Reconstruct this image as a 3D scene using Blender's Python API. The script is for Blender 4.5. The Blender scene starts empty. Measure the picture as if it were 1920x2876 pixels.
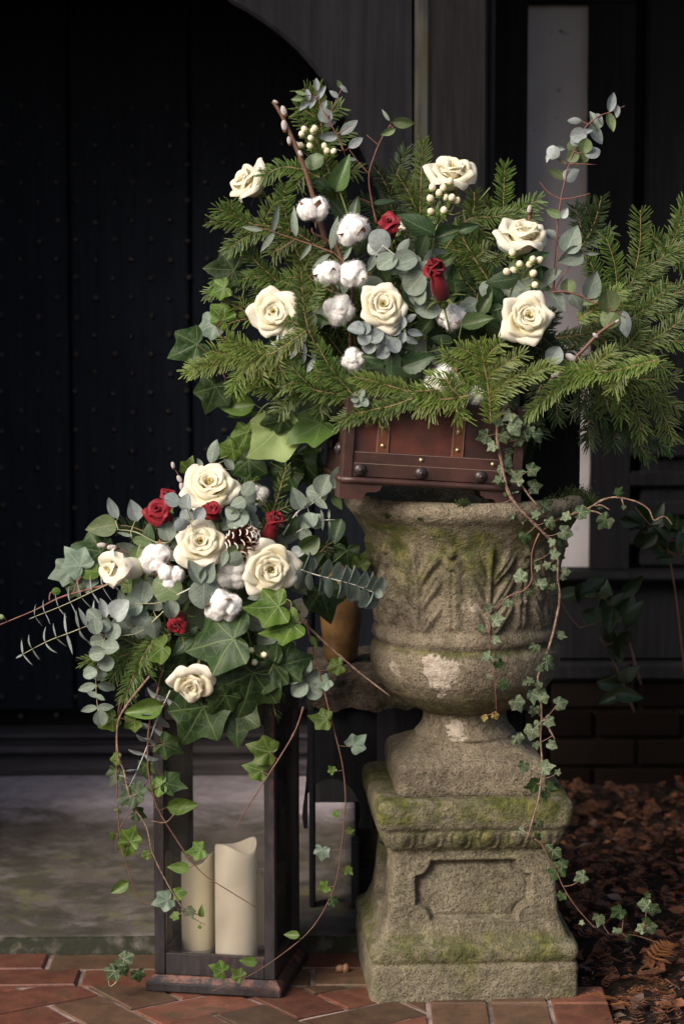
import bpy, math, random
import numpy as np
from mathutils import Vector, Matrix, noise

# ------------------------------------------------------------------ camera, light, exposure
scene = bpy.context.scene
COL = scene.collection
R = math.radians
CAM_Y, CAM_Z, PITCH, FPX = -5.0, 1.51, R(6.9), 7490.0      # FPX: focal length in pixels of the 1920x2876 photograph

cam_data = bpy.data.cameras.new('camera')
cam = bpy.data.objects.new('camera', cam_data)
COL.objects.link(cam)
cam.location = (0, CAM_Y, CAM_Z)
cam.rotation_euler = (R(90) - PITCH, 0, 0)
cam_data.sensor_fit = 'VERTICAL'
cam_data.sensor_height = 36.0
cam_data.lens = 36.0 * FPX / 2876.0
cam_data.clip_start, cam_data.clip_end = 0.1, 200.0
cam_data.dof.use_dof = True
cam_data.dof.focus_distance = 4.9
cam_data.dof.aperture_fstop = 4.5
scene.camera = cam

SUN_EL, SUN_AZ = R(34), R(-42)          # azimuth measured from the camera side (-Y) towards -X
world = bpy.data.worlds.new('World')
scene.world = world
world.use_nodes = True
wn = world.node_tree
sky = wn.nodes.new('ShaderNodeTexSky')
sky.sky_type = 'NISHITA'
sky.sun_disc = False
sky.sun_elevation = SUN_EL
sdir = Vector((math.sin(SUN_AZ) * math.cos(SUN_EL), -math.cos(SUN_AZ) * math.cos(SUN_EL), math.sin(SUN_EL)))
sky.sun_rotation = math.atan2(sdir.x, sdir.y)
sky.air_density, sky.dust_density, sky.ozone_density = 1.0, 5.0, 0.6
bg = wn.nodes['Background']
wn.links.new(sky.outputs[0], bg.inputs[0])
bg.inputs[1].default_value = 0.05

sun_data = bpy.data.lights.new('sun', 'SUN')
sun_data.energy = 1.5
sun_data.angle = R(30)
sun_data.color = (1.0, 0.91, 0.81)
sun = bpy.data.objects.new('sun', sun_data)
COL.objects.link(sun)
sun.rotation_euler = (-sdir).to_track_quat('-Z', 'Y').to_euler()

scene.view_settings.view_transform = 'Standard'
scene.view_settings.look = 'None'
scene.view_settings.exposure = 1.5
scene.view_settings.gamma = 1.0
scene.view_settings.use_curve_mapping = False
scene.render.engine = 'CYCLES'
scene.cycles.max_bounces = 8
scene.cycles.transparent_max_bounces = 12
scene.cycles.use_denoising = True

# ------------------------------------------------------------------ helpers
_cp, _sp = math.cos(PITCH), math.sin(PITCH)
def P(px, py, Y=0.0):
    """world point on the plane y=Y that the photograph shows at pixel (px, py)"""
    x = (px - 960.0) / FPX
    u = -(py - 1438.0) / FPX
    d = Vector((x, _cp + u * _sp, -_sp + u * _cp))
    t = (Y - CAM_Y) / d.y
    return Vector((d.x * t, Y, CAM_Z + d.z * t))
def pxm(Y=0.0, z=0.8):
    """pixels of the photograph per metre at depth Y"""
    return FPX / ((Y - CAM_Y) * _cp + (CAM_Z - z) * _sp)
def crop(ox, oy, s):
    return lambda x, y: (ox + x * s, oy + y * s)

rng = random.Random(7)
def rnd(a, b): return rng.uniform(a, b)

def thing(name, label, cat, loc=(0, 0, 0), group=None, rot=None):
    o = bpy.data.objects.new(name, None)
    o.empty_display_size = 0.05
    COL.objects.link(o)
    if rot is None:
        o.matrix_basis = Matrix.Translation(Vector(loc))
    else:
        o.matrix_basis = Matrix.Translation(Vector(loc)) @ rot
    o['label'] = label; o['category'] = cat
    if group: o['group'] = group
    return o
def tag(o, label, cat, group=None):
    o['label'] = label; o['category'] = cat
    if group: o['group'] = group
    return o
def link(name, me, parent=None, M=None):
    o = bpy.data.objects.new(name, me)
    COL.objects.link(o)
    if parent is not None: o.parent = parent
    if M is not None: o.matrix_basis = M
    return o
def make_mesh(name, V, F, mats, uv=None, smooth=True, mi=None):
    me = bpy.data.meshes.new(name)
    me.from_pydata([tuple(v) for v in V], [], F)
    if not isinstance(mats, (list, tuple)): mats = [mats]
    for m in mats: me.materials.append(m)
    if mi is not None: me.polygons.foreach_set('material_index', mi)
    if uv is not None:
        l = me.uv_layers.new(name='UVMap')
        idx = np.zeros(len(me.loops), dtype=np.int32)
        me.loops.foreach_get('vertex_index', idx)
        l.data.foreach_set('uv', np.asarray(uv, dtype=np.float32)[idx].ravel())
    if smooth: me.polygons.foreach_set('use_smooth', [True] * len(me.polygons))
    me.update()
    return me
def obj(name, V, F, mats, parent=None, uv=None, smooth=True, mi=None, M=None):
    """vertices are given in world space unless M is given; local to the parent's place"""
    if parent is not None and M is None:
        inv = parent.matrix_basis.inverted()
        p = parent.parent
        while p is not None:
            inv = inv @ p.matrix_basis.inverted(); p = p.parent
        V = [inv @ Vector(v) for v in V]
    return link(name, make_mesh(name, V, F, mats, uv, smooth, mi), parent, M)

def box(V, F, x0, x1, y0, y1, z0, z1, bev=0.0, M=None):
    """bevelled box appended to V, F"""
    n = len(V)
    cx, cy, cz = (x0 + x1) / 2, (y0 + y1) / 2, (z0 + z1) / 2
    hx, hy, hz = (x1 - x0) / 2, (y1 - y0) / 2, (z1 - z0) / 2
    b = min(bev, hx * .9, hy * .9, hz * .9)
    pts = []
    if b <= 0:
        for sx in (-1, 1):
            for sy in (-1, 1):
                for sz in (-1, 1): pts.append((cx + sx * hx, cy + sy * hy, cz + sz * hz))
        fs = [(0, 1, 3, 2), (4, 6, 7, 5), (0, 4, 5, 1), (2, 3, 7, 6), (0, 2, 6, 4), (1, 5, 7, 3)]
    else:
        idx = {}
        for sx in (-1, 1):
            for sy in (-1, 1):
                for sz in (-1, 1):
                    for a in range(3):
                        idx[(sx, sy, sz, a)] = len(pts)
                        pts.append((cx + sx * (hx - (0 if a == 0 else b)), cy + sy * (hy - (0 if a == 1 else b)), cz + sz * (hz - (0 if a == 2 else b))))
        fs = []
        for s in (-1, 1):
            q = [idx[(s, a, c, 0)] for a, c in ((-1, -1), (1, -1), (1, 1), (-1, 1))]; fs.append(tuple(q if s > 0 else q[::-1]))
            q = [idx[(a, s, c, 1)] for a, c in ((-1, -1), (1, -1), (1, 1), (-1, 1))]; fs.append(tuple(q[::-1] if s > 0 else q))
            q = [idx[(a, c, s, 2)] for a, c in ((-1, -1), (1, -1), (1, 1), (-1, 1))]; fs.append(tuple(q if s > 0 else q[::-1]))
        for s in (-1, 1):
            for t in (-1, 1):
                fs.append((idx[(s, t, -1, 0)], idx[(s, t, 1, 0)], idx[(s, t, 1, 1)], idx[(s, t, -1, 1)]))
                fs.append((idx[(s, -1, t, 0)], idx[(s, 1, t, 0)], idx[(s, 1, t, 2)], idx[(s, -1, t, 2)]))
                fs.append((idx[(-1, s, t, 1)], idx[(1, s, t, 1)], idx[(1, s, t, 2)], idx[(-1, s, t, 2)]))
                for u in (-1, 1): fs.append((idx[(s, t, u, 0)], idx[(s, t, u, 1)], idx[(s, t, u, 2)]))
    for p in pts:
        V.append(M @ Vector(p) if M is not None else Vector(p))
    for f in fs: F.append(tuple(i + n for i in f))
def box_obj(name, ext, mat, parent=None, bev=0.003, M=None, smooth=False):
    V, F = [], []
    box(V, F, *ext, bev=bev, M=M)
    return obj(name, V, F, mat, parent, smooth=smooth)

def smooth_path(pts, n=6):
    pts = [Vector(p) for p in pts]
    if len(pts) < 3: 
        return [pts[0].lerp(pts[-1], i / (n)) for i in range(n + 1)]
    out = []
    for i in range(len(pts) - 1):
        p0 = pts[max(i - 1, 0)]; p1 = pts[i]; p2 = pts[i + 1]; p3 = pts[min(i + 2, len(pts) - 1)]
        for k in range(n):
            t = k / n
            out.append(0.5 * ((2 * p1) + (-p0 + p2) * t + (2 * p0 - 5 * p1 + 4 * p2 - p3) * t * t + (-p0 + 3 * p1 - 3 * p2 + p3) * t ** 3))
    out.append(pts[-1])
    return out
def tube(V, F, pts, r0, r1=None, sides=6, knots=0.0, cap=True, UV=None):
    if r1 is None: r1 = r0
    n0 = len(V); m = len(pts)
    up = Vector((0.13, 0.31, 0.94))
    for i, p in enumerate(pts):
        d = (pts[min(i + 1, m - 1)] - pts[max(i - 1, 0)])
        if d.length < 1e-9: d = Vector((0, 0, 1))
        d.normalize()
        a = d.cross(up)
        if a.length < .05: a = d.cross(Vector((1, 0, 0)))
        a.normalize(); b = d.cross(a)
        r = r0 + (r1 - r0) * i / max(m - 1, 1)
        if knots: r *= 1 + knots * noise.noise(p * 90)
        for k in range(sides):
            t = 2 * math.pi * k / sides
            V.append(p + a * (math.cos(t) * r) + b * (math.sin(t) * r))
            if UV is not None: UV.append((0.5, 0.5))
    for i in range(m - 1):
        for k in range(sides):
            k2 = (k + 1) % sides
            F.append((n0 + i * sides + k, n0 + i * sides + k2, n0 + (i + 1) * sides + k2, n0 + (i + 1) * sides + k))
    if cap:
        F.append(tuple(n0 + k for k in range(sides))[::-1])
        F.append(tuple(n0 + (m - 1) * sides + k for k in range(sides)))
def lathe(V, F, prof, cx, cy, n=32, close_bottom=True, close_top=False):
    n0 = len(V); m = len(prof)
    for r, z in prof:
        for k in range(n):
            t = 2 * math.pi * k / n
            V.append(Vector((cx + r * math.cos(t), cy + r * math.sin(t), z)))
    for i in range(m - 1):
        for k in range(n):
            k2 = (k + 1) % n
            F.append((n0 + i * n + k, n0 + i * n + k2, n0 + (i + 1) * n + k2, n0 + (i + 1) * n + k))
    if close_bottom: F.append(tuple(n0 + k for k in range(n))[::-1])
    if close_top: F.append(tuple(n0 + (m - 1) * n + k for k in range(n)))
def dome(V, F, c, r, h, nrm, n=10, rings=4):
    """rounded stud or knob head of radius r, height h, standing on c along nrm"""
    nrm = Vector(nrm).normalized()
    a = nrm.orthogonal().normalized(); b = nrm.cross(a)
    n0 = len(V)
    for i in range(rings):
        t = (math.pi / 2) * i / rings
        for k in range(n):
            s = 2 * math.pi * k / n
            V.append(Vector(c) + (a * math.cos(s) + b * math.sin(s)) * (r * math.cos(t)) + nrm * (h * math.sin(t)))
    V.append(Vector(c) + nrm * h)
    for i in range(rings - 1):
        for k in range(n):
            k2 = (k + 1) % n
            F.append((n0 + i * n + k, n0 + i * n + k2, n0 + (i + 1) * n + k2, n0 + (i + 1) * n + k))
    for k in range(n): F.append((n0 + (rings - 1) * n + k, n0 + (rings - 1) * n + (k + 1) % n, n0 + rings * n))
# ------------------------------------------------------------------ materials
class Mt:
    """small node-tree builder"""
    def __init__(s, name):
        s.m = bpy.data.materials.new(name); s.m.use_nodes = True
        s.nt = s.m.node_tree; s.N = s.nt.nodes; s.L = s.nt.links
        s.b = s.N['Principled BSDF']; s.out = s.N['Material Output']
    def set(s, **k):
        names = dict(rough='Roughness', metal='Metallic', spec='Specular IOR Level', sss='Subsurface Weight', sheen='Sheen Weight', coat='Coat Weight', color='Base Color')
        for a, v in k.items():
            i = s.b.inputs[names[a]]
            if a == 'color' and not hasattr(v, 'is_linked'): v = (*v[:3], 1)
            if hasattr(v, 'is_linked'): s.L.new(v, i)
            else: i.default_value = v
        return s
    def inp(s, sock, v):
        if hasattr(v, 'is_linked'): s.L.new(v, sock)
        elif isinstance(v, (tuple, list)) and len(v) == 3 and sock.type == 'RGBA': sock.default_value = (*v, 1)
        else: sock.default_value = v
    def coord(s, kind='Object', scale=None, rot=None):
        t = s.N.new('ShaderNodeTexCoord').outputs[kind]
        if scale is not None or rot is not None:
            mp = s.N.new('ShaderNodeMapping'); s.L.new(t, mp.inputs[0])
            if scale is not None: mp.inputs['Scale'].default_value = scale if isinstance(scale, (tuple, list)) else (scale,) * 3
            if rot is not None: mp.inputs['Rotation'].default_value = rot
            t = mp.outputs[0]
        return t
    def pos(s, scale=None, rot=None):
        t = s.N.new('ShaderNodeNewGeometry').outputs['Position']
        if scale is not None or rot is not None:
            mp = s.N.new('ShaderNodeMapping'); s.L.new(t, mp.inputs[0])
            if scale is not None: mp.inputs['Scale'].default_value = scale if isinstance(scale, (tuple, list)) else (scale,) * 3
            if rot is not None: mp.inputs['Rotation'].default_value = rot
            t = mp.outputs[0]
        return t
    def noise(s, co, scale, detail=5, rough=.55, dist=0.0):
        n = s.N.new('ShaderNodeTexNoise'); s.L.new(co, n.inputs['Vector'])
        n.inputs['Scale'].default_value = scale; n.inputs['Detail'].default_value = detail
        n.inputs['Roughness'].default_value = rough; n.inputs['Distortion'].default_value = dist
        return n.outputs[0]
    def vor(s, co, scale, feature='F1', out='Distance', rand=1.0):
        n = s.N.new('ShaderNodeTexVoronoi'); n.feature = feature; s.L.new(co, n.inputs['Vector'])
        n.inputs['Scale'].default_value = scale; n.inputs['Randomness'].default_value = rand
        return n.outputs[out]
    def ramp(s, f, a, b, ca=0.0, cb=1.0):
        n = s.N.new('ShaderNodeMapRange'); n.interpolation_type = 'SMOOTHSTEP'
        s.inp(n.inputs[0], f)
        for i, v in enumerate((a, b, ca, cb)): n.inputs[1 + i].default_value = v
        return n.outputs[0]
    def mix(s, f, a, b, mode='MIX'):
        n = s.N.new('ShaderNodeMix'); n.data_type = 'RGBA'; n.blend_type = mode
        s.inp(n.inputs[0], f); s.inp(n.inputs[6], a); s.inp(n.inputs[7], b)
        return n.outputs[2]
    def math(s, op, a, b=None, c=None):
        n = s.N.new('ShaderNodeMath'); n.operation = op
        s.inp(n.inputs[0], a)
        if b is not None: s.inp(n.inputs[1], b)
        if c is not None: s.inp(n.inputs[2], c)
        return n.outputs[0]
    def sep(s, v):
        n = s.N.new('ShaderNodeSeparateXYZ'); s.L.new(v, n.inputs[0]); return n.outputs
    def rand(s): return s.N.new('ShaderNodeObjectInfo').outputs['Random']
    def island(s): return s.N.new('ShaderNodeNewGeometry').outputs['Random Per Island']
    def hsv(s, col, h=.5, sat=1.0, v=1.0):
        n = s.N.new('ShaderNodeHueSaturation'); s.inp(n.inputs['Hue'], h); s.inp(n.inputs['Saturation'], sat); s.inp(n.inputs['Value'], v)
        s.inp(n.inputs['Color'], col); return n.outputs[0]
    def bump(s, h, strength=.5, dist=.01):
        n = s.N.new('ShaderNodeBump'); n.inputs['Strength'].default_value = strength; n.inputs['Distance'].default_value = dist
        s.L.new(h, n.inputs['Height'])
        if s.b.inputs['Normal'].is_linked: s.L.new(s.b.inputs['Normal'].links[0].from_socket, n.inputs['Normal'])
        s.L.new(n.outputs[0], s.b.inputs['Normal']); return s
    def translucent(s, col, f=.3):
        t = s.N.new('ShaderNodeBsdfTranslucent'); s.inp(t.inputs[0], col)
        mx = s.N.new('ShaderNodeMixShader'); mx.inputs[0].default_value = f
        s.L.new(s.b.outputs[0], mx.inputs[1]); s.L.new(t.outputs[0], mx.inputs[2])
        s.L.new(mx.outputs[0], s.out.inputs[0]); return s
MAT = {}

def stone(name, base, dark, moss, moss_amt, zbands=(), pale=False, bump=.7):
    k = Mt(name); co = k.pos()
    n1 = k.noise(co, 9, 6, .6); n2 = k.noise(co, 45, 6, .65); n3 = k.noise(co, 260, 4, .7); n5 = k.noise(co, 105, 4, .6)
    c = k.mix(k.ramp(n1, .35, .68), dark, base)
    c = k.mix(k.ramp(n2, .42, .7, 0, .55), c, tuple(x * 1.45 for x in base))
    c = k.mix(k.ramp(n5, .56, .72, 0, .45), c, tuple(x * 1.55 for x in base)); c = k.mix(k.ramp(n5, .28, .42, .35, 0), c, tuple(x * .5 for x in dark)); c = k.mix(k.ramp(n3, .36, .5, .75, 0), c, tuple(x * .3 for x in dark)); c = k.mix(k.ramp(k.noise(co, 340, 3, .7), .60, .70, 0, .5), c, tuple(min(1, x * 1.9) for x in base))
    z = k.sep(co)[2]
    m = k.math('MULTIPLY', k.ramp(k.noise(co, 6.5, 6, .62, .4), .60 - moss_amt, .86 - moss_amt), k.ramp(n3, .3, .6, .55, 1))
    mc = k.mix(k.ramp(n2, .4, .65), moss[0], moss[1])
    for (z0, z1, z2, z3, amt) in zbands:
        bnd = k.math('MULTIPLY', k.ramp(z, z0, z1), k.ramp(z, z2, z3, 1, 0))
        bnd = k.math('MULTIPLY', bnd, k.ramp(k.noise(co, 13, 6, .65, .6), .36, .62, 0, amt))
        m = k.math('MAXIMUM', m, bnd)
    c = k.mix(m, c, mc)
    lich = k.math('MULTIPLY', k.ramp(k.noise(co, 120, 6, .75, .8), .66, .72), k.ramp(k.noise(co, 7.7, 4), .5, .62))
    c = k.mix(k.math('MULTIPLY', lich, .7), c, (.46, .45, .38))
    if pale:
        for (ctr, rad, f) in pale:
            d = k.N.new('ShaderNodeVectorMath'); d.operation = 'DISTANCE'; k.L.new(co, d.inputs[0]); d.inputs[1].default_value = ctr
            pm = k.math('ADD', k.ramp(d.outputs['Value'], 0, rad, 1, 0), k.math('MULTIPLY', k.math('SUBTRACT', k.noise(co, 24, 7, .68, .5), .5), 2.3))
            c = k.mix(k.ramp(pm, .46, .54, 0, f), c, k.mix(k.ramp(n2, .35, .65), (.33, .28, .23), (.50, .44, .37)))
    k.set(color=c, rough=.95, spec=.15)
    pits = k.ramp(k.vor(co, 120), .0, .34)
    h = k.math('ADD', k.math('ADD', k.math('MULTIPLY', n2, .9), k.math('MULTIPLY', n5, .8)), k.math('ADD', k.math('MULTIPLY', n3, .5), k.math('MULTIPLY', pits, .25)))
    k.bump(h, bump, .012)
    MAT[name] = k.m; return k.m

MOSS = ((.050, .060, .016), (.125, .125, .028))

def wood_black(name, base, hi, grain_axis='z', worn=None, bump=.5):
    k = Mt(name)
    sc = {'z': (70, 70, 3.0), 'x': (3.0, 70, 70), 'd': (70, 70, 3.0)}[grain_axis]
    rot = (0, R(-47), 0) if grain_axis == 'd' else None
    co = k.pos(sc, rot); raw = k.pos()
    g = k.noise(co, 1.0, 6, .6, .3); n = k.noise(raw, 5, 5, .6)
    c = k.mix(k.ramp(g, .36, .72), base, hi)
    c = k.mix(k.ramp(n, .4, .75, 0, .5), c, hi)
    c = k.mix(k.ramp(k.noise(raw, 900, 2), .67, .78, 0, .35), c, (.10, .10, .11))
    if worn:
        c = k.mix(k.math('MULTIPLY', k.ramp(k.noise(co, .6, 6, .7, .4), .56, .74), k.ramp(n, .45, .7)), c, worn)
    k.set(color=c, rough=.78, spec=.12)
    k.bump(g, bump, .004)
    MAT[name] = k.m; return k.m

def build_mats():
    wood_black('black_timber', (.006, .006, .008), (.013, .013, .015))
    wood_black('post_timber', (.005, .005, .006), (.0115, .0112, .0125), 'z', (.026, .024, .011))
    wood_black('brace_timber', (.006, .006, .0085), (.0125, .0122, .0165), 'd')
    wood_black('sill_timber', (.034, .030, .034), (.085, .076, .085), 'x')
    wood_black('door_timber', (.007, .009, .0145), (.012, .0155, .023))
    k = Mt('edge_timber'); g = k.noise(k.pos((60, 60, 6)), 1, 6, .65)
    k.set(color=k.mix(k.ramp(g, .35, .7), k.mix(k.ramp(k.noise(k.pos(), 9, 4), .4, .6), (.017, .0165, .018), (.030, .028, .014)), (.043, .041, .039)), rough=.8, spec=.2).bump(g, .5, .003); MAT['edge_timber'] = k.m
    k = Mt('iron_stud'); n = k.noise(k.pos(), 60, 4)
    k.set(color=k.mix(k.ramp(n, .4, .65), (.020, .019, .023), (.048, .038, .036)), rough=.55, metal=.3); MAT['iron_stud'] = k.m
    k = Mt('plaster'); co = k.pos(); n = k.noise(co, 3, 5); n2 = k.noise(co, 220, 3)
    c = k.mix(k.ramp(n, .3, .7), (.34, .315, .33), (.41, .385, .40))
    c = k.mix(k.ramp(k.noise(co, 26, 5, .7), .64, .72, 0, .8), c, (.06, .055, .06))
    k.set(color=c, rough=.9, spec=.1).bump(n2, .25, .003); MAT['plaster'] = k.m
    k = Mt('slab_stone'); co = k.pos(); cs = k.pos((4.2, 4.2, 4.2))
    n1 = k.noise(cs, 1.3, 7, .68, .4); n2 = k.noise(cs, 4.2, 8, .7, .5); n3 = k.noise(co, 170, 4)
    c = k.mix(k.ramp(n1, .35, .66), (.075, .064, .056), (.135, .118, .114))
    c = k.mix(k.ramp(n2, .45, .62, 0, .7), c, (.048, .044, .034))
    yw = k.sep(co)[1]; yy = k.math('ADD', yw, k.math('MULTIPLY', k.math('SUBTRACT', n1, .5), .55))
    gm = k.math('MULTIPLY', k.ramp(k.noise(cs, 3.1, 7, .6, .4), .5, .66), k.ramp(yy, 1.15, .6, 0, 1))
    c = k.mix(k.math('MULTIPLY', gm, .85), c, k.mix(n2, (.04, .04, .018), (.17, .16, .085)))
    dk = k.math('MULTIPLY', k.ramp(k.noise(cs, 2.3, 6, .6, .4), .42, .58, 1, 0), k.ramp(yy, 1.25, .75, 0, 1))
    c = k.mix(k.math('MULTIPLY', dk, .7), c, (.035, .032, .024))
    pale = k.math('MULTIPLY', k.ramp(yy, 1.12, 1.42), k.ramp(n2, .35, .6, .6, 1))  # brighter sky light at the back of the step, painted into its colour
    c = k.mix(pale, c, (.52, .46, .50))
    riser = k.ramp(yw, .172, .178, 1, 0)
    c = k.mix(k.math('MULTIPLY', riser, k.ramp(k.noise(co, 30, 5), .30, .55)), c, (.012, .014, .007))
    k.set(color=c, rough=.75, spec=.25).bump(k.math('ADD', n2, k.math('MULTIPLY', n3, .35)), .5, .006); MAT['slab_stone'] = k.m
    for nm, c0, c1 in (('brick', (.085, .032, .021), (.150, .056, .035)), ('brick_brown', (.058, .034, .022), (.105, .058, .034))):
        k = Mt(nm); co = k.pos(); n = k.noise(co, 22, 6, .65); n3 = k.noise(co, 330, 3)
        rd = k.rand()
        c = k.mix(k.ramp(n, .3, .7), c0, c1)
        c = k.hsv(c, .5, 1.0, k.math('ADD', .65, k.math('MULTIPLY', rd, .65)))
        c = k.mix(k.math('MULTIPLY', k.ramp(k.noise(co, 11, 6, .7, .3), .52, .68), .8), c, (.045, .042, .022))
        c = k.mix(k.ramp(n3, .63, .75, 0, .5), c, (.30, .2, .16))
        k.set(color=c, rough=.55, spec=.4).bump(k.math('ADD', n, k.math('MULTIPLY', n3, .4)), .45, .004); MAT[nm] = k.m
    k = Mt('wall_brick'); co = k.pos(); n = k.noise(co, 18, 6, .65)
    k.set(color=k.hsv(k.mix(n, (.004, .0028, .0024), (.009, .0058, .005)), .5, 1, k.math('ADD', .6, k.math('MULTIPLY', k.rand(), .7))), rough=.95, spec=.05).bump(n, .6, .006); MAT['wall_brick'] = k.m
    k = Mt('mortar'); co = k.pos(); n = k.noise(co, 60, 5); n2 = k.noise(co, 5.5, 5, .6)
    k.set(color=k.mix(k.ramp(n2, .42, .60), k.mix(n, (.20, .14, .125), (.36, .27, .24)), (.05, .04, .03)), rough=.95).bump(n, .6, .004); MAT['mortar'] = k.m
    k = Mt('soil'); co = k.pos(); n = k.noise(co, 40, 7, .7)
    k.set(color=k.mix(k.ramp(n, .3, .7), (.010, .008, .007), (.045, .030, .022)), rough=1, spec=.1).bump(n, 1, .03); MAT['soil'] = k.m
    k = Mt('litter'); r1 = k.island()
    c = k.mix(k.ramp(r1, 0, 1), (.075, .030, .016), (.26, .095, .038))
    c = k.mix(k.ramp(r1, .86, .9), c, (.16, .11, .09))
    k.set(color=c, rough=.8).translucent(c, .15); MAT['litter'] = k.m
    k = Mt('frond'); n = k.noise(k.pos(), 40, 3); r1 = k.rand()
    c = k.hsv(k.mix(n, (.20, .075, .022), (.42, .17, .05)), .5, 1, k.math('ADD', .55, k.math('MULTIPLY', r1, .6)))
    k.set(color=c, rough=.7).translucent(c, .2); MAT['frond'] = k.m
    # lantern and candles
    k = Mt('lantern_wood'); co = k.pos((16, 16, 16)); g = k.noise(k.pos((40, 40, 9)), 2, 6, .65)
    cv = k.N.new('ShaderNodeNewGeometry').outputs['Pointiness']
    c = k.mix(k.ramp(g, .35, .7), (.010, .0085, .011), (.026, .021, .025))
    w = k.math('MULTIPLY', k.ramp(cv, .55, .66), k.ramp(k.noise(co, 2.2, 6, .7), .42, .6))
    w2 = k.math('MULTIPLY', k.ramp(k.noise(k.pos((30, 30, 12)), 2.3, 8, .72, .3), .70, .80), .35)
    c = k.mix(k.math('MAXIMUM', w, w2), c, (.13, .055, .04))
    k.set(color=c, rough=.5, spec=.35).bump(g, .35, .003); MAT['lantern_wood'] = k.m
    k = Mt('glass'); tr = k.N.new('ShaderNodeBsdfTransparent'); gl = k.N.new('ShaderNodeBsdfGlossy'); mx = k.N.new('ShaderNodeMixShader')
    tr.inputs[0].default_value = (.955, .95, .945, 1); gl.inputs['Roughness'].default_value = .03
    fr = k.N.new('ShaderNodeFresnel'); fr.inputs[0].default_value = 1.5
    k.L.new(k.ramp(k.math('MULTIPLY', fr.outputs[0], k.ramp(k.noise(k.pos(), 30, 4), .2, .8, .85, 1.1)), 0, 1), mx.inputs[0]); k.L.new(tr.outputs[0], mx.inputs[1]); k.L.new(gl.outputs[0], mx.inputs[2]); df = k.N.new('ShaderNodeBsdfDiffuse'); df.inputs[0].default_value = (.5, .48, .46, 1); m2 = k.N.new('ShaderNodeMixShader'); k.L.new(k.ramp(k.noise(k.pos(), 14, 5), .3, .75, .006, .022), m2.inputs[0]); k.L.new(mx.outputs[0], m2.inputs[1]); k.L.new(df.outputs[0], m2.inputs[2]); k.L.new(m2.outputs[0], k.out.inputs[0]); MAT['glass'] = k.m
    for nm, c in (('wax', (.94, .86, .72)), ('wax_warm', (.95, .87, .64))):
        k = Mt(nm); n = k.noise(k.pos(), 90, 4)
        k.set(color=k.mix(n, tuple(x * .94 for x in c), c), rough=.5, sss=.25).bump(n, .08, .002)
        k.b.inputs['Subsurface Radius'].default_value = (.02, .014, .008); MAT[nm] = k.m
    k = Mt('candle_base'); k.set(color=(.32, .31, .29), rough=.35, spec=.6); MAT['candle_base'] = k.m
    k = Mt('wick'); k.set(color=(.03, .025, .02), rough=.9); MAT['wick'] = k.m
    # chest
    k = Mt('leather'); co = k.pos(); n = k.noise(co, 7, 5, .6); n3 = k.noise(k.pos((160, 160, 420)), 1, 4, .7)
    c = k.mix(k.ramp(n, .40, .70), (.026, .012, .010), (.095, .025, .016))
    c = k.mix(k.ramp(n3, .55, .75, 0, .35), c, (.10, .048, .038))
    k.set(color=c, rough=.45, spec=.45).bump(n3, .3, .002); MAT['leather'] = k.m
    k = Mt('leather_trim'); co = k.pos(); n = k.noise(co, 12, 5); n3 = k.noise(k.pos((300, 300, 120)), 1, 4, .7)
    k.set(color=k.mix(k.ramp(n, .35, .65), (.028, .014, .012), (.062, .026, .021)), rough=.42, spec=.45).bump(n3, .25, .002); MAT['leather_trim'] = k.m
    k = Mt('leather_strap'); n = k.noise(k.pos(), 30, 5)
    k.set(color=k.mix(n, (.065, .021, .011), (.135, .046, .021)), rough=.5, spec=.4).bump(k.noise(k.pos(), 420, 3), .25, .002); MAT['leather_strap'] = k.m
    k = Mt('brass'); n = k.noise(k.pos(), 200, 3); k.set(color=k.mix(n, (.36, .27, .13), (.75, .62, .36)), metal=.9, rough=.35); MAT['brass'] = k.m
    k = Mt('old_brass'); n = k.noise(k.pos(), 200, 3); k.set(color=k.mix(n, (.08, .06, .03), (.25, .19, .09)), metal=.7, rough=.5); MAT['old_brass'] = k.m
    k = Mt('black_knob'); n = k.noise(k.pos(), 150, 3); k.set(color=k.mix(n, (.012, .010, .010), (.035, .025, .024)), rough=.4, spec=.5); MAT['black_knob'] = k.m
    k = Mt('stitch'); k.set(color=(.24, .17, .14), rough=.8); MAT['stitch'] = k.m
    k = Mt('gold_vase'); n = k.noise(k.pos(), 25, 5); k.set(color=k.mix(k.ramp(n, .3, .7), (.07, .036, .013), (.17, .095, .035)), rough=.4, metal=.35); MAT['gold_vase'] = k.m
    k = Mt('acorn'); n = k.noise(k.pos(), 200, 3); k.set(color=k.mix(n, (.13, .06, .03), (.26, .14, .08)), rough=.5); MAT['acorn'] = k.m
    # flowers
    def petal(name, inner, outer, back, trans, f, rough=.5):
        k = Mt(name); uv = k.sep(k.coord('UV')); n = k.noise(k.coord('UV', (14, 2, 1)), 3, 4)
        c = k.mix(k.ramp(uv[1], *((.05, .42) if 'guard' in name else (.25, .97))), inner, outer)
        c = k.mix(k.math('MULTIPLY', k.ramp(n, .45, .75), .25), c, back)
        c = k.hsv(c, .5, 1, k.math('ADD', .94, k.math('MULTIPLY', k.rand(), .08)))
        k.set(color=c, rough=rough, spec=.25, sheen=.15).bump(k.noise(k.coord('UV', (30, 3, 1)), 4, 4), .06, .002)
        k.translucent(k.mix(.5, c, trans), f); MAT[name] = k.m
    petal('rose_white', (.78, .63, .20), (.86, .81, .66), (.85, .80, .60), (.97, .92, .70), .36)
    petal('rose_white_core', (.76, .56, .13), (.84, .75, .42), (.84, .76, .46), (.97, .88, .5), .36)
    petal('rose_white_guard', (.64, .64, .28), (.87, .83, .73), (.76, .73, .48), (.97, .94, .76), .38)
    petal('rose_red', (.07, .003, .006), (.22, .006, .016), (.12, .003, .010), (.35, .008, .018), .2)
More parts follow.
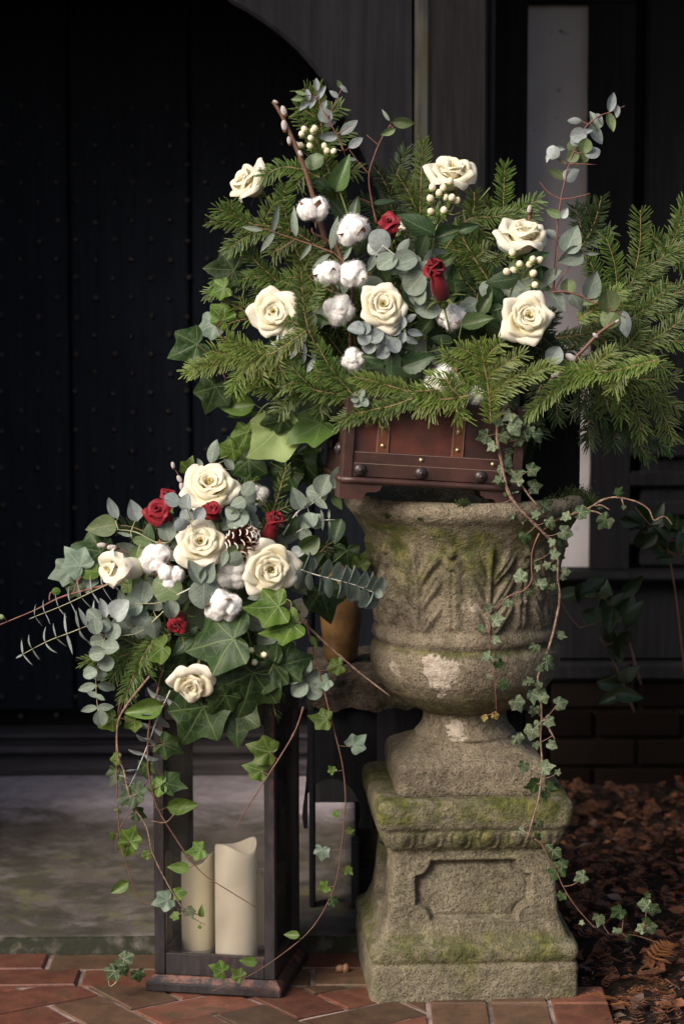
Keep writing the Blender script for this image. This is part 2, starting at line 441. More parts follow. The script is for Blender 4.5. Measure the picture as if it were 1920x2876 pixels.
    petal('rose_red_core', (.035, .002, .004), (.16, .004, .011), (.08, .002, .007), (.28, .006, .014), .2)
    def green(name, c0, c1, f=.25, rough=.45, spec=.4, trans=None, sat=1.0):
        k = Mt(name); n = k.noise(k.coord('Object'), 30, 4); r1 = k.rand()
        c = k.hsv(k.mix(k.ramp(n, .3, .7), c0, c1), k.math('ADD', .485, k.math('MULTIPLY', r1, .03)), sat, k.math('ADD', .75, k.math('MULTIPLY', r1, .5)))
        k.set(color=c, rough=rough, spec=spec).translucent(trans or k.hsv(c, .48, 1.1, 1.6), f); MAT[name] = k.m; return k
    green('sepal', (.09, .13, .03), (.16, .20, .06)); green('green_stem', (.12, .16, .04), (.20, .24, .08), .1)
    green('berry_calyx', (.10, .16, .03), (.20, .27, .07))
    k = Mt('berry'); k.set(color=k.mix(k.rand(), (.66, .58, .40), (.76, .70, .54)), rough=.35, sss=.3, spec=.4); k.b.inputs['Subsurface Radius'].default_value = (.01, .008, .004); MAT['berry'] = k.m
    # needles
    def needles(name, ca, cb, cc):
        k = Mt(name); r1 = k.island(); ro = k.rand()
        uv = k.sep(k.coord('UV'))
        c = k.mix(r1, ca, cb)
        c = k.mix(k.ramp(uv[1], .55, 1.0, 0, .55), c, cc)
        c = k.hsv(c, k.math('ADD', .488, k.math('MULTIPLY', ro, .024)), 1.0, k.math('ADD', .75, k.math('MULTIPLY', ro, .5)))
        k.set(color=c, rough=.5, spec=.28).translucent(k.hsv(c, .48, 1.1, 1.5), .2); MAT[name] = k.m
    needles('needle', (.026, .052, .010), (.078, .120, .022), (.13, .175, .04))
    needles('needle_young', (.058, .098, .016), (.140, .192, .036), (.22, .27, .075))
    needles('needle_dark', (.012, .027, .008), (.032, .056, .016), (.055, .085, .028))
    k = Mt('fir_twig'); n = k.noise(k.pos(), 160, 4); k.set(color=k.mix(n, (.10, .065, .03), (.26, .18, .085)), rough=.8).bump(n, .5, .002); MAT['fir_twig'] = k.m
    k = Mt('bark_brown'); n = k.noise(k.pos(), 190, 4); k.set(color=k.mix(n, (.055, .024, .014), (.16, .08, .05)), rough=.6).bump(n, .6, .002); MAT['bark_brown'] = k.m
    k = Mt('bark_vine'); n = k.noise(k.pos(), 150, 4); k.set(color=k.mix(k.ramp(n, .3, .7), (.10, .055, .038), (.27, .18, .13)), rough=.8).bump(n, .7, .003); MAT['bark_vine'] = k.m
    k = Mt('red_stem'); n = k.noise(k.pos(), 150, 3); k.set(color=k.mix(n, (.12, .045, .035), (.20, .085, .065)), rough=.6); MAT['red_stem'] = k.m
    k = Mt('pale_stem'); n = k.noise(k.pos(), 150, 3); k.set(color=k.mix(n, (.24, .24, .12), (.36, .35, .20)), rough=.6); MAT['pale_stem'] = k.m
    k = Mt('white_stem'); k.set(color=(.42, .42, .37), rough=.6); MAT['white_stem'] = k.m
    # leaves with UV x across, y along
    def leaf(name, ca, cb, vein, vf, back, f=.22, rough=.45, spec=.35, mott=0.0, nside=7, sheen=0):
        k = Mt(name); uv = k.sep(k.coord('UV')); n = k.noise(k.coord('Object'), 4.5, 5, .6); r1 = k.rand()
        ax = k.math('ABSOLUTE', k.math('SUBTRACT', uv[0], .5))
        mid = k.ramp(ax, .012, .035, 1, 0)
        fr = k.math('FRACT', k.math('SUBTRACT', k.math('MULTIPLY', uv[1], float(nside)), k.math('MULTIPLY', ax, 5.0)))
        side = k.ramp(k.math('ABSOLUTE', k.math('SUBTRACT', fr, .5)), .03, .10, .55, 0)
        v = k.math('MAXIMUM', mid, side)
        c = k.mix(k.ramp(n, .3, .7), ca, cb)
        if mott: c = k.mix(k.math('MULTIPLY', k.ramp(k.noise(k.coord('Object'), 38, 5, .7), .45, .62), mott), c, tuple(min(1, x * 1.7 + .02) for x in cb))
        c = k.mix(k.math('MULTIPLY', v, vf), c, vein)
        c = k.hsv(c, k.math('ADD', .49, k.math('MULTIPLY', r1, .02)), 1, k.math('ADD', .78, k.math('MULTIPLY', r1, .42)))
        bf = k.N.new('ShaderNodeNewGeometry').outputs['Backfacing']
        c = k.mix(k.math('MULTIPLY', bf, .8), c, back)
        k.set(color=c, rough=rough, spec=spec, sheen=sheen).bump(k.math('SUBTRACT', 1.0, v), .2, .002).translucent(k.hsv(c, .48, 1.15, 1.3), f); MAT[name] = k.m
    leaf('euc_grey', (.105, .14, .115), (.18, .22, .185), (.36, .38, .30), .5, (.17, .22, .20), .15, .65, .2, .35)
    leaf('euc_white', (.23, .27, .27), (.36, .40, .40), (.45, .46, .42), .35, (.26, .30, .30), .15, .7, .2, .3)
    leaf('euc_blue', (.15, .18, .185), (.24, .275, .28), (.36, .38, .38), .3, (.20, .235, .25), .15, .65, .2, .2)
    leaf('euc_green', (.085, .13, .055), (.14, .19, .09), (.26, .28, .15), .5, (.12, .17, .10), .22, .5, .3)
    leaf('leaf_dark', (.020, .042, .018), (.038, .070, .030), (.12, .17, .09), .6, (.075, .11, .06), .18, .42, .4)
    leaf('leaf_mid', (.042, .080, .026), (.075, .125, .042), (.17, .23, .10), .55, (.10, .14, .08), .22, .42, .4)
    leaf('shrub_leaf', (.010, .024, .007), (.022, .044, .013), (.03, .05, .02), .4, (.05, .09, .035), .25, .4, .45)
    leaf('bract', (.10, .045, .022), (.26, .13, .07), (.12, .05, .03), .5, (.22, .11, .06), .05, .7, .2)
    # ivy: uv is the leaf's own plane, petiole at (.5,.5)
    def ivy(name, ca, cb, vein, vf, back, web=0.0, spots=None, f=.2, rough=.46):
        k = Mt(name); uvn = k.coord('UV'); uv = k.sep(uvn)
        x = k.math('SUBTRACT', uv[0], .5); y = k.math('SUBTRACT', uv[1], .5); v = None
        nz = k.noise(k.coord('UV'), 6, 3)
        for a in (0, 52, -52, 112, -112):
            sa, ca_ = math.sin(R(a)), math.cos(R(a))
            perp = k.math('ABSOLUTE', k.math('ADD', k.math('SUBTRACT', k.math('MULTIPLY', x, ca_), k.math('MULTIPLY', y, sa)), k.math('MULTIPLY', k.math('SUBTRACT', nz, .5), .03)))
            along = k.math('ADD', k.math('MULTIPLY', x, sa), k.math('MULTIPLY', y, ca_))
            w = k.math('MULTIPLY', k.ramp(perp, .004, .012, 1, 0), k.ramp(along, 0, .01))
            w = k.math('MULTIPLY', w, k.ramp(along, .15, .5, 1, .55))
            v = w if v is None else k.math('MAXIMUM', v, w)
        e = k.ramp(k.vor(k.coord('UV'), 11.0, 'DISTANCE_TO_EDGE'), .01, .06, 1, 0)
        n = k.noise(uvn, 5, 5, .6)
        v2 = k.math('MAXIMUM', v, k.math('MULTIPLY', e, web))
        c = k.mix(k.ramp(n, .3, .7), ca, cb)
        c = k.mix(k.math('MULTIPLY', v2, vf), c, vein)
        if spots: 
            c = k.mix(k.ramp(k.vor(uvn, 3.2), .05, .09, .9, 0), c, spots)
        r1 = k.rand()
        c = k.hsv(c, k.math('ADD', .49, k.math('MULTIPLY', r1, .02)), 1, k.math('ADD', .75, k.math('MULTIPLY', r1, .5)))
        bf = k.N.new('ShaderNodeNewGeometry').outputs['Backfacing']
        c = k.mix(bf, c, back)
        k.set(color=c, rough=rough, spec=.25).bump(k.math('SUBTRACT', 1.0, v2), .25, .003).translucent(k.hsv(c, .48, 1.2, 1.5), f); MAT[name] = k.m
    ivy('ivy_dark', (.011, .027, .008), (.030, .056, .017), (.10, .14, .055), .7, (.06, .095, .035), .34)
    ivy('ivy_green', (.036, .072, .010), (.085, .140, .024), (.20, .26, .10), .65, (.10, .15, .045), .3, f=.28)
    ivy('ivy_spotted', (.045, .10, .018), (.08, .145, .03), (.14, .2, .07), .5, (.12, .18, .055), .1, spots=(.20, .10, .05), f=.28)
    ivy('ivy_pale', (.17, .24, .085), (.24, .31, .12), (.28, .34, .16), .5, (.17, .23, .09), .05, f=.2, rough=.55)
    ivy('ivy_grey', (.10, .15, .115), (.17, .23, .18), (.28, .33, .26), .6, (.13, .17, .12), .2, rough=.45)
    ivy('ivy_veined', (.024, .046, .018), (.046, .076, .032), (.27, .30, .21), .75, (.10, .13, .07), .5, rough=.45)
    ivy('ivy_veined_pale', (.06, .09, .045), (.11, .15, .08), (.36, .39, .29), .75, (.18, .22, .14), .5, rough=.5)
    ivy('ivy_yellow', (.26, .21, .06), (.34, .28, .10), (.3, .26, .12), .5, (.3, .25, .12), .2)
    # cotton, willow, cone
    k = Mt('cotton'); n = k.noise(k.coord('Object'), 14, 5, .7)
    k.set(color=k.mix(n, (.80, .78, .77), (.88, .87, .86)), rough=1, spec=0, sss=.35, sheen=.5).bump(k.noise(k.coord('Object'), 30, 6, .75), .5, .006); k.b.inputs['Subsurface Radius'].default_value = (.012, .011, .010); MAT['cotton'] = k.m
    k = Mt('cotton_fuzz'); k.set(color=(.86, .85, .84), rough=1, spec=0).translucent((.85, .85, .85), .5); MAT['cotton_fuzz'] = k.m
    k = Mt('catkin'); n = k.noise(k.coord('Object'), 60, 5); k.set(color=k.mix(n, (.30, .25, .24), (.58, .53, .52)), rough=1, sheen=.6).bump(n, .6, .003); MAT['catkin'] = k.m
    k = Mt('cone_scale'); uv = k.sep(k.coord('UV')); nn = k.noise(k.coord('UV'), 5, 4)
    rim = k.ramp(k.math('ADD', uv[1], k.math('MULTIPLY', k.math('SUBTRACT', nn, .5), .3)), .90, .97)
    k.set(color=k.mix(rim, k.mix(uv[1], (.06, .022, .012), (.20, .075, .04)), (.74, .70, .66)), rough=.6); MAT['cone_scale'] = k.m
    k = Mt('moss_shade_tuft'); k.set(color=k.mix(k.island(), (.012, .022, .005), (.05, .075, .016)), rough=.9).translucent((.05, .08, .016), .15); MAT['moss_shade_tuft'] = k.m  # moss colour kept very dark to double as shade on the rim
    k = Mt('hedge_leaf'); k.set(color=k.mix(k.island(), (.012, .03, .01), (.035, .06, .02)), rough=.6); MAT['hedge_leaf'] = k.m
build_mats()
def _flat():
    k = Mt('ivy_flat'); uv = k.sep(k.coord('UV')); n = k.noise(k.coord('Object'), 4, 5); ax = k.math('ABSOLUTE', k.math('SUBTRACT', uv[0], .5))
    c = k.mix(k.ramp(n, .3, .7), (.065, .12, .022), (.11, .18, .04)); c = k.mix(k.ramp(ax, .01, .035, .5, 0), c, (.2, .26, .1))
    c = k.hsv(c, .5, 1, k.math('ADD', .75, k.math('MULTIPLY', k.rand(), .45)))
    k.set(color=c, rough=.42, spec=.4).translucent(k.hsv(c, .48, 1.2, 1.5), .28); MAT['ivy_flat'] = k.m
_flat()
# ------------------------------------------------------------------ ground, paving, step
def struct(o): o['kind'] = 'structure'; return o
def zz(py, Y): return P(960, py, Y).z

def poly_grid(x0, x1, y0, y1, nx, ny, f):
    V, F = [], []
    for j in range(ny + 1):
        for i in range(nx + 1):
            x = x0 + (x1 - x0) * i / nx; y = y0 + (y1 - y0) * j / ny
            V.append(Vector((x, y, f(x, y))))
    for j in range(ny):
        for i in range(nx):
            a = j * (nx + 1) + i; F.append((a, a + 1, a + nx + 2, a + nx + 1))
    return V, F
V, F = poly_grid(-40, 40, -40, 40, 4, 4, lambda x, y: -0.045)
struct(obj('ground', V, F, MAT['soil']))
def soil_h(x, y):
    e = min(max((x - .44) / .08, 0), 1)
    return -.028 + e * (.012 + .020 * noise.noise(Vector((x * 7, y * 7, 1))) + .010 * noise.noise(Vector((x * 23, y * 23, 4))))
V, F = poly_grid(.40, 2.2, -1.2, 1.72, 90, 130, soil_h)
struct(obj('soil_bed', V, F, MAT['soil']))

# mortar bed and bricks
PAVE = bpy.data.objects.new('brick_paving', None); COL.objects.link(PAVE); struct(PAVE)
V, F = poly_grid(-1.6, .425, -1.2, .40, 60, 50, lambda x, y: -.0045 + .0022 * noise.noise(Vector((x * 30, y * 30, 0))))
obj('mortar_bed', V, F, MAT['mortar'], PAVE)
def clip(poly, a, b, c):            # keep a*x + b*y <= c
    out = []
    for i in range(len(poly)):
        p, q = poly[i], poly[(i + 1) % len(poly)]
        dp = a * p[0] + b * p[1] - c; dq = a * q[0] + b * q[1] - c
        if dp <= 0: out.append(p)
        if dp * dq < 0:
            t = dp / (dp - dq); out.append((p[0] + (q[0] - p[0]) * t, p[1] + (q[1] - p[1]) * t))
    return out
def area(p): return .5 * abs(sum(p[i][0] * p[(i + 1) % len(p)][1] - p[(i + 1) % len(p)][0] * p[i][1] for i in range(len(p))))
brng = random.Random(3)
def brick(poly):
    if len(poly) < 3 or area(poly) < .0012: return
    cx = sum(p[0] for p in poly) / len(poly); cy = sum(p[1] for p in poly) / len(poly)
    z = brng.uniform(-.0022, .0022); tx = brng.uniform(-.012, .012); ty = brng.uniform(-.012, .012); n = len(poly); V, F = [], []
    for (sh, zc) in ((1.0, -.03), (1.0, -.003), (.955, 0.0)):
        for (x, y) in poly:
            dx, dy = x - cx, y - cy
            if sh < 1:
                l = math.hypot(dx, dy); s = max(0, (l - .0045) / l)
            else: s = 1
            V.append(Vector((dx * s, dy * s, zc + z + (dx * tx + dy * ty))))
    for r in range(2):
        for i in range(n):
            j = (i + 1) % n; F.append((r * n + i, r * n + j, (r + 1) * n + j, (r + 1) * n + i))
    F.append(tuple(2 * n + i for i in range(n)))
    obj('brick', V, F, MAT['brick_brown'] if brng.random() < .38 else MAT['brick'], PAVE, M=Matrix.Translation((cx, cy, 0)), smooth=False)
BL, BW, J = .215, .1025, .009
for row, (y0, off) in enumerate(((.0625, .13), (-.049, -.02), (.1735, .12), (.2835, .02))):
    x = -1.6 + off if row < 2 else .035 + off - .13
    while x < .40:
        y1 = y0 + (.098 if row == 0 else .1025)
        if x + BL < .06 and row > 1: x += BL + J; continue
        s = brng.uniform(-.002, .002)
        brick([(x, y0 + s), (min(x + BL, .41), y0 + s), (min(x + BL, .41), y1 + s), (x, y1 + s)]); x += BL + J
for k in range(-1, 3):
    for i in range(3):
        x = .165 + i * .1135; y = -.385 - k * .224; y1 = min(y + BL, -.058)
        brick([(x, y), (x + .1045, y), (x + .1045, y1), (x, y1)])
c45, s45 = math.cos(R(34)), math.sin(R(34))
U = BW + J
for i in range(-16, 18):
    for j in range(-16, 18):
        for kind in (0, 1):
            if kind: continue
            m4 = (i - j) % 4
            if m4 == 0: x0, x1, y0, y1 = i * U, (i + 2) * U - J, j * U, (j + 1) * U - J
            elif m4 == 2: x0, x1, y0, y1 = i * U, (i + 1) * U - J, (j - 1) * U, (j + 1) * U - J
            else: continue
            q = [(x0, y0), (x1, y0), (x1, y1), (x0, y1)]
            q = [(a * c45 - b * s45 - .05, a * s45 + b * c45 - .5) for a, b in q]
            for a, b, c in ((0, 1, -.058), (0, -1, 1.0), (-1, 0, 1.5), (1, 0, .155)):
                q = clip(q, a, b, c)
                if len(q) < 3: break
            if len(q) >= 3: brick(q)

# stone step in front of the door
V, F = [], []
nx, ny = 60, 50; SX0, SX1, SY0, SY1, SZ = -2.2, .03, .165, 1.64, .032
for j in range(ny + 3):
    for i in range(nx + 1):
        x = SX0 + (SX1 - SX0) * i / nx
        yy = SY0 + (SY1 - SY0) * max(j - 2, 0) / ny
        z = SZ + .003 * noise.noise(Vector((x * 5, yy * 9, 0)))
        wob = .004 * noise.noise(Vector((x * 11, 3, 0))) + .002 * noise.noise(Vector((x * 45, 3, 0)))
        if j == 0: z, yy = -.03, SY0 + wob
        elif j == 1: z, yy = z - .006, SY0 + wob
        elif j == 2: yy = SY0 + .006 + wob
        V.append(Vector((x, yy, z)))
for j in range(ny + 2):
    for i in range(nx):
        a = j * (nx + 1) + i; F.append((a, a + 1, a + nx + 2, a + nx + 1))
n0 = len(V)
for j in range(2, ny + 3): V.append(Vector((SX1, V[j * (nx + 1) + nx].y, -.05)))
for j in range(2, ny + 2): F.append((j * (nx + 1) + nx, n0 + j - 2, n0 + j - 1, (j + 1) * (nx + 1) + nx))
struct(obj('stone_step', V, F, MAT['slab_stone']))

# ------------------------------------------------------------------ timber framed house behind
YD, YW, YF = 1.84, 1.75, 1.0        # door plane, wall plane, porch frame plane
HOUSE = thing('house', 'dark timber-framed house wall behind the urn with studded door and grey plaster panel', 'house', (0, YW, 0))
door = link('door', None, HOUSE, Matrix.Identity(4))
xs = [P(px, 1500, YD).x for px in (-480, -130, 205, 540, 880, 1230)]
for a, b in zip(xs[:-1], xs[1:]):
    box_obj('plank', (a + .0035, b - .0035, YD, YD + .05, .16, 2.6), MAT['door_timber'], door, .006)
box_obj('backing', (xs[0], xs[-1], YD + .052, YD + .08, .10, 2.7), MAT['black_timber'], door)
Vs, Fs = [], []
dome(Vs, Fs, (0, 0, 0), .0088, .0095, (0, -1, 0), 8, 3)
stud_me = make_mesh('stud', Vs, Fs, MAT['iron_stud'])
k = 0
for c in range(-1, 22):
    px = 58 + 52.3 * c
    for r in range(0, 26):
        py = 300 + 107 * r + (53 if c % 2 else 0)
        if py > 2030 or px > 1130 or k >= 296: continue
        p = P(px + rnd(-4, 4), py + rnd(-4, 4), YD - .001)
        o = link('stud', stud_me, door, Matrix.Translation(p - Vector((0, YW, 0)))); k += 1
def part(name, ext, mat, bev=.006, parent=None):
    return box_obj(name, ext, MAT[mat], parent or HOUSE, bev)
def X(px, Y): return (px - 960) / pxm(Y, 1.0)
# sill timbers under the door
part('sill', (-2.3, .30, 1.66, YD + .1, .02, zz(2137, 1.66)), 'sill_timber', .010)
part('sill', (-2.3, .30, 1.70, YD + .1, zz(2137, 1.66) + .002, zz(2098, 1.70)), 'sill_timber', .014)
part('sill', (-2.3, .30, 1.775, YD + .1, zz(2098, 1.70) + .002, zz(2062, 1.775)), 'sill_timber', .016)
# posts, plaster panel, rails to the right of the door
part('timber_post', (.13, X(1470, YW), YW - .057, YW + .12, -.05, 2.9), 'black_timber', .012)
pxl, pxr = X(1474, YW), X(1652, YW)
V, F = poly_grid(0, 1, 0, 1, 14, 60, lambda x, y: 0)
def plas(v):
    u, w = v.x, v.y
    z0, z1 = zz(1594, YW), zz(14, YW)
    xr = X(1640 + 18 * min(max((.75 - w) / .3, 0), 1), YW) + .002 * noise.noise(Vector((0, w * 30, 0)))
    x = pxl + (xr - pxl) * u
    return Vector((x, YW + .01 + .002 * noise.noise(Vector((x * 20, w * 30, 0))), z0 + (z1 - z0) * w))
obj('plaster_panel', [plas(v) for v in V], F, MAT['plaster'], HOUSE)
part('plaster_panel', (X(1700, YW), X(2100, YW), YW + .07, YW + .1, zz(1594, YW), 2.9), 'black_timber')
V, F = [], []
zb = zz(1594, YW)
pr = [(1640, 2.9), (1641, 1.6), (1642, 1.35), (1650, 1.22), (1659, 1.05), (1658, zb)]
for (px, z) in pr: V += [Vector((X(px, YW), YW - .02, z)), Vector((X(1768, YW), YW - .02, z)), Vector((X(1768, YW), YW + .1, z)), Vector((X(px, YW), YW + .1, z))]
for i in range(len(pr) - 1):
    for k in range(4): F.append((i * 4 + k, i * 4 + (k + 1) % 4, i * 4 + 4 + (k + 1) % 4, i * 4 + 4 + k)[::-1])
obj('timber_post', V, F, MAT['black_timber'], HOUSE, smooth=False)
part('timber_post', (X(1800, YW), 1.9, YW - .01, YW + .1, zb, 2.9), 'black_timber', .01)
for k in range(5): part('louvre', (X(1768, YW) + .001, X(1800, YW) + .4, YW - .03, YW - .012, zb + .06 + k * .075, zb + .10 + k * .075), 'black_timber', .006)
part('rail', (pxl - .05, X(1768, YW), YW - .03, YW + .12, zz(14, YW) + .002, 2.9), 'black_timber')
part('rail', (X(1400, YW), 1.9, YW - .075, YW + .12, zz(1640, YW - .075), zb - .002), 'post_timber', .012)
part('panel', (.13, 1.9, YW - .02, YW + .1, zz(1850, YW), zz(1640, YW - .075) - .002), 'black_timber')
part('rail', (.13, 1.9, YW - .05, YW + .1, zz(1905, YW) , zz(1850, YW) - .002), 'black_timber', .01)
base = link('brick_plinth', None, HOUSE, Matrix.Identity(4))
zt = zz(1905, YW) - .004
V, F = [], []; box(V, F, .31, 1.9, YW - .015, YW + .1, -.05, zt - .004, 0)
obj('mortar_core', V, F, MAT['soil'], base, smooth=False)
r = 0; z = zt - .067
while z > -.06:
    x = .31 - (.11 if r % 2 else 0)
    while x < 1.9:
        V, F = [], []; a, b = max(x, .31), min(x + BL, 1.9)
        box(V, F, -(b - a) / 2, (b - a) / 2, -.01, .02, -.0325, .0325, .004)
        link('brick', make_mesh('brick', V, F, MAT['wall_brick'], smooth=False), base, Matrix.Translation(((a + b) / 2, YW - .022 + rnd(-.003, .003) - YW, z + .0325)))
        x += BL + .01
    z -= .075; r += 1

# porch: post, arched brace, roof that shades the door
PORCH = thing('porch', 'dark weathered timber porch post with an arched brace above the flowers', 'porch', (X(1265, YF), YF, 0))
pl, prr = P(1200, 400, YF).x, P(1368, 400, YF).x
box_obj('post', (pl, prr, YF + .002, YF + .16, -.05, 2.35), MAT['post_timber'], PORCH, .006)
box_obj('post_edge', (P(1163, 400, YF).x, pl + .006, YF - .006, YF + .13, -.05, 2.35), MAT['edge_timber'], PORCH, .007)
box_obj('post_side', (prr - .002, P(1391, 400, YF).x, YF + .028, YF + .19, -.05, 2.35), MAT['black_timber'], PORCH, .004)
arch = [(600, -60), (640, 0), (700, 37), (760, 78), (815, 122), (865, 175), (910, 232), (948, 292), (990, 370), (1040, 480), (1085, 600), (1125, 730), (1150, 850)]
V, F = [], []
sp = [P(x, y, YF) for x, y in arch]
sp = [Vector((-2.2, YF, 2.02)), Vector((-1.2, YF, 2.03)), Vector((-.6, YF, 2.02))] + smooth_path(sp, 4)
xr, zt = P(1160, 400, YF).x, 2.35
def top(p): return Vector((p.x, 0, zt)) if p.z > 1.2 else p
n = len(sp)
for i, p in enumerate(sp):
    u = Vector((min(p.x + .0, xr), YF, zt))
    q = Vector((xr, YF, p.z)) if False else u
    V += [Vector((p.x, YF + .012, p.z)), Vector((p.x + .006, YF + .005, p.z + .006)), Vector((p.x, YF + .005, zt)), Vector((p.x, YF + .10, p.z)), Vector((p.x, YF + .10, zt))]
for i in range(n - 1):
    a, b = i * 5, i * 5 + 5
    F += [(a, b, b + 1, a + 1), (a + 1, b + 1, b + 2, a + 2), (a, a + 3, b + 3, b), (a + 3, a + 4, b + 4, b + 3)]
obj('arch_brace', V, F, MAT['brace_timber'], PORCH, smooth=False)
PB = []
for i in range(9):
    y = .72 + i * .14
    box_obj('roof_board', (-2.3, 1.2, y, y + .136, 2.36, 2.385), MAT['black_timber'], PORCH, .003)
for i in range(10): box_obj('added_shade_board', (-1.29, -1.25, .30 + i * .155, .30 + i * .155 + .152, 0, 2.355), MAT['black_timber'], PORCH, .003)  # flank wall added out of view to shade the step and background

# carved bench with a stone ledge behind lantern and urn
BENCH = thing('bench', 'dark bench with rounded cut-out side between the lantern and the urn', 'bench', (.05, .45, .03))
zt0, zt1 = zz(1992, .37), zz(1884, .37)
V, F = poly_grid(0, 1, 0, 1, 50, 26, lambda x, y: 0)
def seat(v):
    x = X(858, .37) + v.x * .46
    s = v.y
    if s < .3: y, z = .37 + .006 * noise.noise(Vector((x * 30, s * 20, 0))), zt0 + (zt1 - zt0) * (s / .3)
    else: y, z = .37 + (s - .3) / .7 * .3, zt1
    w = noise.noise(Vector((x * 22, y * 22, z * 22)))
    return Vector((x, y + .008 * w, z + .010 * w + .006 * noise.noise(Vector((x * 60, y * 60, z * 60)))))
obj('seat_slab', [seat(v) for v in V], F, MAT['bench_stone'] if 'bench_stone' in MAT else stone('bench_stone', (.085, .068, .05), (.025, .021, .017), MOSS, .08), BENCH)
# side board with the round opening: outline ring
V, F = [], []
cx0, cz0 = X(930, .39), zz(2290, .39)
ring = []
for i in range(41):
    a = R(200 - i * 220 / 40)
    ring.append((cx0 + .060 * math.cos(a), cz0 + .078 * math.sin(a)))
out = []
for (x, z) in ring:
    out.append((min(max(cx0 + (x - cx0) * 4, X(862, .39)), X(1060, .39)), min(cz0 + max((z - cz0) * 4, z - cz0), zt0 - .004)))
for (a, b) in zip(ring, out):
    V += [Vector((a[0], .385, a[1])), Vector((b[0], .385, b[1])), Vector((a[0], .425, a[1])), Vector((b[0], .425, b[1]))]
for i in range(40):
    q, s = i * 4, i * 4 + 4
    F += [(q, q + 1, s + 1, s), (q + 2, s + 2, s + 3, q + 3), (q, s, s + 2, q + 2)]
obj('apron', V, F, MAT['black_timber'], BENCH, smooth=False)
box_obj('leg', (X(866, .39), X(884, .39), .384, .43, .033, zt0 - .003), MAT['black_timber'], BENCH)
box_obj('leg', (X(986, .39), X(1010, .39), .380, .43, .033, zz(2360, .39)), MAT['black_timber'], BENCH)
box_obj('leg', (.33, .37, .39, .43, .0, zt0 - .003), MAT['black_timber'], BENCH)
box_obj('back_board', (X(870, .6), .36, .62, .66, .2, zt0 - .003), MAT['black_timber'], BENCH)
# golden vase standing on the bench
vx, vz0 = X(957, .47), zt1 + .004
s = 1 / pxm(.47, .6)
V, F = [], []
prof = [(40, 0), (46, 10), (52, 60), (58, 120), (60, 170), (52, 215), (40, 245), (34, 262), (38, 275), (35, 275), (30, 262)]
lathe(V, F, [(r * s, vz0 + z * s) for r, z in prof], vx, .47, 28)
o = obj('vase', V, F, MAT['gold_vase']); tag(o, 'golden vase on the dark bench, half hidden behind an ivy leaf', 'vase')
# ------------------------------------------------------------------ stone urn on its plinth
AX, AY, TH = .236, .054, R(4)
def ringdirs(M):
    d = []
    for s in range(4):
        for i in range(M):
            t = math.tan((-1 + 2 * i / M) * math.pi / 4)
            p = ((t, -1), (1, t), (-t, 1), (-1, -t))[s]
            d.append((p[0], p[1], s, t))
    return np.array(d)
def resample(prof, step):
    out = []
    for i in range(len(prof) - 1):
        a, b = np.array(prof[i], float), np.array(prof[i + 1], float)
        n = max(1, int(math.ceil(math.hypot(b[0] - a[0], b[1] - a[1]) / step)))
        for k in range(n): out.append(a + (b - a) * k / n)
    out.append(np.array(prof[-1], float)); return np.array(out)
def smooth_prof(prof, it=3):
    p = np.array(prof)
    for _ in range(it):
        q = p.copy(); q[1:-1] = .25 * p[:-2] + .5 * p[1:-1] + .25 * p[2:]; p = q
    return p
def sweep(name, prof, M, disp, mat, parent, rough=.0022, closed=(True, True)):
    """prof rows: half size, z, squareness exponent"""
    D = ringdirs(M); m = len(prof); K = 4 * M
    half = prof[:, 0][:, None]; z = prof[:, 1][:, None]; n = prof[:, 2][:, None]
    ax, ay = np.abs(D[:, 0])[None], np.abs(D[:, 1])[None]
    nrm = (ax ** n + ay ** n) ** (1 / n)
    ux, uy = D[:, 0][None] / nrm, D[:, 1][None] / nrm
    x, y = ux * half, uy * half
    h = disp(x, y, np.broadcast_to(z, x.shape), D, half, np.arctan2(y, x))
    dz = np.gradient(prof[:, 1]); dr = np.gradient(prof[:, 0]); L = np.hypot(dz, dr) + 1e-9
    nz = (-dr / L)[:, None]; nr = (dz / L)[:, None]
    l = np.hypot(x, y) + 1e-9
    sq = np.clip((n - 2) / 8, 0, 1)
    sx = np.where(D[:, 2] == 1, 1, np.where(D[:, 2] == 3, -1, 0))[None]; sy = np.where(D[:, 2] == 2, 1, np.where(D[:, 2] == 0, -1, 0))[None]
    ox = (x / l) * (1 - sq) + sx * sq; oy = (y / l) * (1 - sq) + sy * sq
    V = []
    c, s = math.cos(TH), math.sin(TH)
    X3 = x + ox * h * nr; Y3 = y + oy * h * nr; Z3 = z + nz * h
    for i in range(m):
        for k in range(K):
            v = Vector((X3[i, k] * c - Y3[i, k] * s + AX, X3[i, k] * s + Y3[i, k] * c + AY, Z3[i, k]))
            w = noise.noise(v * 38) * .7 + noise.noise(v * 110) * .6 + noise.noise(v * 11) * .8
            a = rough * w
            v.x += (ox[i, k] * c - oy[i, k] * s) * a * nr[i, 0]; v.y += (ox[i, k] * s + oy[i, k] * c) * a * nr[i, 0]; v.z += nz[i, 0] * a
            V.append(v)
    idx = np.arange(m * K).reshape(m, K)
    a = idx[:-1]; b = np.roll(idx, -1, 1)[:-1]; cc = np.roll(idx, -1, 1)[1:]; d = idx[1:]
    F = [tuple(q) for q in np.stack([a, b, cc, d], -1).reshape(-1, 4).tolist()]
    if closed[0]: F.append(tuple(range(K))[::-1])
    if closed[1]: F.append(tuple(range((m - 1) * K, m * K)))
    return obj(name, V, F, mat, parent)
def sst(a, b, x):
    t = np.clip((x - a) / (b - a), 0, 1); return t * t * (3 - 2 * t)

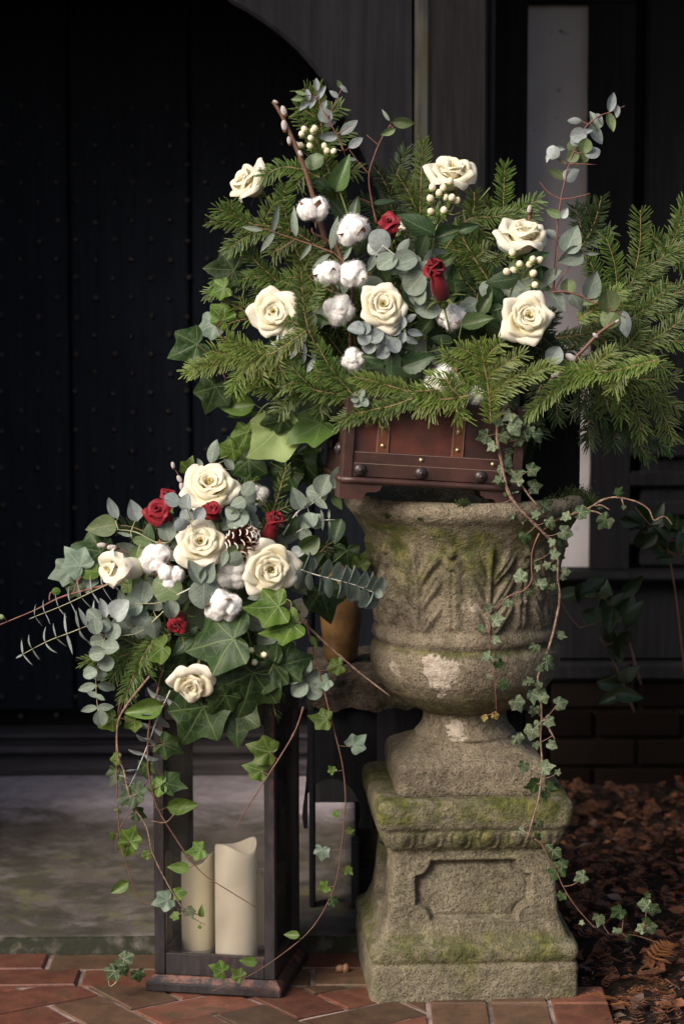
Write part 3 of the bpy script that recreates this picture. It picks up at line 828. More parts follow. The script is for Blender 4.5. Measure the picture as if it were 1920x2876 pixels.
# plinth
PL = thing('plinth', 'square mossy stone plinth with recessed panel standing on the bricks under the urn', 'plinth', (AX, AY, 0))
def hp(px, py):          # half size and height from the front face's pixels
    h = px / 1495
    for _ in range(3):
        Y = AY - h; z = zz(py, Y); h = px / pxm(Y, z)
    return h, z
rows = [(292, 2808), (295, 2800), (295, 2722), (292, 2713), (286, 2710), (286, 2706), (293, 2700), (297, 2685), (295, 2668), (287, 2655), (276, 2648), (268, 2640), (258, 2618), (249, 2594),
        (243, 2560), (237, 2500), (231, 2440), (227, 2396), (227, 2388), (236, 2384), (247, 2372), (256, 2352), (261, 2338), (262, 2333), (272, 2326), (279, 2305), (281, 2282), (277, 2262), (268, 2249), (255, 2243), (236, 2240), (214, 2238)]
prof = [hp(*r) for r in rows]
prof[0] = (prof[0][0], -.02)
prof = smooth_prof(resample(prof, .0029), 3)
z_die0, z_die1 = hp(245, 2594)[1], hp(227, 2392)[1]
z_ov0, z_ov1 = hp(236, 2385)[1], hp(262, 2335)[1]
pz0, pz1 = hp(243, 2580)[1], hp(231, 2418)[1]
PLINTH_TOP = prof[-1][1]
def disp_plinth(x, y, z, D, half, th):
    t = np.where((D[:, 2] == 0) | (D[:, 2] == 2), 0, 1)[None]
    u = np.where(t == 0, x, y)
    cz = (pz0 + pz1) / 2; hz = (pz1 - pz0) / 2; hx = .108
    dx = np.abs(u + .0) - hx; dzv = np.abs(z - cz) - hz
    cd = np.hypot(np.abs(u) - hx, np.abs(z - cz) - hz)
    sd = np.maximum(np.maximum(dx, dzv), .028 - cd)
    wd = np.where((u > 0) & (dx > dzv), .0036, np.where((z < cz) & (dzv > dx), .0050, .0020))
    h = -.013 * sst(0, 1, .5 - sd / (2 * wd)) - .0045 * np.exp(-((sd + .0065) / .0024) ** 2) + .0025 * np.exp(-((sd - .0045) / .003) ** 2)
    ov = sst(z_ov0, z_ov0 + .006, z) * sst(z_ov1, z_ov1 - .006, z)
    per = .0535; ue = (u + per * 20) % per - per / 2
    cz2 = (z_ov0 + z_ov1) / 2 + .004
    rr = np.hypot(ue / .015, (z - cz2) / .019)
    egg = np.exp(-(rr / .75) ** 4) * .0055 + np.exp(-((rr - 1.30) / .16) ** 2) * .003
    h = h + ov * egg
    cap = sst(z_ov1, z_ov1 + .01, z)
    return h + 0 * cap
st_pl = stone('plinth_stone', (.190, .168, .120), (.110, .095, .066), MOSS, .08,
              ((hp(270, 2330)[1], hp(280, 2300)[1], PLINTH_TOP, PLINTH_TOP + .02, .95), (hp(240, 2400)[1], hp(255, 2370)[1], z_ov1, z_ov1 + .01, .7), (hp(290, 2712)[1], hp(290, 2700)[1], hp(270, 2640)[1], hp(250, 2600)[1], .8)))
prof3 = np.column_stack([prof, np.full(len(prof), 26.0)])
sweep('plinth_body', prof3, 112, disp_plinth, st_pl, PL, .0016)

# urn: circular bowl on a square foot
UR = thing('urn', 'weathered stone garden urn carved with acanthus leaves standing on the plinth', 'urn', (AX, AY, PLINTH_TOP))
def up(r, py):
    z = zz(py, AY); return r / pxm(AY, z), z
foot_z0 = PLINTH_TOP - .001
fh, fz1 = hp(205, 2147)
fh = .143
rim = [up(*q) for q in ((120, 1985), (148, 1978), (183, 1958), (223, 1928), (253, 1888), (266, 1850), (268, 1815), (262, 1800), (252, 1794), (251, 1788), (258, 1783), (264, 1772), (263, 1760), (258, 1751), (248, 1744),
                        (247, 1700), (250, 1640), (258, 1580), (270, 1530), (287, 1490), (305, 1460), (318, 1440), (333, 1426), (341, 1414), (343, 1400), (338, 1387), (326, 1379), (310, 1376), (298, 1380), (288, 1400), (270, 1460))]
neck = [up(*q) for q in ((146, 2052), (132, 2040), (122, 2028), (117, 2012), (117, 1996))]
foot = [(fh - .004, foot_z0), (fh, foot_z0 + .006), (fh, fz1 - .008), (fh - .005, fz1)]
sl = [(fh - .030, fz1 + .013), (fh - .052, fz1 + .030)]
allp = foot + sl + neck + rim
pr = resample(allp, .0034); pr = smooth_prof(pr, 4)
zn0, zn1 = fz1, neck[2][1]
sqv = 2 + 20 * (1 - sst(zn0 + .002, zn1 - .012, pr[:, 1])) ** 2.2
prof3 = np.column_stack([pr, sqv])
z_b0, z_b1 = up(0, 1744)[1], up(0, 1490)[1]
def disp_urn(x, y, z, D, half, th):
    v = (z - z_b0) / (z_b1 - z_b0)
    H = np.zeros_like(z)
    N = 8; per = 2 * math.pi / N
    a0 = R(-104.5)
    a = (th - a0 + per * 40) % per - per / 2
    s = a * .172
    vv = v * (z_b1 - z_b0)
    for sgn in (-1, 1):
        for v0, ln in ((-.02, .078), (.26, .082), (.55, .070)):
            bx, bz = .004 * sgn, v0 * (z_b1 - z_b0)
            dx, dz = .52 * sgn, .854
            px, pz = s - bx, vv - bz
            al = (px * dx + pz * dz) / ln
            d = px * dz - pz * dx
            w = .0125 * (.60 + .5 * np.clip(al, 0, 1))
            lob = np.exp(-(d / w) ** 4) * np.sqrt(np.clip(np.sin(np.pi * np.clip(al, 0, 1)), 0, 1))
            lob = lob * (1 - .35 * np.exp(-(d / .0026) ** 2))
            H = np.maximum(H, lob)
    ridge = np.exp(-(s / .0045) ** 2) * sst(-.02, .05, v) * sst(1.0, .88, v)
    H = np.maximum(H, ridge * .95)
    e = np.abs(np.abs(s) - .0672)
    leaf = np.exp(-(e / .0155) ** 4) * sst(.02, .10, v) * sst(.93, .74, v) * (1 - .5 * np.exp(-(e / .0022) ** 2))
    bead = np.exp(-((np.abs(s) - .0672) / .006) ** 2) * (np.exp(-((v - .88) / .05) ** 2) + np.exp(-((v - .74) / .035) ** 2))
    curl = np.exp(-((e - .006) / .007) ** 2) * np.exp(-((v - .34) / .05) ** 2)
    H = np.maximum(H, leaf * .62); H = np.maximum(H, bead); H = np.maximum(H, curl)
    return H * .0115 * sst(-.02, .02, v) * sst(1.08, .98, v)
zr0, zr1 = up(0, 1470)[1], up(0, 1436)[1]
pale = (((P(1235, 1900, AY - .17)), .075, .9), ((P(1075, 1900, AY - .13)), .05, .7), ((P(1280, 2050, AY - .10)), .05, .75), ((P(1330, 1710, AY - .17)), .02, .7))
st_ur = stone('urn_stone', (.205, .174, .126), (.105, .088, .063), MOSS, .03,
              ((up(0, 1690)[1], up(0, 1500)[1], up(0, 1455)[1], up(0, 1425)[1], .95), (up(0, 1800)[1] - .006, up(0, 1795)[1], up(0, 1790)[1], up(0, 1786)[1], .8), (up(0, 1990)[1], up(0, 1960)[1], up(0, 1930)[1], up(0, 1890)[1], .55)), pale)
sweep('urn_body', prof3, 92, disp_urn, st_ur, UR, .0011, (True, True))
# moss cushions on the rim, enlarged and darkened at right as painted shade
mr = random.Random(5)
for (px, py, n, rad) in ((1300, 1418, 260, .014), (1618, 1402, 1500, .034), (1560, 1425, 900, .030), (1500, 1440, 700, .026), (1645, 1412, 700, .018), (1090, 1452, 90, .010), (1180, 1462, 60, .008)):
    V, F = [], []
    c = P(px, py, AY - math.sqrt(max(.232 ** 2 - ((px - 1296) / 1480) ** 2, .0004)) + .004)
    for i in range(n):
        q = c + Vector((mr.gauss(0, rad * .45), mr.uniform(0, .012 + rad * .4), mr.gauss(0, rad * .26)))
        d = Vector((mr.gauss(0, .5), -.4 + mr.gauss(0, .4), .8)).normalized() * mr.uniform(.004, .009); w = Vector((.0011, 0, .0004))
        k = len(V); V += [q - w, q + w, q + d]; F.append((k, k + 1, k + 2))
    o = obj('moss_shade_cushion', V, F, MAT['moss_shade_tuft'], UR); o['kind'] = 'stuff'

# dark box standing in the urn behind the chest
q0, q1 = P(1470, 1050, .10), P(1626, 1400, .10)
CRATE = thing('planter_box', 'black planter box standing in the urn at the right behind the chest and ivy', 'planter box', ((q0.x + q1.x) / 2, .13, q1.z))
for ext in ((q0.x, q1.x, .098, .106, q1.z - .02, q0.z), (q0.x, q1.x, .212, .22, q1.z - .02, q0.z), (q0.x, q0.x + .008, .1062, .2118, q1.z - .02, q0.z), (q1.x - .008, q1.x, .1062, .2118, q1.z - .02, q0.z)):
    box_obj('side_panel', ext, MAT['black_timber'], CRATE, .002)
box_obj('base_panel', (q0.x + .0082, q1.x - .0082, .1064, .2116, q1.z - .019, q1.z - .012), MAT['black_timber'], CRATE, 0)
# ------------------------------------------------------------------ leather chest on the urn
CM = Matrix.Translation(P(1209, 1361, -.168)) @ Matrix.Rotation(R(9), 4, 'Z') @ Matrix.Rotation(R(4.2), 4, 'Y')
CHEST = thing('chest', 'brown leather-covered wooden chest with brass studs holding the upper flowers on the urn', 'chest', CM.translation, rot=CM.to_quaternion().to_matrix().to_4x4())
CW, CD, CH = .162, .195, .15      # half width, depth, height
def cpart(name, ext, mat, bev=.002):
    V, F = [], []; box(V, F, *ext, bev=bev)
    return link(name, make_mesh(name, V, F, MAT[mat], smooth=False), CHEST, Matrix.Identity(4))
cpart('front_panel', (-CW, CW, 0, .012, .008, CH), 'leather')
cpart('back_panel', (-CW, CW, CD - .012, CD, .008, CH), 'leather')
cpart('side_panel', (-CW, -CW + .012, .0122, CD - .0122, .008, CH), 'leather')
cpart('side_panel', (CW - .012, CW, .0122, CD - .0122, .008, CH), 'leather')
cpart('floor_panel', (-CW, CW, .0, CD, .0, .0078), 'leather_trim')
cpart('bottom_band', (-CW - .002, CW + .002, -.0035, .0, .008, .054), 'leather_trim', .001)
cpart('lower_band', (-CW - .003, CW + .003, -.006, -.0037, .008, .034), 'leather_trim', .001)
for s in (-1, 1):
    a = s * (CW - .014)
    cpart('corner_trim', (min(a, s * (CW + .004)), max(a, s * (CW + .004)), -.0085, -.0062, .004, CH), 'leather_trim', .001)
    cpart('corner_trim', (s * CW if s > 0 else -CW - .0045, CW + .0045 if s > 0 else -CW, -.008, .022, .004, CH), 'leather_trim', .001)
    cpart('side_band', (CW if s > 0 else -CW - .003, CW + .003 if s > 0 else -CW, .024, CD, .006, .044), 'leather_trim', .001)
V, F = [], []
tube(V, F, [Vector((x, -.006, .001)) for x in np.linspace(-CW - .006, CW + .006, 12)], .0062, sides=10)
link('moulding', make_mesh('moulding', V, F, MAT['leather_trim']), CHEST, Matrix.Identity(4))
V, F = [], []
tube(V, F, [Vector((-CW - .004, y, .001)) for y in np.linspace(0, CD, 8)], .0055, sides=10)
link('moulding', make_mesh('moulding', V, F, MAT['leather_trim']), CHEST, Matrix.Identity(4))
for s in (-1, 1):
    for (y0, y1) in ((-.006, .05), (CD - .05, CD)):
        V, F = [], []
        o2 = [(0, -.005), (.066, -.005), (.060, -.017), (.048, -.022), (.046, -.030), (.042, -.036), (0, -.036)] if False else [(0, -.005), (.078, -.005), (.074, -.015), (.066, -.019), (.050, -.020), (.046, -.026), (.042, -.034), (0, -.034)]
        pts = [(s * (CW + .006 - a), b) for a, b in o2]; n = len(pts)
        for y in (y0, y1): V += [Vector((a, y, b)) for a, b in pts]
        F = [tuple(range(n)), tuple(range(n, 2 * n))[::-1]] + [(i, (i + 1) % n, n + (i + 1) % n, n + i) for i in range(n)]
        link('foot', make_mesh('foot', V, F, MAT['leather_trim'], smooth=False), CHEST, Matrix.Identity(4))
def CX(px): return (px - 1197) / 1478
for x in (CX(1057), CX(1262)):
    st = cpart('strap', (x - .0115, x + .0115, -.0035, -.0004, .052, CH), 'leather_strap', .001)
    V, F = [], []
    for zc, xo in ((.136, -.006), (.136, .008), (.099, -.001), (.066, 0.0)):
        V, F = [], []; dome(V, F, (x + xo, -.0036, zc), .0042, .003, (0, -1, 0), 10, 3)
        link('stud', make_mesh('stud', V, F, MAT['brass']), st, Matrix.Identity(4))
    for e in (-.0098, .0098):
        V, F = [], []
        for i in range(19): box(V, F, x + e - .0004, x + e + .0004, -.0041, -.0036, .054 + i * .005, .0575 + i * .005)
        o = link('stitching', make_mesh('stitching', V, F, MAT['stitch'], smooth=False), st, Matrix.Identity(4)); o['kind'] = 'stuff'
for zc, y in ((.054, -.0041), (.034, -.0064)):
    V, F = [], []
    for i in range(74):
        x = -CW + .017 + i * .004; box(V, F, x, x + .0032, y - .0004, y, zc - .0022, zc - .0014)
    o = link('stitching', make_mesh('stitching', V, F, MAT['stitch'], smooth=False), CHEST, Matrix.Identity(4)); o['kind'] = 'stuff'
for px in (964, 1165, 1362):
    V, F = [], []; dome(V, F, (CX(px), -.0037, .044), .0044, .003, (0, -1, 0), 10, 3)
    link('stud', make_mesh('stud', V, F, MAT['brass']), CHEST, Matrix.Identity(4))
def knob(c, nrm):
    V, F = [], []; dome(V, F, c, .0118, .0080, nrm, 18, 5)
    nv = Vector(nrm); dome(V, F, Vector(c) + nv * .0073, .0042, .0022, nrm, 10, 3)
    link('knob', make_mesh('knob', V, F, MAT['black_knob']), CHEST, Matrix.Identity(4))
for px in (1000, 1166, 1330): knob((CX(px), -.0062, .0205), (0, -1, 0))
knob((-CW - .0032, .05, .052), (-1, 0, 0)); knob((-CW - .0032, .14, .052), (-1, 0, 0))
V, F = [], []
pts = []
for i in range(13): a = math.pi * i / 12; pts.append((CX(1158) + .019 * math.cos(a), .150 - .022 * math.sin(a)))
n = len(pts)
for y in (-.0004, -.0022): V += [Vector((a, y, b)) for a, b in pts]
F = [tuple(range(n))[::-1], tuple(range(n, 2 * n))] + [(i, (i + 1) % n, n + (i + 1) % n, n + i) for i in range(n)]
lt = link('latch', make_mesh('latch', V, F, MAT['old_brass'], smooth=False), CHEST, Matrix.Identity(4))
V, F = [], []; tube(V, F, [Vector((CX(1158) + .006 * math.cos(a), -.006, .136 + .008 * math.sin(a))) for a in np.linspace(0, 2 * math.pi, 13)], .0016, sides=6, cap=False)
link('hasp', make_mesh('hasp', V, F, MAT['old_brass']), lt, Matrix.Identity(4))

# ------------------------------------------------------------------ lantern and candles
LM = Matrix.Translation((-.219, .012, .0)) @ Matrix.Rotation(R(-10.5), 4, 'Z')
LAN = thing('lantern', 'tall dark wooden lantern with glass panes standing on the brick paving', 'lantern', rot=LM)
def lpart(name, ext, mat='lantern_wood', bev=.002, parent=None):
    V, F = [], []; box(V, F, *ext, bev=bev)
    return link(name, make_mesh(name, V, F, MAT[mat], smooth=False), parent or LAN, Matrix.Identity(4))
HB, PWD = .1165, .0205
z1, z2, z3, z4 = zz(2748, -.11), zz(2688, -.11), zz(2030, -.11), zz(1965, -.11)
def frustum(name, h0, za, h1, zb, mat='lantern_wood'):
    V = [Vector((a * h, b * h, z)) for h, z in ((h0, za), (h1, zb)) for a, b in ((-1, -1), (1, -1), (1, 1), (-1, 1))]
    F = [(3, 2, 1, 0), (4, 5, 6, 7)] + [(i, (i + 1) % 4, 4 + (i + 1) % 4, 4 + i) for i in range(4)]
    return link(name, make_mesh(name, V, F, MAT[mat], smooth=False), LAN, Matrix.Identity(4))
lpart('base_moulding', (-.131, .131, -.131, .131, .001, .020), bev=.003)
frustum('base_slope', .1285, .0202, .1185, z1)
for a in (-1, 1):
    for b in (-1, 1):
        lpart('post', (min(a * HB, a * (HB - PWD)), max(a * HB, a * (HB - PWD)), min(b * HB, b * (HB - PWD)), max(b * HB, b * (HB - PWD)), z1 + .0002, z4), bev=.0016)
i = HB - PWD - .0003
for b in (-1, 1):
    y0, y1 = sorted((b * (HB - .0022), b * (HB - PWD + .003)))
    for za, zb in ((z1 + .0002, z2), (z3, z4)):
        lpart('rail', (-i, i, y0, y1, za, zb), bev=.0012); lpart('rail', (y0, y1, -i, i, za, zb), bev=.0012)
    yg = b * (HB - .012)
    lpart('pane', (-i, i, yg - .001, yg + .001, z2 + .0004, z3 - .0004), 'glass', 0)
    lpart('pane', (yg - .001, yg + .001, -i, i, z2 + .0004, z3 - .0004), 'glass', 0)
lpart('floor_board', (-i, i, -i, i, z1 + .001, z1 + .012), bev=0)
lpart('lid', (-.128, .128, -.128, .128, z4 + .0003, z4 + .018), bev=.003)
frustum('roof', .120, z4 + .0185, .06, z4 + .075)
LID_TOP = z4 + .075
def candle(px, py_top, py_bot, Y, rpx, mat, label, ph):
    s = pxm(Y, .3); r = rpx / s; c = P(px, 2600, Y); zb = z1 + .0125; zt = P(px, py_top, Y).z
    t = thing('candle', label, 'candle', (c.x, Y, zb), 'cream pillar candles in the lantern')
    n = 48; V, F = [], []
    prof = [(r * .985, zb + .009, 0), (r, zb + .014, 0), (r * 1.0, zt - .03, 0), (r, zt - .006, 1), (r * .965, zt, 1), (r * .90, zt - .001, 1), (r * .86, zt - .006, 1), (r * .84, zt - .035, 0), (r * .4, zt - .040, 0), (0.001, zt - .041, 0)]
    pf = []
    for a, b in zip(prof[:-1], prof[1:]):
        m = 5 if abs(a[1] - b[1]) > .02 and a[2] == b[2] == 0 else 2
        for q in range(m): pf.append(tuple(a[j] + (b[j] - a[j]) * q / m for j in range(3)))
    pf.append(prof[-1])
    for (rr, z, w) in pf:
        for k in range(n):
            a = 2 * math.pi * k / n
            dz = w * (.0085 * math.sin(2 * a + ph) + .003 * math.sin(3 * a + ph * 2))
            V.append(Vector((c.x + rr * math.cos(a), Y + rr * math.sin(a), z + dz)))
    for q in range(len(pf) - 1):
        for k in range(n):
            k2 = (k + 1) % n; F.append((q * n + k, q * n + k2, (q + 1) * n + k2, (q + 1) * n + k))
    obj('wax', V, F, MAT[mat], t)
    V, F = [], []; lathe(V, F, [(r * .99, zb), (r * 1.0, zb + .002), (r * .99, zb + .0085)], c.x, Y, 32, True, True); obj('base', V, F, MAT['candle_base'], t)
    V, F = [], []; tube(V, F, [Vector((c.x, Y, zt - .04)), Vector((c.x + .001, Y, zt - .03)), Vector((c.x + .003, Y, zt - .024))], .0012); obj('wick', V, F, MAT['wick'], t)
candle(664, 2372, 2675, -.030, 60, 'wax', 'tallest cream pillar candle in front inside the lantern', .3)
candle(557, 2402, 2655, .030, 47, 'wax_warm', 'yellowish pillar candle inside the lantern left of the tallest one', 1.6)
candle(738, 2440, 2650, .060, 36, 'wax', 'short cream candle mostly hidden behind the tallest one in the lantern', .9)
# ------------------------------------------------------------------ leaf shapes (shared meshes, length 1 along +Y, normal +Z)
LR = random.Random(11)
def leaf_mesh(name, mat, wf, width, cup=.12, bend=.15, nu=6, nv=9, wave=.0, seed=0, fold=0.0):
    V, F, U = [], [], []
    ph = seed * 1.7
    for j in range(nv + 1):
        v = j / nv; w = wf(v) * width / 2
        for i in range(nu + 1):
            u = -1 + 2 * i / nu
            z = cup * width * (abs(u) ** 1.5) * (wf(v)) + bend * (v * v - .3 * v) * -1 + fold * abs(u) * w + wave * math.sin(v * 9 + ph + (1.5 if u > 0 else 0)) * abs(u)
            V.append((u * w, v, z)); U.append((u * .5 + .5, v))
    for j in range(nv):
        for i in range(nu):
            a = j * (nu + 1) + i; F.append((a, a + 1, a + nu + 2, a + nu + 1))
    return make_mesh(name, V, F, MAT[mat], U)
def w_round(v): return max(.06, math.sin(math.pi * min(max(v * .94 + .045, 0), 1)) ** .55)
def w_oval(v): return max(.05, math.sin(math.pi * v ** .85) ** .75) if 0 < v < 1 else .03
def w_ovate(v): return max(.04, math.sin(math.pi * v ** .72) ** .8 * (1 - .25 * v)) if 0 < v < 1 else .02
def w_serr(v):
    w = w_ovate(v); return w * (1 + .05 * math.sin(v * 44))
def w_lance(v): return max(.04, math.sin(math.pi * v ** .8) ** .9) if 0 < v < 1 else .02
SHAPES = {}
def get_leaf(shape, mat):
    key = (shape, mat)
    if key not in SHAPES:
        L = []
        for k in range(4):
            cup = (.14, .34, -.12, .24)[k]; bend = (.10, .32, .20, -.18)[k]
            if shape == 'round': m = leaf_mesh('leaf', mat, w_round, .98, cup, bend * .7, seed=k, wave=.012)
            elif shape == 'heart': m = leaf_mesh('leaf', mat, w_ovate, .78, cup, bend, seed=k, wave=.015)
            elif shape == 'oval': m = leaf_mesh('leaf', mat, w_oval, .50, cup, bend, seed=k, wave=.012)
            elif shape == 'narrow': m = leaf_mesh('leaf', mat, w_lance, .26, cup * .6, bend, 4, 8, seed=k)
            elif shape == 'thin': m = leaf_mesh('leaf', mat, w_lance, .15, cup * .5, bend, 3, 7, seed=k)
            elif shape == 'ovate': m = leaf_mesh('leaf', mat, w_ovate, .60, cup, bend, 6, 10, seed=k, wave=.012, fold=.12)
            elif shape == 'serrate': m = leaf_mesh('leaf', mat, w_serr, .66, cup, bend, 6, 40, seed=k, wave=.014, fold=.12)
            elif shape == 'ivy': m = ivy_mesh(mat, k)
            L.append(m)
        SHAPES[key] = L
    return SHAPES[key]
IVY_PTS = [(0, 1.0), (9, .84), (20, .70), (30, .63), (38, .66), (47, .73), (54, .78), (62, .70), (74, .60), (84, .55), (94, .54), (104, .55), (112, .58), (122, .52), (136, .40), (152, .28), (166, .18), (180, .06)]
IVY_BROAD = [(0, .96), (10, .86), (22, .74), (34, .68), (44, .71), (54, .76), (66, .68), (80, .58), (94, .55), (108, .56), (120, .54), (134, .46), (150, .34), (166, .2), (180, .06)]
def ivy_mesh(mat, k):
    tab = IVY_BROAD if ((k == 1 and mat != 'ivy_dark') or mat in ('ivy_pale', 'ivy_yellow')) else IVY_PTS
    cup, bend, wave = ((.16, .24, .022), (-.16, .34, .030), (.24, -.16, .028), (.08, .46, .034))[k]
    lo = (1.0, 1.06, .92, 1.0)[k]
    n = 52; rings = 5; V, F, U = [(0, 0, 0)], [], [(.5, .5)]
    A = [t[0] for t in tab]; Rr = [t[1] for t in tab]
    for r in range(1, rings + 1):
        f = (r / rings) ** .9
        for i in range(n):
            a = -180 + 360 * i / n
            rad = float(np.interp(abs(a), A, Rr)) * (lo if a > 0 else 2 - lo)
            if abs(a) < 4: rad *= 1
            x = math.sin(R(a)) * rad * f * .62; y = math.cos(R(a)) * rad * f * .62
            z = cup * (x * x) * 2.0 - bend * (y * abs(y)) * 1.1 + wave * math.sin(R(a) * 6 + k) * f * f
            z += .075 * f * noise.noise(Vector((x * 3.2 + k * 9, y * 3.2, k * 3.7)))
            V.append((x, y, z)); U.append((.5 + x / .62 * .5, .5 + y / .62 * .5))
    for i in range(n): F.append((0, 1 + (i + 1) % n, 1 + i))
    for r in range(rings - 1):
        for i in range(n):
            a = 1 + r * n + i; b = 1 + r * n + (i + 1) % n
            F.append((a, b, b + n, a + n))
    # centre the blade so that the leaf spans about one unit from lobe tip to stalk
    return make_mesh('leaf', V, F, MAT[mat], U)

def leaf_matrix(base, dirv, nrm, size):
    y = dirv.normalized(); z = (nrm - y * nrm.dot(y))
    if z.length < 1e-4: z = y.orthogonal()
    z.normalize(); x = y.cross(z)
    M = Matrix(((x.x, y.x, z.x, base.x), (x.y, y.y, z.y, base.y), (x.z, y.z, z.z, base.z), (0, 0, 0, 1)))
    return M @ Matrix.Diagonal((size, size, size, 1))
def place_leaf(parent, shape, mat, base, dirv, nrm, size, var=None, label=None, name='leaf'):
    me = get_leaf(shape, mat)
    me = me[LR.randrange(len(me)) if var is None else var]
    o = link(name, me, parent, parent.matrix_basis.inverted() @ leaf_matrix(base, dirv, nrm, size))
    if label: o['label'] = label
    return o
def idir(ang, ny=0.0):
    """direction in the picture plane (degrees, 0 right, 90 up), ny leans it towards the viewer"""
    a = R(ang); return Vector((math.cos(a), -ny, math.sin(a))).normalized()

def nearest(path, p):
    return min(path, key=lambda q: (q - p).length)

def spray(name, label, cat, paths, leaves, stem='pale_stem', r=.0016, Y=0.0, group=None, shape='oval', mat='euc_grey', tfm=None, petiole=True, maxpet=.07, yj=.014, tilt=.52, r1=None):
    """plant piece: stems through photograph points (px,py[,Y]) and leaves (px,py,size_px,angle[,shape[,mat[,dY]]]) named by their middle"""
    T = tfm or (lambda a, b: (a, b)); sc = (T(1, 0)[0] - T(0, 0)[0])
    PP = []
    for pts in paths:
        PP.append(smooth_path([P(*T(q[0], q[1]), q[2] if len(q) > 2 else Y) for q in pts], 5))
    base = PP[0][0] if PP else P(*T(leaves[0][0], leaves[0][1]), Y)
    t = thing(name, label, cat, base, group)
    V, F = [], []
    allp = [p for q in PP for p in q]
    for k, q in enumerate(PP): tube(V, F, q, r * 1.15 if k == 0 else r * .8, (r1 or r * .42), 6, knots=.5)
    for lf in leaves:
        px, py, size = lf[0], lf[1], lf[2]
        ang = lf[3] if len(lf) > 3 and lf[3] is not None else LR.uniform(0, 360)
        sh = lf[4] if len(lf) > 4 and lf[4] else shape
        mt = lf[5] if len(lf) > 5 and lf[5] else mat
        dy = lf[6] if len(lf) > 6 else LR.uniform(-yj, yj)
        y = Y + dy
        c = P(*T(px, py), y); s = size * sc / pxm(y, c.z)
        d = idir(ang, LR.uniform(-.25, .25))
        if sh == 'ivy': base_p = c - d * (s * .20); s2 = s * 1.22
        else: base_p = c - d * (s * .5); s2 = s
        n = Vector((LR.uniform(-tilt, tilt), -1, LR.uniform(-tilt * .5, tilt * 1.6)))
        place_leaf(t, sh, mt, base_p, d, n, s2)
        if petiole and allp:
            q = nearest(allp, base_p); L = (q - base_p).length
            if .002 < L < maxpet:
                mid = (q + base_p) / 2 + Vector((0, 0, -.06 * L)); tube(V, F, smooth_path([q, mid, base_p], 3), .0008, .0006, 5)
    if V: obj('stem', V, F, MAT[stem], t)
    return t

def pair_sprig(label, pts, n, size, mat='euc_grey', shape='round', stem='pale_stem', Y=0, group=None, ang=62, r=.0014, taper=.55, edge=.5, t0=.08, tip=True, normal=None):
    """eucalyptus shoot with opposite leaf pairs along its stem"""
    path = smooth_path([P(q[0], q[1], q[2] if len(q) > 2 else Y) for q in pts], 8)
    t = thing('eucalyptus_sprig', label, 'eucalyptus', path[0], group)
    V, F = [], []; tube(V, F, path, r, r * .5, 6); obj('stem', V, F, MAT[stem], t)
    m = len(path) - 1
    for k in range(n):
        f = t0 + (1 - t0) * k / max(n - 1, 1); i = min(int(f * m), m - 1)
        p = path[i].lerp(path[i + 1], f * m - i); d = (path[i + 1] - path[i]).normalized()
        s = size / pxm(p.y, p.z) * (1 - (1 - taper) * f) * LR.uniform(.88, 1.1)
        view = (normal or Vector((0, -1, .25))).normalized()
        side = d.cross(view).normalized()
        if k % 2: side = (side * (1 - edge) + view * edge).normalized()
        for sg in (-1, 1):
            a = R(ang + LR.uniform(-9, 9))
            ld = (d * math.cos(a) + side * (sg * math.sin(a))).normalized()
            nn = (d * .8 + view * .6 + Vector((LR.uniform(-.2, .2), 0, LR.uniform(-.2, .2))))
            place_leaf(t, shape, mat, p, ld, nn, s)
    if tip:
        d = (path[-1] - path[-2]).normalized(); place_leaf(t, shape, mat, path[-1], d, Vector((.3, -1, .3)), size * taper * .55 / pxm(Y))
    return t

# ------------------------------------------------------------------ fir
FR = random.Random(21)
def needle_run(V, F, U, path, plane_n, nl, style, dens=1.0, w=.0025, t_from=0.0):
    segs = [0.0]
    for a, b in zip(path[:-1], path[1:]): segs.append(segs[-1] + (b - a).length)
    L = segs[-1]; step = .0027 / dens; cnt = int(L / step); j = 0
    for k in range(cnt):
        s = k * step + FR.uniform(-.001, .001); f = s / L
        if f < t_from: continue
        while j < len(segs) - 2 and segs[j + 1] < s: j += 1
        a, b = path[j], path[j + 1]; p = a.lerp(b, min(max((s - segs[j]) / max(segs[j + 1] - segs[j], 1e-6), 0), 1)); d = (b - a).normalized()
        side = d.cross(plane_n).normalized(); up = side.cross(d).normalized()
        if style == 'brush': rolls = [FR.uniform(0, 360), FR.uniform(0, 360)]
        else: rolls = [FR.gauss(6, 9), 180 - FR.gauss(6, 9)] + ([FR.gauss(48, 18)] if k % 2 else [180 - FR.gauss(48, 18)])
        for q, ro in enumerate(rolls):
            rr = R(ro); out = side * math.cos(rr) + up * math.sin(rr)
            if FR.random() < .07: continue
            fwd = R(FR.gauss(62 if style == 'flat' else 50, 9) - 34 * max(0, (f - .78) / .22) ** 1.3)
            nd = (out * math.sin(fwd) + d * math.cos(fwd)).normalized()
            l = nl * FR.uniform(.74, 1.10) * (.62 + .38 * min(1, (1 - f) * 7 + .25)) * (min(1, .65 + f * 4)) * (.72 if q == 2 else 1)
            pn = (nd.cross(up if style == 'flat' else out.cross(d))).normalized() * (w * .5)
            sag = (Vector((0, 0, -.08)) + d * .12) * l
            base = p + out * .0010; mid = base + nd * l * .55; tip = base + nd * l + sag
            n0 = len(V)
            V += [base - pn * .6, base + pn * .6, mid + pn, mid - pn, tip + pn * .35, tip - pn * .35]
            U += [(0, 0), (1, 0), (1, .5), (0, .5), (1, 1), (0, 1)]
            F += [(n0, n0 + 1, n0 + 2, n0 + 3), (n0 + 3, n0 + 2, n0 + 4, n0 + 5)]
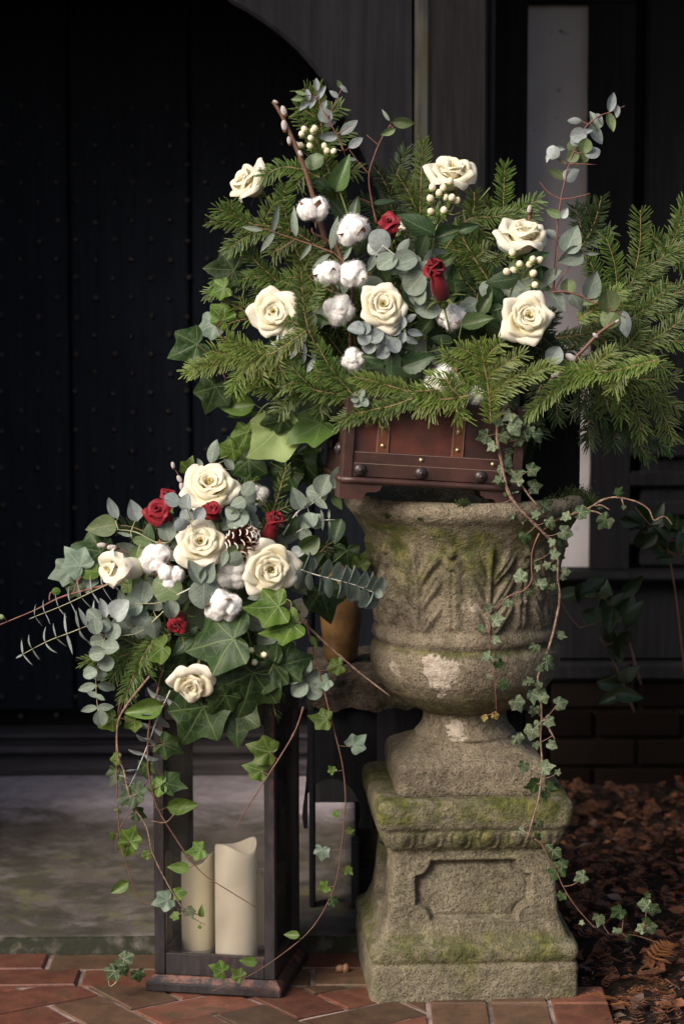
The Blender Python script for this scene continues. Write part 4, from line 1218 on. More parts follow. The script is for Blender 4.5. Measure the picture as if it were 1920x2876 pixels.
    # bud at the tip
def fir(label, pts, shoots=(), Y=0.0, auto=0, alen=90, nl=.023, mat='needle', style='flat', group=None, pn=None, aang=55, dens=1.0, t_from=0.0, r=.0019, cat='fir branch', sag=.0):
    """pts: main axis as photograph points; shoots: (t, px, py, dY) explicit side shoot tips; auto: alternating side shoots"""
    path = smooth_path([P(q[0], q[1], q[2] if len(q) > 2 else Y) for q in pts], 7)
    t = thing('fir_branch', label, cat, path[0], group)
    pn = (pn or Vector((FR.uniform(-.25, .25), -1, .55))).normalized()
    SV, SF = [], []
    tube(SV, SF, path, r, r * .5, 5, knots=.2)
    runs = [path]
    m = len(path) - 1
    def at(f):
        i = min(int(f * m), m - 1); return path[i].lerp(path[i + 1], f * m - i), (path[i + 1] - path[i]).normalized()
    for sh in shoots:
        p, d = at(sh[0]); yy = p.y + (sh[3] if len(sh) > 3 else 0)
        q = P(sh[1], sh[2], yy)
        mid = p.lerp(q, .5) + d * (.07 * (q - p).length)
        runs.append(smooth_path([p, mid, q], 6))
    for k in range(auto):
        f = .12 + .66 * (k // 2 + (.25 if k % 2 else 0)) / max(auto / 2, 1)
        p, d = at(f); side = d.cross(pn).normalized() * (1 if k % 2 else -1)
        a = R(aang + FR.uniform(-7, 7)); dd = d * math.cos(a) + side * math.sin(a) + pn * FR.uniform(-.15, .2)
        l = alen / pxm(p.y, p.z) * (1 - .45 * f) * FR.uniform(.8, 1.15)
        q = p + dd.normalized() * l
        runs.append(smooth_path([p, p.lerp(q, .5) + d * l * .06, q + d * l * .10 - Vector((0, 0, sag * l))], 5))
    for k, rn in enumerate(runs):
        if k: tube(SV, SF, rn, r * .62, r * .4, 5)
        V, F, U = [], [], []
        needle_run(V, F, U, rn, pn, nl, style, dens, t_from=t_from if k == 0 else .03)
        if V: obj('shoot', V, F, MAT[mat], t, U, smooth=False)
    obj('stem', SV, SF, MAT['fir_twig'], t)
    return t

# ------------------------------------------------------------------ roses
def petal(R0, L, W, phi, ecurl, tip, seed, nu=12, nv=14, tuck=.12, lip=40, ripple=.012, zoff=0.0):
    pr = random.Random(seed); V, F, U = [], [], []
    phs = [pr.uniform(0, 6.28) for _ in range(4)]; asym = pr.uniform(-.25, .25)
    for i in range(nu + 1):
        u = -1 + 2 * i / nu
        r, z = R0, zoff
        ue = u + asym * (1 - u * u) * .3
        Lu = L * (1 - .20 * abs(u) ** 2.4 + tip * max(0, 1 - abs(ue) * 2.2)) * (1 + .03 * math.sin(3 * u + phs[0]))
        for j in range(nv + 1):
            v = j / nv
            a0, a1, a2 = phi
            ph = (a0 * (1 - v) * (1 - 2 * v) + a1 * 4 * v * (1 - v) + a2 * v * (2 * v - 1))
            ph -= ecurl * (abs(u) ** 1.6) * max(0, (v - .35) / .65) ** 1.5
            ph -= lip * sst_((v - .88) / .12)
            if j: r += math.cos(R(ph)) * Lu / nv; z += math.sin(R(ph)) * Lu / nv
            wv = W * (.34 + .66 * sst_(v / .55)) * math.sqrt(max(.05, 1 - max(0, (v - .72) / .28) ** 2.2 * .55))
            rr = max(r, .03)
            th = u * wv / max(rr, .055)
            th = max(-2.6, min(2.6, th))
            rad = rr * (1 + tuck * u) + ripple * math.sin(5 * u + phs[1] + v * 3) * v + ripple * .6 * math.sin(9 * u + phs[2]) * v * v
            V.append((rad * math.cos(th), rad * math.sin(th), z + ripple * .8 * math.sin(6 * u + phs[3]) * v))
            U.append((u * .5 + .5, v))
    for i in range(nu):
        for j in range(nv):
            a = i * (nv + 1) + j; F.append((a, a + nv + 1, a + nv + 2, a + 1))
    return V, F, U
def sst_(t): t = max(0, min(1, t)); return t * t * (3 - 2 * t)
def lerp3(a, b, t): return tuple(x + (y - x) * t for x, y in zip(a, b))
def rose_layers(kind, seed):
    rr = random.Random(seed); L = []
    if kind == 'open':
        n1, n2, n3 = 8, 13, 8
        for i in range(n1):
            t = i / (n1 - 1); L.append((.012 + .035 * t, .39 + .02 * t, .13 + .10 * t, lerp3((80, 96, 96), (58, 98, 92), t), 3, .0, 0, .20))
        for i in range(n2):
            t = i / (n2 - 1); L.append((.050 + .01 * t, .44 + .07 * t, .25 + .12 * t, lerp3((46, 98, 80), (16, 80, 30), t), 10 + 26 * t, .03, 1, .10))
        for i in range(n3):
            t = i / (n3 - 1); L.append((.055, .50 + .07 * t, .36 + .02 * t, lerp3((14, 66, 4), (-4, 34, -34), t), 44 + 16 * t, .07, 2 if t > .4 else 1, .06))
    elif kind == 'cup':
        n1, n2, n3 = 7, 11, 7
        for i in range(n1):
            t = i / (n1 - 1); L.append((.012 + .03 * t, .46 + .02 * t, .13 + .09 * t, lerp3((80, 96, 96), (64, 98, 92), t), 3, .0, 0, .2))
        for i in range(n2):
            t = i / (n2 - 1); L.append((.045 + .01 * t, .52 + .04 * t, .26 + .10 * t, lerp3((50, 100, 82), (24, 92, 46), t), 10 + 24 * t, .03, 1, .10))
        for i in range(n3):
            t = i / (n3 - 1); L.append((.055, .56 + .03 * t, .37, lerp3((22, 86, 14), (4, 62, -30), t), 44 + 14 * t, .07, 2 if t > .35 else 1, .06))
    elif kind == 'bud':
        n1, n2, n3 = 7, 7, 5
        for i in range(n1):
            t = i / (n1 - 1); L.append((.012 + .03 * t, .52, .15 + .08 * t, lerp3((76, 98, 92), (50, 104, 88), t), 3, .0, 0, .2))
        for i in range(n2):
            t = i / (n2 - 1); L.append((.045, .56, .28 + .05 * t, lerp3((38, 108, 84), (26, 108, 62), t), 8 + 12 * t, .02, 1, .1))
        for i in range(n3):
            t = i / (n3 - 1); L.append((.05, .58, .36, lerp3((22, 106, 40), (16, 100, 5), t), 26 + 10 * t, .05, 2, .06))
    elif kind == 'tight':
        for i in range(6):
            t = i / 5; L.append((.012 + .03 * t, .54, .14 + .08 * t, lerp3((76, 98, 92), (52, 102, 88), t), 3, .0, 0, .2))
        for i in range(9):
            t = i / 8; L.append((.045, .55 - .03 * t, .27 + .06 * t, lerp3((34, 104, 86), (22, 104, 64), t), 6 + 14 * t, .02, 1, .1))
    return L
ROSE_CACHE = {}
def rose_meshes(kind, colour, seed):
    key = (kind, colour, seed)
    if key in ROSE_CACHE: return ROSE_CACHE[key]
    out = []; rr = random.Random(seed * 31 + 5); ang = 0
    for i, (R0, L, W, phi, ec, tip, mi, tuck) in enumerate(rose_layers(kind, seed)):
        ph = tuple(p + rr.uniform(-4, 4) for p in phi)
        V, F, U = petal(R0, L * rr.uniform(.95, 1.05), W * rr.uniform(.92, 1.08), ph, ec * rr.uniform(.8, 1.25), tip * rr.uniform(.5, 1.3), seed * 100 + i, tuck=tuck * (1 if rr.random() < .8 else -1), ripple=.003 + .006 * (mi > 0) + .006 * (mi == 2), lip=(14, 46, 24)[mi], nv=16)
        m = {('white', 0): 'rose_white_core', ('white', 1): 'rose_white', ('white', 2): 'rose_white_guard', ('red', 0): 'rose_red_core', ('red', 1): 'rose_red', ('red', 2): 'rose_red'}[(colour, mi)]
        out.append((make_mesh('petal', V, F, MAT[m], U), Matrix.Rotation(ang, 4, 'Z')))
        ang += R(137.5 + rr.uniform(-12, 12))
    cal = []
    V, F = [], []; lathe(V, F, [(.02, -.10), (.055, -.07), (.065, -.03), (.05, .01)], 0, 0, 12); cal.append(('hip', make_mesh('hip', V, F, MAT['sepal']), Matrix.Identity(4)))
    for k in range(5):
        V, F, U = [], [], []
        for j in range(7):
            v = j / 6; ph = R(70 - 95 * v); w = .055 * (1 - v) ** .8 + .004
            r = .05 + .24 * v * (.5 + .5 * v); z = .0 + .17 * v - .17 * v * v
            for u in (-1, 0, 1): V.append((r, u * w, z - (.012 if u == 0 else 0)))
        for j in range(6):
            for u in range(2): a = j * 3 + u; F.append((a, a + 1, a + 4, a + 3))
        cal.append(('sepal', make_mesh('sepal', V, F, MAT['sepal']), Matrix.Rotation(k * R(72) + .3, 4, 'Z')))
    ROSE_CACHE[key] = (out, cal); return ROSE_CACHE[key]
def rose(label, px, py, Y, size, face, kind='open', colour='white', seed=1, roll=0, cat='rose', group='white roses', squash=1.0):
    """face: direction the flower looks, in camera terms (right, towards viewer, up)"""
    petals, cal = rose_meshes(kind, colour, seed)
    f = Vector((face[0], -face[1], face[2])).normalized()
    q = f.to_track_quat('Z', 'Y').to_matrix().to_4x4() @ Matrix.Rotation(R(roll), 4, 'Z')
    dia = {'open': 1.08, 'cup': .95, 'bud': .60, 'tight': .40}[kind]
    s = size / pxm(Y) / dia
    c = P(px, py, Y) - f * (.22 * s if kind not in ('bud', 'tight') else .28 * s)
    t = thing('rose', label, cat, c, group, rot=q)
    S = Matrix.Diagonal((s, s, s * squash, 1))
    for me, M in petals: link('petal', me, t, S @ M)
    for nm, me, M in cal: link(nm, me, t, S @ M)
    V, F = [], []; tube(V, F, [Vector((0, 0, -.09 * s)), Vector((0, 0, -.09 * s - .05))], .0022, .002, 6)
    link('stem', make_mesh('stem', V, F, MAT['green_stem']), t, Matrix.Identity(4))
    return t

# ------------------------------------------------------------------ cotton, berries, willow, cone
def ico(sub=3):
    import bmesh
    bm = bmesh.new(); bmesh.ops.create_icosphere(bm, subdivisions=sub, radius=1.0)
    V = [v.co.copy() for v in bm.verts]; F = [tuple(v.index for v in f.verts) for f in bm.faces]; bm.free(); return V, F
ICO3, ICO2 = ico(4), ico(2)
def make_lock(seed):
    V = []
    for v in ICO3[0]:
        o = Vector((seed * 7.3, 0, 0))
        n = noise.noise(v * 1.4 + o) * .22 + noise.noise(v * 3.4 + o) * .06 + noise.noise(v * 9 + o) * .03 + noise.noise(v * 22 + o) * .025
        V.append(v * (1 + n))
    return make_mesh('lock', V, ICO3[1], MAT['cotton'])
def make_fuzz(seed):
    r = random.Random(seed); V, F = [], []
    for i in range(900):
        d = Vector((r.gauss(0, 1), r.gauss(0, 1), r.gauss(0, 1))).normalized()
        p = d * r.uniform(.92, 1.02); t = (d + Vector((r.gauss(0, .9), r.gauss(0, .9), r.gauss(0, .9)))).normalized()
        q = p + t * r.uniform(.14, .46); w = t.orthogonal().normalized() * .009
        m = p.lerp(q, .5) + d * .03
        n = len(V); V += [p - w, p + w, m + w * .8, m - w * .8, q]; F += [(n, n + 1, n + 2, n + 3), (n + 3, n + 2, n + 4)]
    return make_mesh('fuzz', V, F, MAT['cotton_fuzz'], smooth=False)
LOCKS = [make_lock(i) for i in range(4)]; FUZZ = [make_fuzz(i) for i in range(2)]
CR = random.Random(4)
def boll(parent, px, py, Y, size, face=(0, 1, .4), locks=5, husk=True, seed=0, sub=True):
    """cotton boll: fluffy locks held by a dry brown husk; built into parent"""
    f = Vector((face[0], -face[1], face[2])).normalized()
    s = size / pxm(Y) * .5; c = P(px, py, Y)
    q = f.to_track_quat('Z', 'Y').to_matrix().to_4x4()
    B = parent.matrix_basis.inverted()
    Wm = B @ Matrix.Translation(c) @ q
    hold = parent
    r = random.Random(seed * 13 + 3); a0 = r.uniform(0, 6)
    for k in range(locks):
        a = a0 + 2 * math.pi * k / max(locks - (1 if locks > 4 else 0), 1)
        if locks > 4 and k == locks - 1: off = Vector((0, 0, .42))
        else: off = Vector((math.cos(a) * .46, math.sin(a) * .46, .12 + r.uniform(-.1, .1)))
        ls = s * r.uniform(.56, .66)
        M = Wm @ Matrix.Translation(off * s) @ Matrix.Rotation(r.uniform(0, 6), 4, 'Z') @ Matrix.Diagonal((ls, ls, ls * 1.12, 1))
        o = link('lock', LOCKS[r.randrange(4)], hold, M)
        fz = link('fuzz', FUZZ[r.randrange(2)], o, Matrix.Identity(4)); fz['kind'] = 'stuff'
    if husk:
        me = get_leaf('oval', 'bract')
        for k in range(5):
            a = a0 + .6 + 2 * math.pi * k / 5
            d = Vector((math.cos(a) * .62, math.sin(a) * .62, .7)); n = Vector((-math.cos(a) * .7, -math.sin(a) * .7, .7))
            M = Wm @ leaf_matrix(Vector((math.cos(a) * .34, math.sin(a) * .34, -.55)) * s, d, n, s * 1.3)
            link('husk', me[k % 4], hold, M)
        V, F = [], []
        tube(V, F, [Vector((0, 0, -.55 * s)), Vector((0, 0, -.55 * s - .018))], .0022, .0018, 6)
        link('stalk', make_mesh('stalk', V, F, MAT['bark_brown']), hold, Wm)
def cotton(label, px, py, Y, size, face=(0, 1, .4), locks=5, husk=True, seed=0):
    t = thing('cotton_boll', label, 'cotton boll', P(px, py, Y), 'fluffy white cotton bolls')
    boll(t, px, py, Y, size, face, locks, husk, seed); return t
BERRY = None
def berries(label, pts, root, Y, size, stem_pts=None, leaves=(), tfm=None):
    global BERRY
    T = tfm or (lambda a, b: (a, b)); sc = T(1, 0)[0] - T(0, 0)[0]
    rt = P(*T(*root), Y + .02)
    t = thing('berry_sprig', label, 'berry sprig', rt, 'cream hypericum berry sprigs')
    if BERRY is None:
        V = [Vector((v.x * (.88 + .0 * v.z), v.y * .88, v.z * 1.0 + (.16 * max(0, v.z) ** 8))) for v in ICO2[0]]
        b = make_mesh('berry', V, ICO2[1], MAT['berry'])
        Vc, Fc, Uc = [], [], []
        for k in range(5):
            a = 2 * math.pi * k / 5
            for (rr, z, w) in ((.12, -.95, .12), (.8, -.92, .42), (1.25, -.62, .06)):
                for sg in (-1, 1): Vc.append(Vector((math.cos(a) * rr - math.sin(a) * w * sg, math.sin(a) * rr + math.cos(a) * w * sg, z)))
            n = k * 6; Fc += [(n, n + 1, n + 3, n + 2), (n + 2, n + 3, n + 5, n + 4)]
        Vt, Ft = [], []; tube(Vt, Ft, [Vector((0, 0, .98)), Vector((0, 0, 1.22))], .09, .03, 5)
        BERRY = (b, make_mesh('calyx', Vc, Fc, MAT['berry_calyx']), make_mesh('style_tip', Vt, Ft, MAT['bark_brown']))
    V, F = [], []
    if stem_pts:
        sp = smooth_path([P(*T(a, b), Y + .02) for a, b in stem_pts], 5); tube(V, F, sp, .0015, .0012, 6)
    for (x, y) in pts:
        yy = Y + CR.uniform(-.012, .006); c = P(*T(x, y), yy); s = size * sc * .5 / pxm(yy) * CR.uniform(.92, 1.08)
        up = (c - rt + Vector((CR.uniform(-.01, .01), -.02, .015))).normalized()
        q = up.to_track_quat('Z', 'Y').to_matrix().to_4x4()
        M = t.matrix_basis.inverted() @ Matrix.Translation(c) @ q @ Matrix.Diagonal((s, s, s, 1))
        o = link('berry', BERRY[0], t, M); link('style_tip', BERRY[2], o, Matrix.Identity(4)); link('calyx', BERRY[1], o, Matrix.Identity(4))
        e = c - up * s * .9
        tube(V, F, smooth_path([rt, rt.lerp(e, .55) + Vector((0, 0, -.006)), e], 4), .0011, .0008, 5)
    obj('stem', V, F, MAT['green_stem'], t)
    for lf in leaves:
        x, y, size_, ang = lf[:4]; c = P(*T(x, y), Y + (lf[4] if len(lf) > 4 else .01)); s = size_ * sc / pxm(Y); d = idir(ang, .15)
        place_leaf(t, 'ovate', lf[5] if len(lf) > 5 else 'leaf_dark', c - d * s * .5, d, Vector((LR.uniform(-.3, .3), -1, .5)), s)
    return t
CATKIN = None
def willow(label, pts, catkins, Y, r=.004, tfm=None, r1=None):
    global CATKIN
    T = tfm or (lambda a, b: (a, b)); sc = T(1, 0)[0] - T(0, 0)[0]
    path = smooth_path([P(*T(q[0], q[1]), q[2] if len(q) > 2 else Y) for q in pts], 7)
    t = thing('willow_stem', label, 'willow stem', path[0], 'pussy willow stems')
    V, F = [], []; tube(V, F, path, r, r1 or r * .55, 8, knots=.18); obj('stem', V, F, MAT['bark_brown'], t)
    if CATKIN is None:
        Vv = []
        for v in ICO3[0]: Vv.append(Vector((v.x * .52, v.y * .52, v.z)) * (1 + .10 * noise.noise(v * 9)))
        Vb, Fb = [], []; lathe(Vb, Fb, [(.02, -1.25), (.34, -1.1), (.46, -.75), (.40, -.4)], 0, 0, 10)
        CATKIN = (make_mesh('catkin', Vv, ICO3[1], MAT['catkin']), make_mesh('bud_scale', Vb, Fb, MAT['bark_brown']))
    for (x, y, size, ang) in catkins:
        c = P(*T(x, y), Y - .004); s = size * sc * .5 / pxm(Y); d = idir(ang, .1)
        M = t.matrix_basis.inverted() @ Matrix.Translation(c) @ d.to_track_quat('Z', 'Y').to_matrix().to_4x4() @ Matrix.Diagonal((s, s, s, 1))
        o = link('catkin', CATKIN[0], t, M); link('bud_scale', CATKIN[1], o, Matrix.Identity(4))
    return t
def pine_cone(label, px, py, Y, size, face):
    f = Vector((face[0], -face[1], face[2])).normalized(); s = size / pxm(Y) * .5
    t = thing('pine_cone', label, 'pine cone', P(px, py, Y), rot=f.to_track_quat('Z', 'Y').to_matrix().to_4x4())
    V, F, U = [], [], []
    for j in range(6):
        v = j / 5; w = (.16 + .34 * math.sin(min(1, v * 1.05) * math.pi * .62)) * (1 - .45 * max(0, v - .8) * 5)
        for i in range(5):
            u = -1 + i / 2; V.append((v, u * w, .16 * v * v - .10 * u * u + .05)); U.append((i / 4, v))
    for j in range(5):
        for i in range(4): a = j * 5 + i; F.append((a, a + 1, a + 6, a + 5))
    n0 = len(V)
    V2 = V + [(x, y, z - .10 * (1 - .2 * x)) for x, y, z in V]; F2 = F + [tuple(n0 + q for q in f)[::-1] for f in F]
    for i in range(4): a = 25 + i; F2.append((a, a + 1, a + 1 + n0, a + n0))
    me = make_mesh('scale', V2, F2, MAT['cone_scale'], U + U)
    k = 0
    for lay, (z, rad, tl, n) in enumerate(((-.55, .62, 5, 8), (-.32, .78, 14, 9), (-.08, .86, 24, 9), (.18, .80, 36, 8), (.42, .62, 50, 7), (.62, .40, 66, 5), (.78, .2, 80, 3))):
        for i in range(n):
            a = 2 * math.pi * (i + .5 * (lay % 2)) / n
            M = Matrix.Rotation(a, 4, 'Z') @ Matrix.Translation((.08 * s, 0, z * s)) @ Matrix.Rotation(-R(tl), 4, 'Y') @ Matrix.Diagonal((rad * s, .62 * s, .62 * s, 1))
            link('scale', me, t, M)
    return t
def vine(label, paths, leaves, Y, tfm=None, stem='bark_vine', r=.0022, mat='ivy_veined', group=None, name='ivy_vine', yj=.008, tilt=.5, pet=True):
    return spray(name, label, 'ivy', paths, leaves, stem, r, Y, group, 'ivy', mat, tfm, pet, .05, yj, tilt)
# ================================================================== upper arrangement (chest)
UA = crop(450, 180, .5102); UB = crop(1120, 180, .5102); UC = crop(450, 780, .5102); UD = crop(1120, 780, .5102)
# -- white roses
rose('white rose seen from its side at the far left of the upper flowers', 705, 522, .02, 150, (-.75, .35, .55), 'cup', 'white', 3, 20)
rose('white rose with berries before it in front of the timber post', 1268, 500, .02, 158, (.1, .55, .85), 'cup', 'white', 4, 60)
rose('creamy white rose right of the upper flowers above a cluster of six berries', 1464, 676, -.06, 172, (.15, .45, .9), 'cup', 'white', 5, 110)
rose('open white rose facing the viewer at the lower left of the upper flowers', 770, 880, -.13, 158, (-.1, 1, .28), 'open', 'white', 6, 200)
rose('open cream rose at the centre of the upper flowers below the paired cotton bolls', 1074, 858, -.17, 152, (.05, 1, .35), 'open', 'white', 7, 40)
rose('large open cream rose above bright fir tips, lower right of the upper flowers', 1480, 893, -.16, 168, (.12, 1, .32), 'open', 'white', 8, 300)
# -- red roses
rose('small open red rose between the upper cotton boll and a large dark leaf', 1092, 640, -.12, 92, (-.1, .75, .6), 'bud', 'red', 1, 30, group='red spray roses')
rose('upright red rosebud seen from its side above a white cotton boll', 1228, 785, -.185, 92, (-.25, .3, 1), 'tight', 'red', 2, 100, group='red spray roses')
rose('faded pale pink rosebud peeping out behind the small red rose', 1130, 632, .0, 50, (.3, .6, .6), 'bud', 'white', 9, 10, group=None)
# -- cotton
CB = thing('cotton_branch', 'brown cotton branch with five fluffy bolls left of centre in the upper flowers', 'cotton branch', P(950, 900, -.06), 'fluffy white cotton bolls')
V, F = [], []
tube(V, F, smooth_path([P(985, 1080, 0), P(985, 900, -.06), P(990, 790, -.07), P(965, 740, -.07), P(945, 690, -.07), P(940, 655, -.07)], 6), .0045, .0028, 7, knots=.2)
tube(V, F, smooth_path([P(952, 705, -.07), P(915, 672, -.075), P(880, 655, -.085), P(876, 640, -.085)], 5), .0026, .002, 6, knots=.2)
tube(V, F, smooth_path([P(943, 665, -.07), P(955, 640, -.07), P(985, 655, -.085)], 5), .0024, .002, 6)
tube(V, F, smooth_path([P(978, 760, -.07), P(950, 775, -.085), P(925, 780, -.095)], 5), .0024, .002, 6)
obj('stem', V, F, MAT['bark_brown'], CB)
boll(CB, 880, 592, -.10, 84, (-.15, -.3, .95), 4, True, 1)
boll(CB, 993, 652, -.11, 92, (-.25, .1, .95), 5, True, 2)
boll(CB, 922, 772, -.12, 82, (-.3, -.1, .95), 4, True, 3)
boll(CB, 990, 776, -.125, 82, (.25, .4, .8), 5, True, 4)
boll(CB, 953, 872, -.10, 84, (0, .9, .3), 5, False, 5)
cotton('cotton boll just below the red rosebud and left of a bright green rose leaf', 1267, 893, -.13, 78, (.05, .35, .9), 5, True, 6)
cotton('cotton boll tucked under the centre cream rose, half behind rose leaves', 992, 1012, -.12, 64, (-.1, .9, .3), 5, False, 7)
cotton('low cotton boll half covered by fir tips above the chest latch', 1240, 1080, -.13, 100, (0, .9, .3), 5, True, 8)
cotton('cotton boll low at the right behind fir needles, above the ivy', 1338, 1112, -.10, 60, (0, .9, .3), 4, False, 9)
# -- hypericum berries
berries('berry sprig at the top of the upper flowers beside the willow stem', [UA(x, y) for x, y in ((792, 358), (778, 385), (840, 372), (850, 355), (828, 408), (748, 445), (772, 447), (824, 450), (902, 450), (917, 478), (954, 480))], UA(905, 540), -.03, 21,
        [UA(905, 540), UA(945, 640), UA(990, 710), UA(1040, 850)], ())
berries('berry sprig in front of the rose by the timber post', [UB(x, y) for x, y in ((281, 645), (183, 678), (243, 682), (220, 710), (172, 740), (291, 735), (318, 752), (255, 735), (175, 812), (247, 805))], UB(215, 880), -.07, 23,
        [UB(215, 880), UB(195, 940), UB(180, 1080)], ())
berries('berry sprig of seven berries below the creamy rose at the right', [UB(x, y) for x, y in ((623, 1037), (663, 1100), (716, 1103), (735, 1075), (771, 1080), (628, 1137), (592, 1143), (738, 1152), (747, 1214))], UB(650, 1175), -.14, 23,
        [UB(650, 1175), UB(605, 1290), UB(590, 1330)], ())
# -- willow
willow('thick brown willow stem with pale catkins rising at the left of the upper flowers', UA and [UA(620, 205), UA(665, 275), UA(715, 385), UA(765, 500), UA(815, 640), UA(880, 870), UA(915, 1000)][::-1], [(*UA(680, 258), 30, 110), (*UA(683, 340), 32, 100), (*UA(710, 422), 24, 100), (*UA(772, 492), 20, 120), (*UA(635, 208), 16, 150)], -.05, .0052, r1=.0036)
willow('short willow tip with one pale catkin behind the creamy rose at the right', [UB(690, 960), UB(705, 900), UB(720, 830), UB(728, 795)], [(*UB(717, 800), 24, 85), (*UB(724, 880), 17, 100)], -.02, .0042, r1=.0035)
willow('dark willow twig slanting up to the right below the big cream rose', [UD(830, 570), UD(900, 500), UD(1000, 410), UD(1100, 305), UD(1195, 240)], [(*UD(945, 440), 36, 150), (*UD(1080, 318), 20, 140), (*UD(862, 535), 28, 200), (*UD(1198, 240), 14, 40)], -.14, .0042, r1=.003)
# -- eucalyptus and other leaves, upper
spray('eucalyptus_sprig', 'pale eucalyptus tip at the very top of the upper flowers', 'eucalyptus', [[UA(1010, 480), UA(960, 370), UA(900, 260), UA(860, 170)], [UA(965, 390), UA(1070, 330)], [UA(920, 300), UA(1000, 130)]],
      [(*UA(755, 192), 34, 180, 'oval', 'euc_green'), (*UA(770, 160), 30, 160, 'oval', 'euc_green'), (*UA(812, 168), 36, 100), (*UA(860, 112), 38, 95), (*UA(885, 158), 42, 60), (*UA(790, 232), 36, 215), (*UA(835, 212), 38, 250), (*UA(900, 228), 36, 60), (*UA(850, 190), 30, 200), (*UA(910, 282), 44, -60, 'round'), (*UA(935, 328), 36, 20), (*UA(925, 398), 56, 185), (*UA(1040, 352), 62, 38), (*UA(1075, 432), 52, 35), (*UA(955, 165), 32, 140), (*UA(985, 110), 28, 120, 'oval', 'euc_green'), (*UA(1012, 135), 30, -40), (*UA(1055, 525), 30, 0)], 'red_stem', .0014, Y=-.02, shape='oval', mat='euc_blue', yj=.02)
spray('eucalyptus_sprig', 'red stemmed eucalyptus twig with dark leaves standing in front of the arched brace', 'eucalyptus', [[UA(1190, 880), UA(1160, 740), UA(1148, 605), UA(1190, 470), UA(1225, 395), UA(1270, 325)], [UA(1148, 605), UA(1090, 540), UA(1040, 470)], [UA(1160, 765), UA(1080, 730)], [UA(1205, 450), UA(1135, 390)]],
      [(*UA(1238, 280), 42, 125, 'narrow'), (*UA(1335, 322), 66, -4, 'oval', 'euc_green'), (*UA(1253, 372), 44, 200, 'oval', 'euc_green'), (*UA(1230, 755), 70, 10, 'narrow', 'leaf_dark')], 'red_stem', .0016, Y=.0, mat='euc_grey')
spray('eucalyptus_sprig', 'eucalyptus twig with thin willow-like leaves crossing the fir at the left', 'eucalyptus', [[UA(960, 1040), UA(850, 1000), UA(745, 965), UA(600, 915), UA(520, 895)], [UA(745, 965), UA(640, 1030)]],
      [(*UA(738, 870), 84, 97), (*UA(590, 980), 72, 235), (*UA(632, 850), 80, 80), (*UA(800, 1035), 56, 235), (*UA(885, 1080), 62, 215), (*UA(955, 930), 96, 80), (*UA(505, 905), 60, 172), (*UA(1030, 1040), 50, 60)], 'red_stem', .0014, Y=-.12, shape='narrow', mat='euc_grey')
spray('eucalyptus_sprig', 'grey-green eucalyptus branch with large cupped leaves between centre rose and red rosebud', 'eucalyptus', [[UA(1480, 1210), UA(1390, 1130), UA(1290, 1050), UA(1225, 1000)], [UA(1440, 1180), UA(1460, 1340)]],
      [(*UA(1208, 970), 66, 140, None, 'euc_white'), (*UA(1180, 1010), 50, 220, None, 'euc_white'), (*UA(1245, 1090), 62, 215), (*UA(1335, 1005), 56, 55, 'oval'), (*UA(1345, 1090), 70, 200), (*UA(1290, 1110), 50, 250), (*UA(1400, 1205), 76, 230), (*UA(1470, 1330), 80, 200), (*UA(1460, 1130), 50, 90), (*UA(1435, 1280), 48, 250), (*UA(1160, 1095), 50, 250, 'oval'), (*UA(1385, 1090), 56, 20), (*UA(1500, 1240), 50, -40)], 'white_stem', .0018, Y=-.155, shape='round', mat='euc_grey', yj=.018)
spray('eucalyptus_sprig', 'small blue-grey eucalyptus leaves clustered under the centre cream rose', 'eucalyptus', [[UA(1250, 1600), UA(1150, 1520), UA(1080, 1460)], [UA(1250, 1560), UA(1350, 1470)]],
      [(*UA(1075, 1465), 48, 160), (*UA(1125, 1450), 40, 80), (*UA(1120, 1505), 44, 250), (*UA(1155, 1550), 46, 250), (*UA(1190, 1500), 46, 30), (*UA(1230, 1540), 52, -70), (*UA(1300, 1460), 50, 40, 'oval'), (*UA(1335, 1420), 40, 80, 'oval'), (*UA(1370, 1400), 44, 30, 'oval'), (*UA(1400, 1480), 46, -10, 'oval'), (*UA(1380, 1520), 42, -30, 'oval'), (*UA(1330, 1510), 44, 250, 'oval'), (*UA(1220, 1580), 44, 220), (*UA(1280, 1550), 46, 300)], 'pale_stem', .0014, Y=-.175, shape='round', mat='euc_blue', yj=.015)
pair_sprig('whitish eucalyptus tip with narrow paired leaves under the left open rose', [UC(640, 365, ) + (-.16,), UC(720, 380) + (-.165,), UC(780, 410) + (-.16,), UC(860, 450) + (-.14,)][::-1], 6, 46, 'euc_white', 'oval', 'white_stem', -.16, ang=75, taper=.7)
spray('eucalyptus_sprig', 'tiny eucalyptus rosette at the bottom of the upper flowers above the chest', 'eucalyptus', [[UC(1110, 730), UC(1100, 665)]],
      [(*UC(1085, 650), 26, 140), (*UC(1115, 640), 26, 60), (*UC(1085, 690), 28, 220), (*UC(1120, 690), 28, -40), (*UC(1100, 665), 20, 80), (*UC(1135, 665), 24, 10), (*UC(1070, 668), 22, 180)], 'pale_stem', .001, Y=-.20, shape='round', mat='euc_grey', yj=.006)
